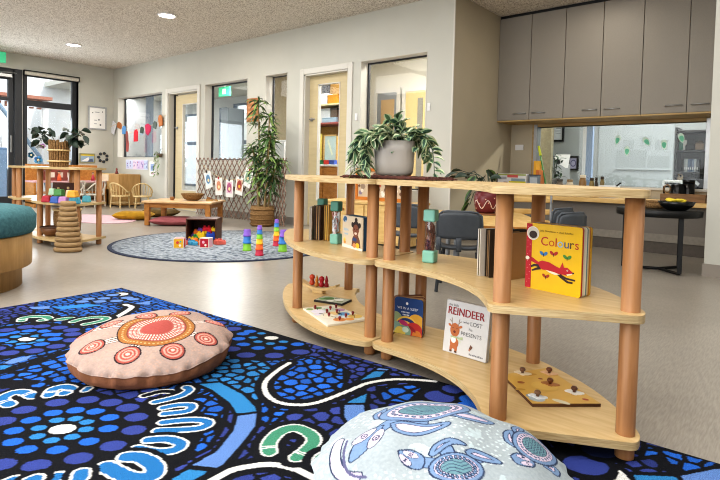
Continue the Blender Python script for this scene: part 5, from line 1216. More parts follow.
for x_ in (-.54, -.05):
    b = MB(); b.box(x_, x_+.035, -.17, .2, 0, .30, M_OAK, .003); b.build('leg', t)
fg = thing('figurine', 'tiny dark red figurine standing on the box cabinet', 'figurine', (-9.98, 4.72, .60)); b = MB(); b.lathe([(.03, 0), (.025, .03), (.012, .07), (.018, .09), (.004, .115)], flat('#7b3a34'), 12); b.build('figure_body', fg); b = MB(); b.lathe([(.036, 0), (.036, .006), (.01, .006)], flat('#4a2a24'), 12); b.build('base', fg)
mt = MB(); p = onz(97, 219); mt.prism([(p.x+.75*math.cos(2*PI*k/40), p.y+.42*math.sin(2*PI*k/40)) for k in range(40)], 0, .008, mat('pale pink mat', '#c9a9b0', .9), .002); tag(mt.build('play_mat'), 'pale pink oval mat lying behind the far shelf', 'mat')

# low pine table with a bowl
c = Vector((-6.35, 3.93, 0)); ang = math.atan2(4.004-3.371, -5.651+6.439)
t = thing('low_table', 'low honey pine table standing by the lattice screen', 'table', (c.x, c.y, 0), ang)
hx, hy = .455, .33
b = MB(); b.box(-hx, hx, -hy, hy, .292, .318, mat('pine top with whitish reflection', '#d9b68a', .3, 0, .05, 8, (1, 8, 1)), .006); b.build('tabletop', t)  # top coloured paler than the legs to carry its whitish reflection
for sx_ in (-1, 1):
    for sy_ in (-1, 1):
        b = MB(); b.frustum((sx_*(hx-.06), sy_*(hy-.06), 0), (sx_*(hx-.06), sy_*(hy-.06), .292), .058, .058, .066, .066, M_PINE, .006); b.build('leg', t)
for sy_ in (-1, 1):
    b = MB(); b.box(-hx+.09, hx-.09, sy_*(hy-.05)-.012, sy_*(hy-.05)+.012, .232, .292, M_PINE, .002); b.build('apron', t)
for sx_ in (-1, 1):
    b = MB(); b.box(sx_*(hx-.05)-.012, sx_*(hx-.05)+.012, -hy+.09, hy-.09, .232, .292, M_PINE, .002); b.build('apron', t)
def on_table(u, v, z=.3185): q = Vector((u*math.cos(ang)-v*math.sin(ang), u*math.sin(ang)+v*math.cos(ang), 0)); return (c.x+q.x, c.y+q.y, z)
t = thing('wicker_bowl', 'shallow brown wicker bowl on the low pine table', 'bowl', on_table(.09, .02), .5)
b = MB(); b.lathe([(.07, 0), (.115, .02), (.145, .065), (.152, .085), (.145, .085), (.105, .03), (.02, .012)], M_WICK, 28, sy=.8); b.build('weave', t); b = MB(); b.tube([(.149*math.cos(2*PI*k/28), .119*math.sin(2*PI*k/28), .085) for k in range(29)], .010, M_WICK, 6); b.build('rim', t)
for (u, v, r0, lab) in ((-.17, -.02, .03, 'small tan wooden cup on the low table, left of the wicker bowl'), (.30, .05, .026, 'small brown wooden cup on the low table, right of the wicker bowl')):
    b = MB(); b.lathe([(r0*.7, 0), (r0, .02), (r0*1.05, .045), (r0*.85, .045), (r0*.7, .015)], flat('#8f6238'), 16); tag(b.build('wooden_cup', loc=on_table(u, v)), lab, 'cup', 'small wooden cups on the low table')
t = thing('wooden_tray', 'small flat wooden tray near the right end of the low table', 'tray', on_table(.36, .0), .1); b = MB(); b.box(-.07, .07, -.04, .04, 0, .008, M_OAK, .002); b.build('tray_floor', t); b = MB(); b.box(-.07, .07, -.045, -.04, 0, .02, M_OAK); b.box(-.07, .07, .04, .045, 0, .02, M_OAK); b.build('rim', t)

# throw pillows on the floor
def pillow(nm, lab, xa, ya, L_, W_, H_, rz, m, stripes=None):
    p = onz(xa, ya); b = MB(); n = 22; vs = []; fs = []
    for sgn in (1, -1):
        for i in range(n+1):
            for j in range(n+1):
                u, v = 2*i/n-1, 2*j/n-1; pinch = 1-.10*(u*u*v*v); h_ = H_*.5*(max(0, (1-u**4)*(1-v**4)))**.55
                vs.append((u*L_/2*(1-.07*(1-abs(v))*abs(u)), v*W_/2*(1-.07*(1-abs(u))*abs(v)), H_*.42+sgn*h_*(1. if sgn > 0 else .82)+.012*abs(u*v)))
    N = (n+1)*(n+1)
    for i in range(n):
        for j in range(n):
            q = (i*(n+1)+j, (i+1)*(n+1)+j, (i+1)*(n+1)+j+1, i*(n+1)+j+1); fs.append(q); fs.append(tuple(N+k for k in reversed(q)))
    b.add(vs, fs, m, True); return tag(b.build(nm, loc=(p.x, p.y, 0), rz=rz), lab, 'pillow')
pillow('floor_pillow', 'mustard yellow pillow on the floor left of the low table', 134, 219.5, .52, .34, .13, ang+.2, mat('mustard velvet', '#a8801c', .9, 0, .12, 20))
pillow('floor_pillow', 'dark olive brown pillow on the floor behind the low table leg', 160, 216.5, .5, .36, .13, ang-.1, mat('olive brown velvet', '#5f4a1e', .9, 0, .15, 20))
pillow('floor_pillow', 'dusty pink striped pillow on the floor beside the toy box', 174, 225, .55, .36, .12, ang+.1, mat('dusty pink stripe', '#a8666a', .9, 0, 0, 14, (1, 14, 1), 0, .2, 0, '#8f5054'))

# round grey rug
p = onz(240, 246.5); RC = (-4.46, 3.24); RR_ = 1.10
t = thing('round_rug', 'round mottled blue-grey rug with a dark border under the toys', 'rug', (RC[0], RC[1], 0))
b = MB(); b.lathe([(RR_, 0), (RR_, .007), (RR_-.035, .009), (RR_-.04, .007)], mat('navy rug border', '#2f3648', .95, 0, .1, 60), 72); b.build('border', t)
M_RUG2 = mat('mottled grey pile', '#7f8894', .95, 0, 0, 26, None, .4, .1, 0, '#3f4a58')
nt = M_RUG2.node_tree; [n_ for n_ in nt.nodes if n_.type == 'VALTORGB'][0].color_ramp.elements.new(.62).color = lin('#a9b0b6')
b = MB(); b.lathe([(RR_-.038, .001), (RR_-.038, .0085), (.01, .0085)], M_RUG2, 72); b.build('pile', t)
RZ0 = .009
# stacking cups
GC = 'rainbow stacking cups in towers on the round rug'
CUP = {'purple': '#7d55b8', 'blue': '#2f78c0', 'green': '#79b62c', 'yellow': '#e8b41c', 'orange': '#e2641c', 'red': '#b3173c'}
cupmesh = {}
def cup(x, y, z, r, h, co, lab):
    b = MB(); m = flat(CUP[co], .4); b.lathe([(r*.99, 0), (r, .003), (r*.98, h*.2), (r*.90, h*.22), (r*.82, h*.97), (r*.78, h), (r*.02, h)], m, 20); tag(b.build('stacking_cup', loc=(x, y, z)), lab, 'cup', GC)
for (xa, ya, hh, names, r0, where) in ((247, 250.5, .195, ['green', 'blue', 'purple'], .042, 'the leftmost three-cup tower'), (259.3, 255.3, .262, ['red', 'orange', 'yellow', 'green', 'blue', 'purple'], .038, 'the nearer six-cup tower'), (276.3, 245.8, .262, ['red', 'orange', 'yellow', 'green', 'blue', 'purple'], .037, 'the farther six-cup tower'), (282.5, 251.5, .20, ['green', 'blue', 'purple'], .043, 'the three-cup tower next to the shelf')):
    p = onz(xa, ya, RZ0); n = len(names); hs = [1-.06*k for k in range(n)]; tot = sum(hs); z = RZ0
    for k, co in enumerate(names):
        h_ = hh*hs[k]/tot; pos_ = 'bottom' if k == 0 else ('top' if k == n-1 else 'middle')
        lean = (.014 if where.startswith('the three') and k == n-1 else 0)
        cup(p.x+lean, p.y, z, r0*(1-.075*k if n == 6 else 1-.04*k), h_+.001, co, '%s stacking cup, %s of %s' % (co, pos_, where)); z += h_
# tipped toy box with toys spilling out
p = (onz(184.5, 243.5, RZ0)+onz(217, 243.5, RZ0))/2; ang2 = math.atan2(.643, .766)
t = thing('toy_box', 'dark brown wooden box tipped on its side, toys spilling onto the round rug', 'box', (p.x, p.y, RZ0), ang2+.05)
w2, hgt, dep = .150, .245, .26
b = MB(); b.box(-w2, w2, 0, dep, 0, .014, M_DWOOD, .003); b.box(-w2, w2, 0, dep, hgt-.014, hgt, M_DWOOD, .003); b.build('long_side', t)
b = MB(); b.box(-w2, -w2+.014, 0, dep, .014, hgt-.014, M_DWOOD, .003); b.box(w2-.014, w2, 0, dep, .014, hgt-.014, M_DWOOD, .003); b.build('short_side', t)
b = MB(); b.box(-w2+.014, w2-.014, dep-.012, dep, .014, hgt-.014, mat('woven brown panel', '#4a3328', .8, 0, .2, 50), .002); b.build('bottom_panel', t)
TC = {'red': '#c01f30', 'orange': '#e0701c', 'yellow': '#e0bc20', 'blue': '#2b4fb0', 'green': '#3f9a52', 'purple': '#6a4a9a', 'pink': '#d9608a', 'sky blue': '#4a9fc4', 'mint': '#6fc9a0', 'coral': '#d86a5c'}
GT = 'plastic toys spilled from the box'
cs, sn = math.cos(ang2+.05), math.sin(ang2+.05)
def tw(u, v, z): return (p.x+u*cs-v*sn, p.y+u*sn+v*cs, RZ0+z)
def brick(co, u, v, z, s, rz, where, tiltx=0.):
    s *= 1.2; b = MB(); m = flat(TC[co], .35); h_ = s*.62; b.box(-s/2, s/2, -s/2, s/2, 0, h_, m, s*.06)
    for x_ in (-.25, .25):
        for y_ in (-.25, .25): b.cyl((x_*s, y_*s, h_), (x_*s, y_*s, h_+s*.18), s*.15, m, n=10)
    o = b.build('toy_brick', loc=tw(u, v, z), rz=ang2+rz); tag(o, '%s toy brick %s' % (co, where), 'toy', GT); return o
def bal(co, u, v, z, r, where):
    b = MB(); m = flat(TC[co], .35); b.ball((0, 0, r), r, m, 12); b.tube([(r*1.01*math.cos(2*PI*k/16), r*1.01*math.sin(2*PI*k/16), r) for k in range(17)], r*.10, m, 5); tag(b.build('toy_ball', loc=tw(u, v, z)), '%s toy ball %s' % (co, where), 'toy', GT)
brick('red', .03, .12, .10, .07, .3, 'on top of the heap inside the tipped box'); brick('red', .075, .10, .085, .06, 1.0, 'at the right of the heap inside the tipped box'); brick('purple', -.02, .13, .075, .07, .7, 'in the middle of the heap inside the box'); brick('orange', -.07, .14, .07, .06, .2, 'at the left of the heap inside the box')
brick('yellow', .00, .07, .045, .075, -.3, 'at the front of the heap inside the box'); brick('blue', .085, .05, .04, .075, .5, 'at the right front inside the box'); brick('yellow', .11, .09, .115, .045, .2, 'on the blue bricks at the right inside the box'); brick('green', -.05, .08, .015, .07, .9, 'under the heap inside the box'); brick('blue', .04, .12, .015, .075, .1, 'under the red bricks inside the box'); brick('red', .085, .14, .015, .07, .6, 'at the back corner inside the box'); brick('yellow', -.11, .05, .015, .05, .4, 'upright by the left side inside the box'); brick('purple', -.08, .14, .015, .08, .1, 'at the back left inside the box'); brick('orange', .0, .14, .015, .09, .4, 'below the purple brick inside the box')
bal('orange', -.045, -.035, 0, .032, 'lying in front of the tipped box'); brick('purple', -.115, -.045, 0, .055, .4, 'lying left of the orange ball'); brick('purple', .012, -.02, 0, .045, .2, 'lying right of the orange ball'); bal('mint', .055, -.02, 0, .028, 'lying in front of the box, right of the orange ball'); brick('sky blue', -.06, -.105, 0, .05, .8, 'lying at the front below the orange ball'); brick('coral', -.125, -.10, 0, .045, .2, 'lying between the picture cube and the sky blue brick'); brick('orange', .0, -.09, 0, .045, .5, 'lying left of the crimson cube'); brick('coral', .185, -.05, 0, .06, .9, 'lying right of the tipped box'); brick('coral', .225, -.03, 0, .045, .2, 'lying furthest right of the tipped box'); brick('sky blue', -.02, -.12, 0, .04, .1, 'lying nearest the viewer in the spill')
def cube(lab, xa, ya, s, faces, rz):
    q = onz(xa, ya, RZ0); t = thing('activity_cube', lab, 'toy cube', (q.x, q.y, RZ0), rz, 'soft activity cubes on the round rug'); b = MB()
    F = [[(-.5, -.5, 0), (.5, -.5, 0), (.5, -.5, 1), (-.5, -.5, 1)], [(.5, -.5, 0), (.5, .5, 0), (.5, .5, 1), (.5, -.5, 1)], [(.5, .5, 0), (-.5, .5, 0), (-.5, .5, 1), (.5, .5, 1)], [(-.5, .5, 0), (-.5, -.5, 0), (-.5, -.5, 1), (-.5, .5, 1)], [(-.5, -.5, 1), (.5, -.5, 1), (.5, .5, 1), (-.5, .5, 1)], [(-.5, .5, 0), (.5, .5, 0), (.5, -.5, 0), (-.5, -.5, 0)]]
    for f_, co in zip(F, faces): b.add([(a*s, c_*s, d_*s) for a, c_, d_ in f_], [(0, 1, 2, 3)], flat(co, .6))
    b.build('cube_body', t); b = MB()
    for e in range(4): a = PI/2*e+PI/4; b.tube([(s*.7071*math.cos(a), s*.7071*math.sin(a), 0), (s*.7071*math.cos(a), s*.7071*math.sin(a), s)], s*.04, flat('#d8d2c6'), 6)
    for z_ in (0.02, 1): b.tube([(s*.7071*math.cos(PI/4+PI/2*e), s*.7071*math.sin(PI/4+PI/2*e), s*z_) for e in range(5)], s*.035, flat('#d8d2c6'), 6)
    b.build('piping', t); b = MB()
    for k, (x_, z_, r0, co) in enumerate(((-.1, .6, .16, faces[1]), (.15, .3, .13, '#e8e0d0'), (.2, .7, .10, faces[3]))): b.poly([(s*(x_+r0*math.cos(j*.6)), -s*.5-.001-.0004*k, s*(z_+r0*math.sin(j*.6))) for j in range(10)], flat(co))
    b.build('picture_print', t)
cube('yellow and teal picture cube at the left front of the spilled toys', 179.5, 247.6, .088, ['#d9a51c', '#c23a3a', '#5f9a4a', '#3f9f94', '#b83a44', '#999999'], ang2+.12)
cube('crimson cube with a pale pink side, right of the spilled toys', 206.2, 247.2, .088, ['#b0152c', '#d9a8b8', '#b0152c', '#a01428', '#c9d4cf', '#999999'], ang2-.15)

# lattice screen with a row of cards
LP = [Vector((-7.60, 4.90, 0)), Vector((-6.5, 4.87, 0)), Vector((-5.80, 4.89, 0)), Vector((-5.16, 4.66, 0))]
A, Bp = LP[0], LP[-1]; t = thing('lattice_screen', 'brown expanding lattice screen standing in front of the second window', 'lattice screen', (A.x, A.y, 0))
M_LAT = mat('weathered willow', '#8a7062', .75, 0, .12, 30)
tot = (Bp-A); ln = tot.length; dirv = tot.normalized(); Lp_ = smoothline([q-A for q in LP], 8)
cum = [0]
for i in range(1, len(Lp_)): cum.append(cum[-1]+(Lp_[i]-Lp_[i-1]).length)
def along(s_, z):
    s_ = min(max(s_, 0), cum[-1]); i = 1
    while i < len(cum)-1 and cum[i] < s_: i += 1
    t_ = (s_-cum[i-1])/max(1e-6, cum[i]-cum[i-1]); q = Lp_[i-1].lerp(Lp_[i], t_); return Vector((q.x, q.y, z))
S = cum[-1]; H0 = .915; stp = .118
for nm, sg, off in (('rising_slats', 1, .006), ('falling_slats', -1, -.006)):
    b = MB(); sl_ = 1.35; k = -int(H0/sl_/stp)-1
    while k*stp < S+H0/sl_:
        s0 = k*stp; z0, z1 = 0.01, H0
        sa, sb = (s0, s0+H0/sl_) if sg > 0 else (s0+H0/sl_, s0)
        pts = []
        for j in range(13):
            f_ = j/12; s_ = sa+(sb-sa)*f_; z = z0+(z1-z0)*f_
            if -1e-6 <= s_ <= S+1e-6:
                q = along(s_, z); pts.append(Vector((q.x, q.y+off, q.z)))
        if len(pts) > 1: b.tube(pts, .0072, M_LAT, 5)
        k += 1
    b.build(nm, t)
# sheet behind the screen that shows pale between the slats
# cards on a cord
cpts = [onY(x_, y_, 4.80) for x_, y_ in ((206, 168), (214, 174), (222, 178), (230, 180), (238, 178), (245, 172), (252, 166))]
t = thing('card_garland', 'string of five picture cards pegged across the lattice screen', 'garland', tuple(cpts[0])); g0 = cpts[0]
b = MB(); b.tube([q-g0 for q in smoothline([along(.25, .80)+A-Vector((0, .03, 0))]+cpts+[along(1.72, .84)+A-Vector((0, .03, 0))], 5)], .003, M_RATT, 5); b.build('cord', t)
for k, ((xa, ya), rot, co, bg_) in enumerate([((208.5, 180), -.30, '#5f86a8', '#cfdde6'), ((219, 186.5), -.06, '#c98a68', '#e8d6cb'), ((229.5, 188.5), .0, '#a8567a', '#dcb8c8'), ((239.5, 186), .16, '#9a3a34', '#d9b49a'), ((248, 178), .35, '#6a8a78', '#b9cdb9')]):
    q = onY(xa, ya, 4.79)-g0; b = MB(); M_ = T3(*q) @ RY(rot) @ UP
    M_ = M_ @ Matrix.Scale(1.3, 4); b.box(-.068, .068, -.100, .100, 0, .003, M_WHITE, 0, M_); b.poly([(-.05, -.055, .0036), (.05, -.055, .0036), (.05, .075, .0036), (-.05, .075, .0036)], flat(bg_), M_)
    b.poly([(p_[0], p_[1]+.01, .0042) for p_ in circ(0, 0, .042, 16, ry=.055)], flat(co), M_); b.poly([(p_[0], p_[1]-.005, .0046) for p_ in circ(.004, 0, .02, 12)], flat('#e6d2a0' if k != 3 else '#e0b040'), M_)
    cdo = b.build('card', t); b = MB(); b.box(-.008, .008, .085, .115, .003, .012, [M_BLACK, RED, M_BLACK, M_BLACK, RED][k] if k < 4 else RED, .002, M_); b.build('peg', cdo)
# tall cane plant in a basket
t = thing('potted_plant', 'tall leafy cane plant in a woven basket beside the lattice screen', 'plant', (-5.55, 4.59, 0))
b = MB(); b.lathe([(.135, 0), (.15, .01), (.157, .14), (.153, .268), (.140, .268), (.135, .02)], M_WICK, 30); b.build('basket', t)
b = MB(); b.lathe([(.138, .235), (.05, .24)], mat('potting soil', '#3a2a20'), 24); b.build('soil', t)
b = MB()
for k in range(4):
    z = .03+.065*k; b.tube([(.157*math.cos(2*PI*j/28), .157*math.sin(2*PI*j/28), z) for j in range(29)], .010, M_WICK, 6)
b.build('basket_coils', t)
r_ = random.Random(21); b = MB(); canes = []
for (dx, dy, hgt_, lx) in ((-.06, 0, 1.66, -.06), (.02, .03, 1.45, .05), (.07, -.03, 1.20, .12), (-.02, -.05, 1.02, -.12), (.05, .05, .85, .18)):
    path = smoothline([(dx, dy, .22), (dx*1.2+lx*.2, dy, .22+hgt_*.3), (dx+lx*.6, dy*1.2, .22+hgt_*.6), (dx+lx, dy*1.3, hgt_)], 8); canes.append(path); b.tube(path, [.015-.007*i/len(path) for i in range(len(path))], M_STEM, 7)
b.build('canes', t)
b = MB(); VT = ((M_LEAF, M_LEAF), (M_LEAF2, M_LEAF2), (M_LEAFD, M_LEAF))
for path in canes:
    n = len(path)
    for i in range(5, n):
        dens = 2 if i < n*.4 else 5
        for q in range(dens):
            a = r_.random()*2*PI; el = r_.uniform(-.25, .7); d = Vector((math.cos(a)*math.cos(el), math.sin(a)*math.cos(el), math.sin(el)))
            b.leaf(path[i]+d*.01+Vector((0, 0, r_.uniform(-.03, .03))), d, r_.uniform(.13, .21), r_.uniform(.024, .036), r_.choice(VT), r_.uniform(.3, .9), r_.uniform(-.6, .6), 5)
    for q in range(12):
        a = 2*PI*q/12; el = r_.uniform(.1, 1.1); d = Vector((math.cos(a)*math.cos(el), math.sin(a)*math.cos(el), math.sin(el))); b.leaf(path[-1], d, r_.uniform(.16, .24), .034, r_.choice(VT), .55, 0, 5)
b.build('foliage', t)
# orange wall panel behind the plant
c = onY(252.5, 111, WB-.01); b = MB(); b.box(-.14, .14, -.012, .0, -.16, .19, mat('terracotta card', '#a5714a', .8), .003)
for k in range(4): b.box(-.10, .10, -.014, -.012, -.10+.07*k, -.07+.07*k, flat('#c08a5c'))
tag(b.build('wall_panel', loc=(c.x, WB, c.z)), 'terracotta panel on the wall behind the tall cane plant', 'panel')
# ceiling lights
for i, (x_, y_) in enumerate([(-6.336, 3.631), (-9.157, 3.614)]):
    t = thing('ceiling_light', ('nearer' if i == 0 else 'farther')+' of the two round recessed ceiling lights', 'ceiling light', (x_, y_, CEIL-.012), 0, 'recessed ceiling lights')
    b = MB(); b.tube([(.108*math.cos(2*PI*j/32), .108*math.sin(2*PI*j/32), .006) for j in range(33)], .012, M_WPL, 8); b.build('trim_ring', t)
    b = MB(); b.lathe([(.100, .002), (.100, .006), (.02, .006)], mat('lit diffuser', '#fff6e6', .5, 0, 0, 5, emit=9), 32); b.build('diffuser', t)
# ------------------------------------------------------------------ alcove kitchen
YC = 6.123
DOORS = [-2.955, -2.548, -2.148, -1.744, -1.348, -.935, -.56]
M_UND = wood('pale oak underside', '#b59a6a', '#9d8354', (2, 10, 10), .5, 3)
for k, (lab) in enumerate(['left taupe wall cupboard with two doors, beside the corner', 'middle taupe wall cupboard with two doors, above the office window', 'right taupe wall cupboard with two doors, running behind the pillar']):
    x0, x1, x2 = DOORS[2*k:2*k+3]; t = thing('wall_cupboard', lab, 'cupboard', (x0, YC, 1.424), 0, 'taupe wall cupboards above the office window')
    b = MB(); b.box(.001, x2-x0-.001, .018, YK-YC-.001, .002, 1.24, M_CAB); b.build('cabinet_body', t)
    b = MB(); b.box(.001, x2-x0-.001, .0, YK-YC-.001, -.016, .0, M_UND); b.build('underside_panel', t)
    for q, (a, c) in enumerate(((x0, x1), (x1, x2))):
        b = MB(); b.box(a-x0+.003, c-x0-.003, -.002, .017, .002, 1.238, M_CAB, .002); d = b.build('door', t)
        hx_ = (c-x0-.19, c-x0-.04) if q == 0 else (a-x0+.04, a-x0+.19)
        b = MB(); b.tube([(hx_[0], -.002, .075), (hx_[0]+.004, -.026, .075), (hx_[1]-.004, -.026, .075), (hx_[1], -.002, .075)], .0065, M_ALU, 7); b.build('handle', d)
b = MB(); b.box(XR, -.56, YC+.02, YK, 2.667, 2.70, M_BLACK); struct(b.build('trim_6'))
# window to the office
x0, x1, z0, z1 = KW; f = MB()
for (a, b_, c, d) in ((x0-.03, x0+.015, z0-.02, z1+.03), (x1-.015, x1+.03, z0-.02, z1+.03)): f.box(a, b_, YK-.02, YK+.10, c, d, M_ALU, .002)
root = MB(); root.box(x0-.03, x1+.03, YK-.03, YK+.14, z0-.028, z0, M_TRIM, .003); root.box(x0-.03, x1+.03, YK-.012, YK+.14, z1, z1+.035, M_UND, .002); root.box(x0-.05, x0-.03, YK-.012, YK, z0, z1+.035, M_UND); root = root.build('window_20'); struct(root)
f.build('window_frame', root); p = MB(); p.box(x0, x1, YK+.05, YK+.056, z0, z1, M_GLASSK); p.build('pane', root)
# leaf decals on the glass
GL = 'green leaf stickers on the office window'
for (xa, ya, rot, lab) in ((617.5, 140, .2, 'highest left'), (627, 151, 0, 'lowest'), (646.5, 141.5, -.6, 'third from the left'), (664, 144.5, -.1, 'fourth from the left'), (681.5, 138, -.3, 'rightmost')):
    q = onY(xa, ya, YK+.045); b = MB(); pts = [(.038*math.sin(a)*(.75+.25*math.cos(a)), .055*math.cos(a)) for a in np.linspace(0, 2*PI, 22)[:-1]]
    b.prism(pts, 0, .001, flat('#dcf3e8'), 0, T3(*q) @ RY(rot) @ UP); b.prism([(p_[0]*.72, p_[1]*.62-.008) for p_ in pts], .0012, .002, flat('#74cbab'), 0, T3(*q) @ RY(rot) @ UP)
    tag(b.build('leaf_sticker'), lab+' of the green leaf stickers on the office window', 'sticker', GL)
# bench under the window
t = thing('bench', 'long oak-edged bench with a grey front under the office window', 'bench', (0, 0, 0))
b = MB(); b.box(XR+.002, -.595, 5.96, YK-.002, .490, .535, M_PINEL, .003); b.build('worktop', t)
b = MB(); b.box(XR+.002, -.595, 6.06, 6.08, .20, .490, mat('grey laminate front', '#77716a', .6, 0, .04, 100)); b.build('front_panel', t)
b = MB(); b.box(XR+.002, -.595, 6.06, 6.085, .12, .20, mat('pale rail', '#8c867c', .6)); b.build('rail', t)
b = MB(); b.box(XR+.002, -.595, 6.07, 6.10, 0, .12, mat('dark kick board', '#5d564f', .6)); b.build('kickboard', t)
# wall switch plates
c = onX(517, 148, XR) if False else onY(519.5, 147.5, YK); t = thing('light_switch', 'white double switch plate on the alcove wall left of the office window', 'switch', (c.x, YK, c.z))
b = MB(); b.box(-.055, .055, -.012, 0, -.035, .035, M_WPL, .004); b.build('plate', t)
for q in (-.022, .022): b = MB(); b.box(q-.009, q+.009, -.017, -.011, -.016, .016, M_WPL, .002); b.build('rocker', t)
for (xa, ya, Y_, lab) in ((356.5, 117, WB, 'small white switch on the door frame right of the cream door'), (429, 107, WB, 'small white switch on the wall right of the third big window')):
    c = onY(xa, ya, Y_); t = thing('light_switch', lab, 'switch', (c.x, Y_, c.z)); b = MB(); b.box(-.02, .02, -.01, 0, -.045, .045, M_WPL, .004); b.build('plate', t); b = MB(); b.box(-.007, .007, -.016, -.009, -.012, .012, M_WPL, .002); b.build('rocker', t)

# things on the bench, left to right
def bx(x_, y_=None): return onY(x_, 190, y_ or 6.2).x
BZ = .5355
xa, xb = bx(497.5), bx(527); t = thing('game_box', 'white and yellow game box standing at the left end of the bench', 'box', ((xa+xb)/2, 6.2, BZ))
hw = (xb-xa)/2; hh = onY(510, 173.5, 6.2).z-BZ
b = MB(); b.box(-hw, hw, -.03, .05, 0, hh, flat('#c9c9cb', .5), .003)
for k, (u0, u1, v0, v1, co) in enumerate(((.02, .98, .90, .98, '#8f9a55'), (.36, .72, .80, .94, '#b5524c'), (.42, .98, .1, .62, '#b9b018'), (.5, .96, .62, .76, '#7d8f98'), (.06, .34, .7, .84, '#8f8f96'), (.24, .38, .36, .58, '#7a3f3a'), (.1, .22, .2, .5, '#6d7480'), (.2, .34, .1, .26, '#4a4a50'))): b.poly([(-hw+2*hw*u, -.031-.0003*k, hh*v) for u, v in ((u0, v0), (u1, v0), (u1, v1), (u0, v1))], flat(co))
b.build('printed_front', t); b = MB(); b.box(-hw-.004, -hw+.012, -.031, .05, 0, hh, M_BLACK); b.build('spine', t)
xa, xb = bx(528), bx(537); t = thing('game_box', 'small slate grey box right of the white and yellow game box', 'box', ((xa+xb)/2, 6.25, BZ)); hw = (xb-xa)/2; hh = onY(532, 175.5, 6.25).z-BZ
b = MB(); b.box(-hw, hw, -.03, .05, 0, hh, flat('#6f7882', .5), .003); b.poly([(-hw+.01, -.0305, hh*.55), (hw-.01, -.0305, hh*.55), (hw-.01, -.0305, hh*.9), (-hw+.01, -.0305, hh*.9)], flat('#a9b0b5')); b.poly([(-hw+.01, -.0305, hh*.1), (hw-.01, -.0305, hh*.1), (hw-.01, -.0305, hh*.3), (-hw+.01, -.0305, hh*.3)], flat('#8c5a48')); b.build('printed_front', t)
b = MB(); b.box(-hw-.003, hw+.003, -.033, .053, hh, hh+.012, flat('#3d444c')); b.build('lid', t)
xa, xb = bx(535.5, 6.4), bx(541, 6.4); hh = onY(538, 161, 6.4).z-BZ; t = thing('file_folder', 'orange file folders standing upright by the left edge of the office window', 'folder', ((xa+xb)/2, 6.4, BZ)); hw = (xb-xa)/2
b = MB(); b.box(-hw, -hw*.1, -.09, .09, 0, hh, flat('#d9a02c'), .002); b.build('cover', t); b = MB(); b.box(hw*.0, hw, -.09, .09, 0, hh*.72, flat('#c8763a'), .002); b.build('divider', t)
a = onY(548, 183, 6.42); c = onY(538.5, 145, 6.5); t = thing('grabber_rod', 'green rod with a yellow tip leaning against the office window', 'rod', (a.x, 6.42, BZ)); b = MB(); e_ = Vector((c.x-a.x, .08, c.z-BZ)); b.tube([(0, 0, 0), tuple(e_*.78)], .010, flat('#5f9a5c', .4)); b.build('rod', t); b = MB(); b.tube([tuple(e_*.78), tuple(e_*.98)], [.018, .014], flat('#c9d23a', .4)); b.build('tip', t)
t = thing('dark_tray', 'flat dark grey tray lying on the bench by the game boxes', 'tray', (bx(548), 6.25, BZ)); b = MB(); b.box(-.22, .16, -.10, .10, 0, .015, flat('#4f5152'), .004); b.build('base', t); b = MB(); b.box(-.22, .16, -.11, -.10, 0, .10, flat('#5b5d5e')); b.box(-.22, .16, .10, .11, 0, .10, flat('#5b5d5e')); b.build('rim', t)
# jars and small pots along the sill
def pot(nm, lab, xa, ytop, wpx, co, Y_=6.3, lid=None, cat='jar', grp='small jars on the bench'):
    c = onY(xa, ytop, Y_); r0 = wpx*6.1/530/2; h_ = c.z-BZ; t = thing(nm, lab, cat, (c.x, Y_, BZ), 0, grp); b = MB()
    b.lathe([(r0*.75, 0), (r0, h_*.15), (r0, h_*.7), (r0*.7, h_*.86)], flat(co, .35), 18); b.build('jar_body', t); b = MB(); b.lathe([(r0*.75, h_*.86), (r0*.8, h_*.88), (r0*.8, h_), (.01, h_)], flat(lid or '#3a3026'), 18); b.build('lid', t)
pot('jar', 'grey brown pot on the bench, under the pinned paper', 560, 179, 7, '#6b6459', lid='#4a453e'); pot('jar', 'cream pot on the bench right of the grey brown pot', 570, 179.5, 7, '#c9bda6', lid='#8f7a58'); pot('jar', 'amber brown pot with a light band, left of the blue-grey post', 583, 175, 7, '#8a6a42', lid='#d9cdb8')
pot('jar', 'olive jar leftmost of the three small jars on the bench', 592, 178, 4.5, '#8a7a4c'); pot('jar', 'dark jar in the middle of the three small jars on the bench', 596.5, 177.5, 3, '#3d342b'); pot('jar', 'olive brown jar rightmost of the three small jars on the bench', 602.5, 176.5, 4, '#7d6c44')
t = thing('serving_tray', 'white tray with a dark handle on the bench right of the small jars', 'tray', (bx(606), 6.3, BZ)); b = MB(); b.box(-.09, .10, -.08, .08, .0, .135, M_WPL, .01); b.build('tray_body', t); b = MB(); b.tube([(.09, -.05, .13), (.13, -.04, .165), (.10, .04, .165)], .008, M_BLACK); b.build('handle', t)
b = MB(); c = onY(667, 192, 6.15); t = thing('wicker_ring', 'small wicker hoop standing on the bench left of the kettle', 'hoop', (c.x, 6.15, .66)); b.tube([(.028*math.cos(2*PI*k/24), 0, .040*math.sin(2*PI*k/24)) for k in range(25)], .006, M_WICK, 6); b.build('hoop', t); b = MB(); b.box(-.03, .03, -.015, .015, -.125, -.045, M_OAK, .004); b.build('foot', t)
xa, xb = bx(660.5, 5.98), bx(706, 5.98); b0 = onY(680, 202.5, 5.98).z; t0 = onY(680, 194.3, 5.98).z
t = thing('wooden_crate', 'shallow brown wooden crate on the bench in front of the black kettle', 'crate', ((xa+xb)/2, 6.0, BZ)); hw = (xb-xa)/2; hh = t0-BZ
MW2 = wood('brown oak crate', '#8f6a42', '#6f4f2f', (2, 12, 12), .5, 3)
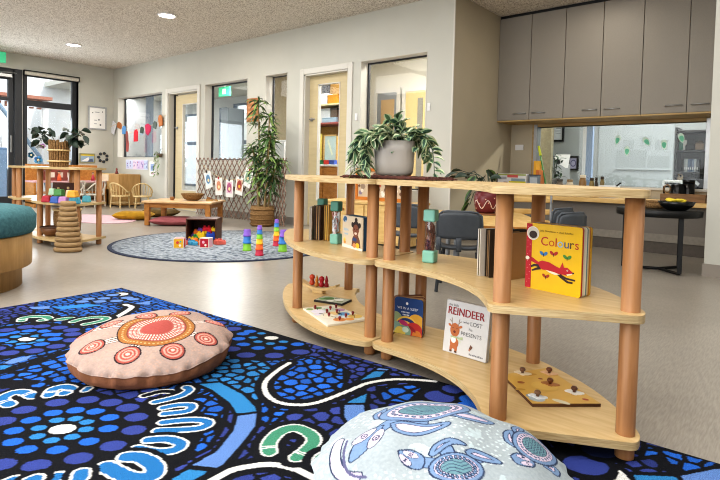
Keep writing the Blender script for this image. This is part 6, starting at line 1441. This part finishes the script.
b = MB(); b.box(-hw, hw, -.025, -.010, 0, hh, MW2, .002); b.box(-hw, hw, .16, .175, 0, hh, MW2, .002); b.build('long_side', t); b = MB(); b.box(-hw, -hw+.015, -.01, .16, 0, hh, MW2, .002); b.box(hw-.015, hw, -.01, .16, 0, hh, MW2, .002); b.build('short_side', t); b = MB(); b.box(-hw+.015, hw-.015, -.01, .16, 0, .01, MW2); b.build('floor_panel', t)
c = onY(677.5, 181, 6.3); t = thing('kettle', 'black kettle on the bench behind the wooden crate', 'kettle', (onY(678, 190, 6.3).x, 6.3, BZ)); hk = onY(678, 184, 6.3).z-BZ
MBK = mat('gloss black', '#141516', .22, 0, .05, 10)
b = MB(); b.lathe([(.085, 0), (.088, .01), (.072, hk*.9), (.05, hk), (.005, hk+.006)], MBK, 26); b.build('kettle_body', t); b = MB(); b.tube([(-.075, 0, hk*.85), (-.13, 0, hk*.8), (-.125, 0, hk*.35), (-.085, 0, hk*.2)], .012, MBK, 8); b.build('handle', t); b = MB(); b.tube([(.07, 0, hk*.7), (.115, 0, hk*.95)], [.02, .012], MBK, 8); b.build('spout', t)
t = thing('coffee_canister', 'tall black canister right of the black kettle', 'canister', (onY(688.5, 190, 6.33).x, 6.33, BZ)); hk = onY(688, 180, 6.33).z-BZ; b = MB(); b.lathe([(.052, 0), (.055, .006), (.055, hk-.03), (.05, hk-.03)], MBK, 24); b.build('canister_body', t); b = MB(); b.lathe([(.057, hk-.03), (.057, hk-.004), (.05, hk), (.004, hk)], MBK, 24); b.build('lid', t)
# round black side table with a bowl
c = onz(664, 276); t = thing('side_table', 'round black metal side table in front of the bench', 'table', (-.93, 4.99, 0), math.radians(8))
b = MB(); b.lathe([(.30, .455), (.315, .46), (.318, .505), (.31, .512), (.01, .505)], M_BLACK, 40); b.build('tabletop', t)
for (x_, y_) in ((-.24, -.05), (.17, -.19), (.16, .20)):
    b = MB(); b.box(x_-.017, x_+.017, y_-.017, y_+.017, .012, .458, M_BLACK, .002); b.build('leg', t)
b = MB()
for (x_, y_) in ((-.24, -.05), (.17, -.19), (.16, .20)): b.tube([(0.02, 0, .013), (x_, y_, .013)], .012, M_BLACK, 6)
b.build('foot_spokes', t)
tb = Vector((-.93, 4.99, .506))
c = onY(675, 207, 4.86); t = thing('fruit_bowl', 'wide black bowl of yellow pieces on the round side table', 'bowl', (c.x, 4.92, .5065)); b = MB(); b.lathe([(.045, 0), (.07, .006), (.115, .04), (.135, .075), (.128, .075), (.10, .035), (.01, .015)], MBK, 30); b.build('bowl_body', t)
b = MB(); r_ = random.Random(2)
for k in range(16):
    a = r_.random()*6.3; q = r_.random()*.09-.02; b.ball((q*math.cos(a)-.02, q*math.sin(a), .078+r_.random()*.014), (.026, .014, .010), flat('#d8c23a'), 8)
o = b.build('yellow_pieces', t); o['kind'] = 'stuff'
t = thing('wicker_basket', 'low wicker basket on the round side table left of the black bowl', 'basket', (onY(654, 208, 5.1).x, 5.12, .5065)); b = MB(); b.lathe([(.055, 0), (.075, .01), (.085, .06), (.078, .06), (.068, .015)], M_WICK, 24); b.build('weave', t); b = MB(); b.tube([(.082*math.cos(2*PI*k/24), .082*math.sin(2*PI*k/24), .06) for k in range(25)], .007, M_WICK, 6); b.build('rim', t)

# ------------------------------------------------------------------ office behind the bench window
YO = 8.9
b = MB(); b.box(-5.2, 3.2, YO, YO+.1, 0, 2.72, mat('office wall', '#a9adab', .8, 0, .015, 3)); struct(b.build('wall_office'))
def on_office(nm, lab, cat, xa, ya, xb, yb, fr, base, bits, Y_=YO, fw=.03, grp=None):
    a = onY(xa, ya, Y_-.03); b_ = onY(xb, yb, Y_-.03); hw = (b_.x-a.x)/2; hh = (a.z-b_.z)/2; t = thing(nm, lab, cat, ((a.x+b_.x)/2, Y_, (a.z+b_.z)/2), 0, grp); b = MB()
    for (u0, u1, v0, v1) in ((-hw, -hw+fw, -hh, hh), (hw-fw, hw, -hh, hh), (-hw+fw, hw-fw, -hh, -hh+fw), (-hw+fw, hw-fw, hh-fw, hh)): b.box(u0, u1, -.03, 0, v0, v1, fr, .002)
    b.build('frame', t); b = MB(); b.box(-hw+fw, hw-fw, -.018, -.002, -hh+fw, hh-fw, base)
    for k, (u, v, r1, r2, co) in enumerate(bits): b.poly([(u*hw+r1*hw*math.cos(j*.45), -.0185-.0003*k, v*hh+r2*hh*math.sin(j*.45)) for j in range(14)], flat(co))
    b.build('picture', t)
on_office('framed_picture', 'dark framed certificate hung high on the office wall', 'picture', 552.5, 124, 563.5, 141.5, M_BLACK, flat('#d6d9da'), [(0, .5, .5, .05, '#8f949a'), (0, .2, .6, .04, '#a9aeb2'), (0, -.1, .5, .04, '#a9aeb2')])
on_office('framed_picture', 'lavender framed wreath print on the office wall near the blue-grey post', 'picture', 568, 156, 578, 170.5, M_BLACK, flat('#b9b6cf'), [(0, 0, .55, .5, '#6d6a8f'), (0, 0, .38, .34, '#b9b6cf')])
a = onY(555, 154.5, 7.9); b_ = onY(570, 168, 7.9); t = thing('pinned_paper', 'white torn-cornered paper propped on the office desk', 'paper', (a.x, 7.9, 0)); b = MB(); b.poly([(0, 0, a.z), (b_.x-a.x, 0, a.z), (b_.x-a.x-.03, 0, b_.z), ((b_.x-a.x)*.72, 0, b_.z), (0, 0, a.z-.1)], M_WHITE); b.poly([(.02, -.002, a.z-.10), (.07, -.002, a.z-.07), (.09, -.002, a.z-.13), (.05, -.002, a.z-.15)], M_BLACK); b.build('sheet', t); b = MB(); b.box(.0, b_.x-a.x, .002, .012, .0, b_.z+.06, flat('#a7a9aa')); b.build('stand', t)
b = MB(); a = onY(587, 125, 7.2); b_ = onY(593.2, 125, 7.2); b.box(a.x, b_.x, 7.2, 7.26, 0, 2.72, mat('blue grey post', '#7f95b5', .5)); struct(b.build('column'))
b = MB(); a2 = onY(583.5, 125, 7.2); b.box(a2.x, a.x, 7.2, 7.26, 0, 2.72, M_WPL); struct(b.build('trim_7'))
b = MB(); a = onY(536, 125, 7.0); b_ = onY(552, 125, 7.0); b.box(a.x, b_.x, 7.0, 7.08, 0, 2.72, mat('khaki office partition', '#b3aa90', .8)); struct(b.build('wall_office_return'))
t = thing('whiteboard', 'large pale whiteboard with faint papers on the office wall', 'whiteboard', (0, YO-.001, 0)); a = onY(599, 126, YO-.04); b_ = onY(672, 182, YO-.04)
b = MB(); b.box(a.x, b_.x, -.03, 0, .3, 1.75, mat('whiteboard face', '#b5bcbd', .3), .006); b.build('board', t); b = MB()
for (xa, ya, xb, yb) in ((616, 150, 629, 168), (630, 150, 646, 168), (648, 156, 669, 168), (623, 140, 634, 149), (640, 136, 652, 146), (655, 140, 668, 150)): q0, q1 = onY(xa, ya, YO-.036), onY(xb, yb, YO-.036); b.box(q0.x, q1.x, -.034, -.031, q1.z, q0.z, flat('#a6adae'))
b.build('paper_sheets', t); b = MB(); q0, q1 = onY(614, 169, YO-.04), onY(670, 170, YO-.04); b.box(q0.x, q1.x, -.06, -.03, q1.z, q0.z, M_WPL); b.build('pen_ledge', t)
# dark shelf at the right with office things
a = onY(675.5, 129, 7.7); b_ = onY(703.5, 129, 7.7); t = thing('bookcase', 'dark open bookcase seen through the right end of the office window', 'bookcase', (a.x, 7.7, 0)); w_ = b_.x-a.x+.25; zt = a.z
MBC = mat('graphite shelf', '#2f2f2e', .6); b = MB(); b.box(0, w_, .30, .32, .1, zt, MBC); b.build('back_panel', t)
zs_ = [onY(690, y_, 7.7).z for y_ in (131, 151, 173)]
for z_ in zs_+[.45, .12]:
    b = MB(); b.box(.02, w_-.02, 0, .30, z_-.012, z_+.012, MBC, .002); b.build('shelf_board', t)
for x_ in (0, w_-.03):
    b = MB(); b.box(x_, x_+.03, 0, .30, 0, zt+.02, MBC, .002); b.build('side_panel', t)
def onshelf(x_, z_, y_=7.82): return (onY(x_, 150, y_).x, y_, z_+.0125)
r_ = random.Random(4)
for k, (xa, co, hh, nm) in enumerate([(686.5, '#8f9498', .165, 'pale grey'), (688.3, '#a9adb0', .165, 'light grey'), (690.2, '#5f6f8a', .16, 'slate blue'), (692.2, '#42536f', .165, 'navy'), (694.4, '#7d8aa0', .16, 'blue grey'), (696.6, '#aab0b6', .165, 'silver grey'), (699, '#5a6069', .16, 'dark grey')]):
    b = MB(); b.box(-.010, .010, -.07, .07, 0, hh, flat(co), .002); b.box(-.006, .006, -.071, -.070, .03, .06, flat('#d0d3d6')); tag(b.build('binder', loc=onshelf(xa, zs_[2])), nm+' file standing in the row on the office bookcase shelf', 'file', 'files on the office bookcase')
t = thing('tumbler', 'white tumbler on the upper shelf of the office bookcase', 'tumbler', onshelf(684.5, zs_[1])); b = MB(); b.lathe([(.020, 0), (.026, .12), (.022, .12)], M_WPL, 16); b.build('cup_body', t); b = MB(); b.lathe([(.028, .12), (.028, .13), (.01, .135)], M_WPL, 16); b.build('lid', t)
t = thing('canister', 'teal green canister left of the white tumbler', 'canister', onshelf(680.5, zs_[1])); b = MB(); b.lathe([(.028, 0), (.03, .01), (.03, .09), (.024, .10)], flat('#3d7a6b'), 16); b.build('canister_body', t); b = MB(); b.lathe([(.026, .10), (.026, .115), (.01, .118)], flat('#2d5a50'), 16); b.build('lid', t)
t = thing('handbag', 'black bag on the upper shelf of the office bookcase', 'bag', onshelf(690.5, zs_[1])); b = MB(); b.box(-.055, .055, -.04, .04, 0, .075, M_BLACK, .015, seg=2); b.build('bag_body', t); b = MB(); b.tube([(-.04, 0, .07), (-.035, 0, .14), (.035, 0, .14), (.04, 0, .07)], .006, M_BLACK); b.build('handle', t)
t = thing('woven_box', 'tan rounded box at the right of the upper bookcase shelf', 'box', onshelf(699.5, zs_[1])); b = MB(); b.box(-.05, .05, -.04, .04, 0, .09, flat('#8a7460'), .02, seg=2); b.build('box_body', t); b = MB(); b.lathe([(.04, .09), (.045, .10), (.02, .12), (.004, .122)], flat('#5f5045'), 16); b.build('lid', t)
# cabinet, printer below
t = thing('office_desk', 'pale grey desk in the office below the bookcase', 'desk', (-1.0, 7.45, 0)); b = MB(); b.box(-2.2, 1.4, -.3, .2, .60, .63, M_WPL, .004); b.build('desktop', t)
for x_ in (-2.15, 1.3):
    b = MB(); b.box(x_, x_+.05, -.28, .18, 0, .60, M_WPL, .004); b.build('leg', t)
a = onY(663.5, 180, 7.3); b_ = onY(684, 188, 7.3); t = thing('printer', 'white printer on the office desk behind the kettle', 'printer', ((a.x+b_.x)/2, 7.35, .6305)); hw = (b_.x-a.x)/2; hh = a.z-.63; b = MB(); b.box(-hw, hw, -.12, .14, 0, hh, M_WPL, .015, seg=2); b.build('printer_body', t); b = MB(); b.box(-hw*.75, hw*.75, -.123, -.118, hh*.55, hh*.75, M_BLACK); b.build('paper_slot', t)
a = onY(694, 179, 7.4); t = thing('monitor', 'small grey screen on the office desk right of the canister', 'screen', (onY(698, 184, 7.4).x, 7.4, .6305)); b = MB(); b.box(-.09, .09, -.01, .01, .03, a.z-.63, flat('#55565c'), .004); b.poly([(-.05, -.0105, .10), (.0, -.0105, .05), (.02, -.0105, .08), (-.02, -.0105, .12)], flat('#c9ccd0')); b.build('screen_panel', t); b = MB(); b.box(-.05, .05, -.03, .03, 0, .012, M_BLACK); b.box(-.01, .01, -.01, .01, .01, .04, M_BLACK); b.build('stand', t)
t = thing('ornament', 'brown and cream patterned ornament on the bookcase above the printer', 'ornament', onshelf(680.5, .84 if False else zs_[2]-.115)); b = MB(); b.ball((0, 0, .05), (.045, .03, .05), flat('#c9b08a'), 14); b.build('ornament_body', t); b = MB(); b.ball((-.018, -.024, .065), (.013, .008, .014), M_BLACK, 8); b.ball((.018, -.024, .065), (.013, .008, .014), M_BLACK, 8); b.build('eye_patches', t); b = MB(); b.box(-.05, .05, -.04, .04, -.012, .0, MBC); b.build('base', t)
# leafy plant and pots on the office desk (left)
t = thing('desk_plant', 'dark leafy plant on the office desk behind the white paper', 'plant', (onY(555, 175, 7.45).x, 7.45, .6305)); b = MB(); b.lathe([(.05, 0), (.065, .01), (.07, .10), (.06, .10)], flat('#4d4a45'), 18); b.build('pot', t); b = MB()
for k in range(40): b.leaf((r_.uniform(-.1, .12), r_.uniform(-.05, .05), r_.uniform(.10, .42)), (r_.uniform(-1, 1), r_.uniform(-.6, .6), r_.uniform(-.3, .8)), .08, .035, r_.choice(((M_LEAFD, M_LEAF), (M_LEAFD, M_LEAFD))), .3, 0, 3)
for k in range(5): b.tube([(0, 0, .09), (r_.uniform(-.08, .1), 0, .38)], .004, M_LEAFD, 5)
b.build('foliage', t)

# ------------------------------------------------------------------ children's table and chairs
TC0 = Vector((-1.98, 3.86, 0)); td = Vector((-.55, .835, 0)).normalized(); ta = math.atan2(td.y, td.x)
t = thing('childrens_table', 'pale wooden children\'s table behind the foreground shelf', 'table', tuple(TC0), ta)
b = MB(); pts = []
for (cx_, cy_, a0) in ((.60, .26, 0), (-.60, .26, 90), (-.60, -.33, 180), (.60, -.33, 270)):
    for k in range(7): w_ = math.radians(a0+15*k); pts.append((cx_+.10*math.cos(w_), cy_+.10*math.sin(w_)))
b.prism(pts, .395, .42, M_PINEL, .003, side=M_PINE); b.build('tabletop', t)
for sx_ in (-1, 1):
    for sy_ in (-1, 1): b = MB(); b.tube([(sx_*.56, sy_*.27-.05, 0), (sx_*.54, sy_*.26-.05, .395)], [.020, .024], M_CHARM, 14); b.build('leg', t)
def kid_chair(lab, x, y, rz, s, first=None):
    t = thing('childrens_chair', lab, 'chair', (x, y, 0), rz, 'slate grey children\'s chairs around the pale table')
    W_ = .145*s
    b = MB()      # back shell, faces +y
    b.sheet(lambda u, v: ((2*u-1)*W_*(.98-.12*v**3), -.135*s-.020*s*(v)+.035*s*(abs(2*u-1)**2.2)-.0, s*(.345+.175*v-.010*abs(2*u-1)**4*v*2)), 14, 8, .010*s, M_CHAIR)
    b.tube([(q*W_*.99, -.105*s-.01*s*v, s*(.35+.165*v)) for q, v in [(-1, 0), (-1.0, .5), (-.96, .88), (-.75, 1.02)]]+[((-.5+.25*k)*W_, -.148*s+.012*s*abs(-.5+.25*k), s*.523) for k in range(5)]+[(q*W_*.99, -.105*s-.01*s*v, s*(.35+.165*v)) for q, v in [(.75, 1.02), (.96, .88), (1.0, .5), (1, 0)]], .0085*s, M_CHAIR, 7)
    b.build('backrest', t)
    b = MB(); b.sheet(lambda u, v: ((2*u-1)*W_*(1.02-.05*v), -.13*s+.29*s*v, s*(.272+.016*abs(2*u-1)**3+.02*max(0, .18-v)*5-.018*max(0, v-.85)*6)), 12, 10, .011*s, M_CHAIR); b.build('seat', t)
    b = MB()
    for q in (-1, 1):
        b = MB(); b.sheet(lambda u, v, q=q: (q*W_*(1.02-.22*u), -.125*s-.012*s*math.sin(PI*v)+.03*s*(1-u), s*(.268+.085*v)), 3, 6, .012*s, M_CHAIR); b.build('back_support', t)
    b = MB(); b.sheet(lambda u, v: ((u-.5)*.035*s, -.140*s-.01*s*math.sin(PI*v), s*(.268+.085*v)), 2, 6, .010*s, M_CHAIR); b.build('back_support', t)
    for sx_ in (-1, 1):
        for sy_ in (-1, 1): b = MB(); b.tube([(sx_*.135*s, sy_*.145*s-.0, 0), (sx_*.115*s, sy_*.11*s, .265*s)], [.011*s, .013*s], M_CHARM if False else mat('dark chair leg', '#33373b', .5), 10); b.build('leg', t)
    return t
c0 = kid_chair('slate grey plastic chair seen from behind right of the lone shaker bottle', -1.74, 3.12, math.radians(26), 1.0)
dup(c0, (-2.36, 3.42, 0), math.radians(14), 'slate grey plastic chair seen from behind between the shelf posts')
dup(c0, (-1.29, 3.66, 0), math.radians(70), 'slate grey plastic chair seen side-on, its back just above the yellow book')
dup(c0, (-1.50, 4.06, 0), math.radians(78), 'slate grey plastic chair farther along the right side of the pale table')
t = thing('ladder_chair', 'slatted wooden chair with grey metal uprights at the far end of the pale table', 'chair', (-2.00, 5.02, 0), math.radians(212))
for q in (-1, 1):
    b = MB(); b.tube([(q*.185, -.15, 0), (q*.185, -.15, .30), (q*.19, -.175, .60)], .012, M_CHARM, 10); b.build('rear_leg', t)
    b = MB(); b.tube([(q*.15, .15, 0), (q*.15, .14, .31)], .012, M_CHARM, 10); b.build('front_leg', t)
for z_ in (.40, .52):
    b = MB(); b.sheet(lambda u, v, z_=z_: ((2*u-1)*.205, -.165-.02*(1-(2*u-1)**2)-.02*(z_-.44), z_-.027+.055*v), 10, 3, .012, M_PINEL); b.build('back_slat', t)
b = MB(); b.box(-.165, .165, -.15, .17, .305, .322, M_PINEL, .005); b.build('seat', t)
# planter on the children's table
pp = onz(483, 214.6, .42); t = thing('board', 'round brown wooden board under the maroon planter', 'board', (pp.x, pp.y+.05, .4205)); b = MB(); b.lathe([(.13, 0), (.135, .004), (.13, .012), (.01, .012)], wood('brown board', '#8a5a38', '#6d4529'), 30); b.build('board_top', t)
b = MB(); b.lathe([(.10, 0), (.136, .003), (.136, .005), (.12, .006)], M_DWOOD, 24); b.build('base_ring', t)
t = thing('potted_plant', 'maroon pot with a white wavy line and dark leaves on the pale table', 'plant', (pp.x, pp.y+.05, .433))
MM = mat('maroon glaze', '#6b2a2e', .35, 0, .06, 10); b = MB(); b.lathe([(.070, 0), (.088, .02), (.104, .09), (.102, .14), (.088, .182), (.080, .18), (.09, .13)], MM, 32)
def onpot(a, z): r0 = np.interp(z, [0, .02, .09, .14, .182], [.070, .088, .104, .102, .088])+.0008; w_ = math.radians(-130)+a; return (r0*math.cos(w_+math.radians(76)), r0*math.sin(w_+math.radians(76)), z)
b.tube([onpot(-1.3+.09*k, .075+.035*math.sin(k*.55)) for k in range(30)], .0035, flat('#d9c9bf'), 5)
for k in range(10): b.ball(onpot(-1.2+.25*k, .04+.10*((k*37) % 10)/10), .0055, flat('#e0b59a'), 6)
b.build('pot', t); b = MB(); b.lathe([(.085, .150), (.01, .152)], mat('potting soil', '#3a2a20'), 20); b.build('soil', t)
b = MB(); r_ = random.Random(8)
for k in range(13):
    a = r_.random()*2*PI; d = Vector((math.cos(a)*.6-.30, math.sin(a)*.6-.25, r_.uniform(.4, 1.5))).normalized(); ln = r_.uniform(.14, .32); tip = d*ln+Vector((-.03, 0, .15)); b.tube([(0, 0, .15), tuple(Vector((d.x*ln*.4, d.y*ln*.4, .15+ln*.6))), tuple(tip)], .003, M_LEAFD, 5)
    b.leaf(tip, (d.x, d.y, r_.uniform(-.5, .2)), .125, .08, r_.choice(((M_LEAFD, M_LEAFD), (M_LEAFD, M_LEAF), (M_LEAFD, M_LEAFD))), .3, r_.uniform(-.7, .7), 5)
for k in range(4): b.leaf((-.13, -.02*k, .20-.04*k), (-.5, -.2, -.8), .12, .06, (M_LEAFD, M_LEAF), .2, .4*k-.6, 5)
b.tube([(-.02, 0, .15), (-.08, 0, .20), (-.12, 0, .16), (-.13, -.05, .06)], .003, M_LEAFD, 5)
b.build('foliage', t)
# low wooden bench and framed collage board by the third big window
a = onz(341, 201, .45); b_ = onz(408, 204, .45); t = thing('low_cupboard', 'low pale wooden cupboard under the third big window', 'cupboard', (-3.45, 4.42, 0), math.radians(6))
b = MB(); b.box(-.60, .50, -.20, .22, .425, .45, M_PINEL, .004); b.build('top_board', t); b = MB(); b.box(-.58, .48, -.18, .21, .03, .425, M_PINEL); b.build('cabinet_body', t)
for (u0, u1) in ((-.57, -.06), (-.04, .47)):
    b = MB(); b.box(u0, u1, -.195, -.18, .05, .415, M_PINEL, .004); d = b.build('door', t); b = MB(); b.cyl(((u0+u1)/2, -.195, .36), ((u0+u1)/2, -.215, .36), .014, M_PINE); b.build('knob', d)
a = onY(357, 168, 4.5); b_ = onY(409, 203, 4.5); t = thing('collage_frame', 'orange wooden framed collage standing on the low cupboard behind the grey planter', 'picture', ((a.x+b_.x)/2, 4.5, .4505), math.radians(2)); hw = (b_.x-a.x)/2; hh = a.z-.45
b = MB(); MO = wood('orange pine frame', '#c27a34', '#a8632a', (3, 10, 10), .4, 3)
for (u0, u1, v0, v1) in ((-hw, -hw+.035, 0, hh), (hw-.035, hw, 0, hh), (-hw+.035, hw-.035, 0, .035), (-hw+.035, hw-.035, hh-.035, hh)): b.box(u0, u1, -.015, .015, v0, v1, MO, .003)
b.build('frame', t); b = MB(); b.box(-hw+.035, hw-.035, -.004, .006, .035, hh-.035, flat('#b9a890')); r_ = random.Random(6)
for k in range(46):
    u, v = r_.uniform(-hw+.05, hw-.06), r_.uniform(.045, hh-.06); s_ = r_.uniform(.015, .035); b.poly([(u+s_*math.cos(j*1.05), -.0045-.0001*k, v+s_*math.sin(j*1.05)) for j in range(6)], flat(r_.choice(['#6b4a3a', '#cfc4b4', '#8d7a68', '#a35a44', '#3f3a38', '#d9d3c8', '#7c6f86'])))
b.build('collage', t)

# ------------------------------------------------------------------ store room seen through the cream door
t = thing('store_shelving', 'white shelving full of boxes behind the cream door', 'shelving', (-6.10, 6.0, 0)); zs_ = [onY(328, y_, 6.0).z for y_ in (105, 123.5)]
for z_ in zs_:
    b = MB(); b.box(-.15, .82, -.05, .35, z_-.012, z_+.012, flat('#d9cda6') if z_ == zs_[0] else flat('#a8605a'), .002); b.build('shelf_board', t)
for x_ in (-.17, .80):
    b = MB(); b.box(x_, x_+.02, -.05, .35, 0, 2.3, M_WPL); b.build('side_panel', t)
b = MB(); b.box(-.17, .82, .35, .37, 0, 2.3, mat('amber back board', '#b98f4a', .7)); b.build('back_panel', t)
def sbox(nm, lab, xa, xb, yt, z_, co, Y_=6.02, cat='box', dep=.2, lid=None):
    a = onY(xa, yt, Y_); b_ = onY(xb, yt, Y_); t = thing(nm, lab, cat, ((a.x+b_.x)/2, Y_, z_+.0125), 0, 'boxes in the store room'); hw = (b_.x-a.x)/2; hh = a.z-z_-.0125; b = MB(); b.box(-hw, hw, 0, dep, 0, hh*.85, flat(co), .004); b.build('box_body', t); b = MB(); b.box(-hw-.004, hw+.004, -.004, dep+.004, hh*.85, hh, flat(lid or co), .004); b.build('lid', t)
sbox('storage_box', 'white storage box on the upper store room shelf', 319.5, 327, 94, zs_[0], '#dfe0e2'); sbox('storage_box', 'amber storage box on the upper store room shelf', 327.5, 338, 95, zs_[0], '#c08a2c'); sbox('storage_box', 'dark box stacked behind the white one in the store room', 320, 326, 83, zs_[0], '#3d4046', 6.2, dep=.1)
sbox('storage_box', 'pale grey paper box on the red store room shelf', 319.5, 330, 109, zs_[1], '#d9dde2', lid='#b8c0c8'); sbox('storage_box', 'dark grey box right of the pale paper box in the store room', 330.5, 337, 108, zs_[1], '#6a5a50', lid='#3d3a38')
sbox('storage_box', 'light blue flat box on the red store room shelf', 322, 336, 118, zs_[1], '#9fb8cc', 5.97, dep=.04)
zc = onY(328, 164.5, 5.75).z; t = thing('store_counter', 'white-topped wooden counter in the store room', 'counter', (-5.55, 5.75, 0)); b = MB(); b.box(-.46, .50, -.05, .18, zc-.03, zc, M_WPL, .004); b.build('worktop', t); b = MB(); b.box(-.44, .48, -.03, .17, 0, zc-.03, M_PINE); b.build('cabinet_body', t); b = MB(); b.box(-.42, .02, -.045, -.03, .05, zc-.05, M_PINE, .004); b.box(.04, .46, -.045, -.03, .05, zc-.05, M_PINE, .004); b.build('door', t)
for (xa, xb, yt, co, lab) in ((318.5, 323, 160, '#2f7a4a', 'green tub'), (323.5, 328.5, 160, '#c23a30', 'red tub'), (329, 334, 160, '#3a52a0', 'blue tub')): sbox('craft_tub', lab+' on the white store room counter', xa, xb, yt, zc-.012, co, 5.76, cat='tub', dep=.07)
a = onY(319, 134, 5.95); b_ = onY(324, 134, 5.95); zt = a.z
t = thing('yellow_board', 'tall yellow board standing on the store room counter', 'board', ((a.x+b_.x)/2, 5.9, zc)); b = MB(); b.box(-.045, .05, 0, .02, 0, zt-zc, flat('#e0cc6a'), .002); b.build('panel', t); b = MB(); b.box(-.05, .055, -.01, .03, 0, .02, M_OAK); b.build('foot', t)
a = onY(324.5, 135, 5.92); b_ = onY(338, 135, 5.92); t = thing('glass_cabinet', 'pale blue glass fronted case on the store room counter', 'case', ((a.x+b_.x)/2, 5.9, zc)); hw = (b_.x-a.x)/2; hh = a.z-zc; b = MB()
for (u0, u1, v0, v1) in ((-hw, -hw+.02, 0, hh), (hw-.02, hw, 0, hh), (-hw, hw, 0, .02), (-hw, hw, hh-.02, hh)): b.box(u0, u1, 0, .03, v0, v1, M_PINEL)
b.build('frame', t); b = MB(); b.box(-hw+.02, hw-.02, .01, .02, .02, hh-.02, flat('#b9cfd2')); b.poly([(-hw*.5, .009, hh*.8), (-hw*.3, .009, hh*.85), (hw*.4, .009, hh*.35), (hw*.2, .009, hh*.3)], flat('#d9e2c9')); b.build('pane', t)
# ------------------------------------------------------------------ light
wd = bpy.data.worlds.new('world'); scene.world = wd; wd.use_nodes = True
bg = wd.node_tree.nodes['Background']; bg.inputs[0].default_value = (.90, .95, 1, 1); bg.inputs[1].default_value = 2.2
def area(nm, loc, size, power, col=(1, 1, 1), rot=(0, 0, 0), sy=None, shape='RECTANGLE'):
    l = bpy.data.lights.new(nm, 'AREA'); l.energy = power; l.color = col; l.shape = shape; l.size = size; l.size_y = sy or size
    o = bpy.data.objects.new(nm, l); o.location = loc; o.rotation_euler = rot; C.objects.link(o); return o
sun = bpy.data.lights.new('sun', 'SUN'); sun.energy = 2.2; sun.angle = .05; so = bpy.data.objects.new('sun', sun); C.objects.link(so)
so.rotation_euler = (0, math.radians(52), math.radians(14)); so.location = (0, 0, 8)
for i, (x, y) in enumerate([(-6.336, 3.631), (-9.157, 3.614)]):
    area('downlight_lamp_%d' % i, (x, y, 2.66), .2, 22, (1, .94, .85), shape='DISK')
# broad soft lamps added for fill, standing in for unseen downlights
for i, (x, y, p) in enumerate([(-3.6, .4, 50), (-.6, .2, 50), (-3.4, -2.2, 50), (-.4, -2.4, 50), (-1.2, 3.4, 28), (-4.6, 3.0, 40), (-7.0, .8, 45), (1.6, 2.6, 25), (-9.5, 1.5, 35)]):
    area('ceiling_fill_%d' % i, (x, y, 2.68), 2.2, p*1.1, (1, .98, .95))
sp = bpy.data.lights.new('office_spot', 'SPOT'); sp.energy = 260; sp.color = (1, .93, .80); sp.spot_size = math.radians(55); sp.spot_blend = .3; sp.shadow_soft_size = .06
spo = bpy.data.objects.new('office_spot', sp); spo.location = (.3, 8.2, 2.2); spo.rotation_euler = (Vector((-2.95, 5.6, .75))-Vector(spo.location)).to_track_quat('-Z', 'Y').to_euler(); C.objects.link(spo)
area('alcove_lamp', (-1.7, 5.5, 2.66), .4, 6, (1, .92, .8))
for i, (x, y, p) in enumerate([(-15, 7.0, 150), (-9.6, 7.0, 130), (-5.0, 5.6, 45), (-3.5, 6.3, 70), (-1.6, 7.8, 34), (.6, 7.8, 22)]):
    area('next_room_lamp_%d' % i, (x, y, 2.69), .8, p, (1, .98, .95))
# daylight coming in through the street door and window
area('door_daylight', (-10.95, 2.6, 1.25), 1.2, 60, (.86, .93, 1), (0, math.radians(-90), 0), 2.2)
area('window_daylight', (-10.95, 3.9, 1.25), .8, 40, (.86, .93, 1), (0, math.radians(-90), 0), 2.2)
# added fill panel behind the viewer, just inside the solid front wall
area('front_fill', (-2.5, -4.0, 1.5), 6, 190, (.95, .97, 1), (math.radians(90), 0, 0), 2.4)
scene.view_settings.view_transform = 'Standard'
scene.view_settings.exposure = 0.12
try: scene.view_settings.look = 'Medium High Contrast'
except Exception as e: print('LOOK', e)
scene.cycles.filter_width = 1.1
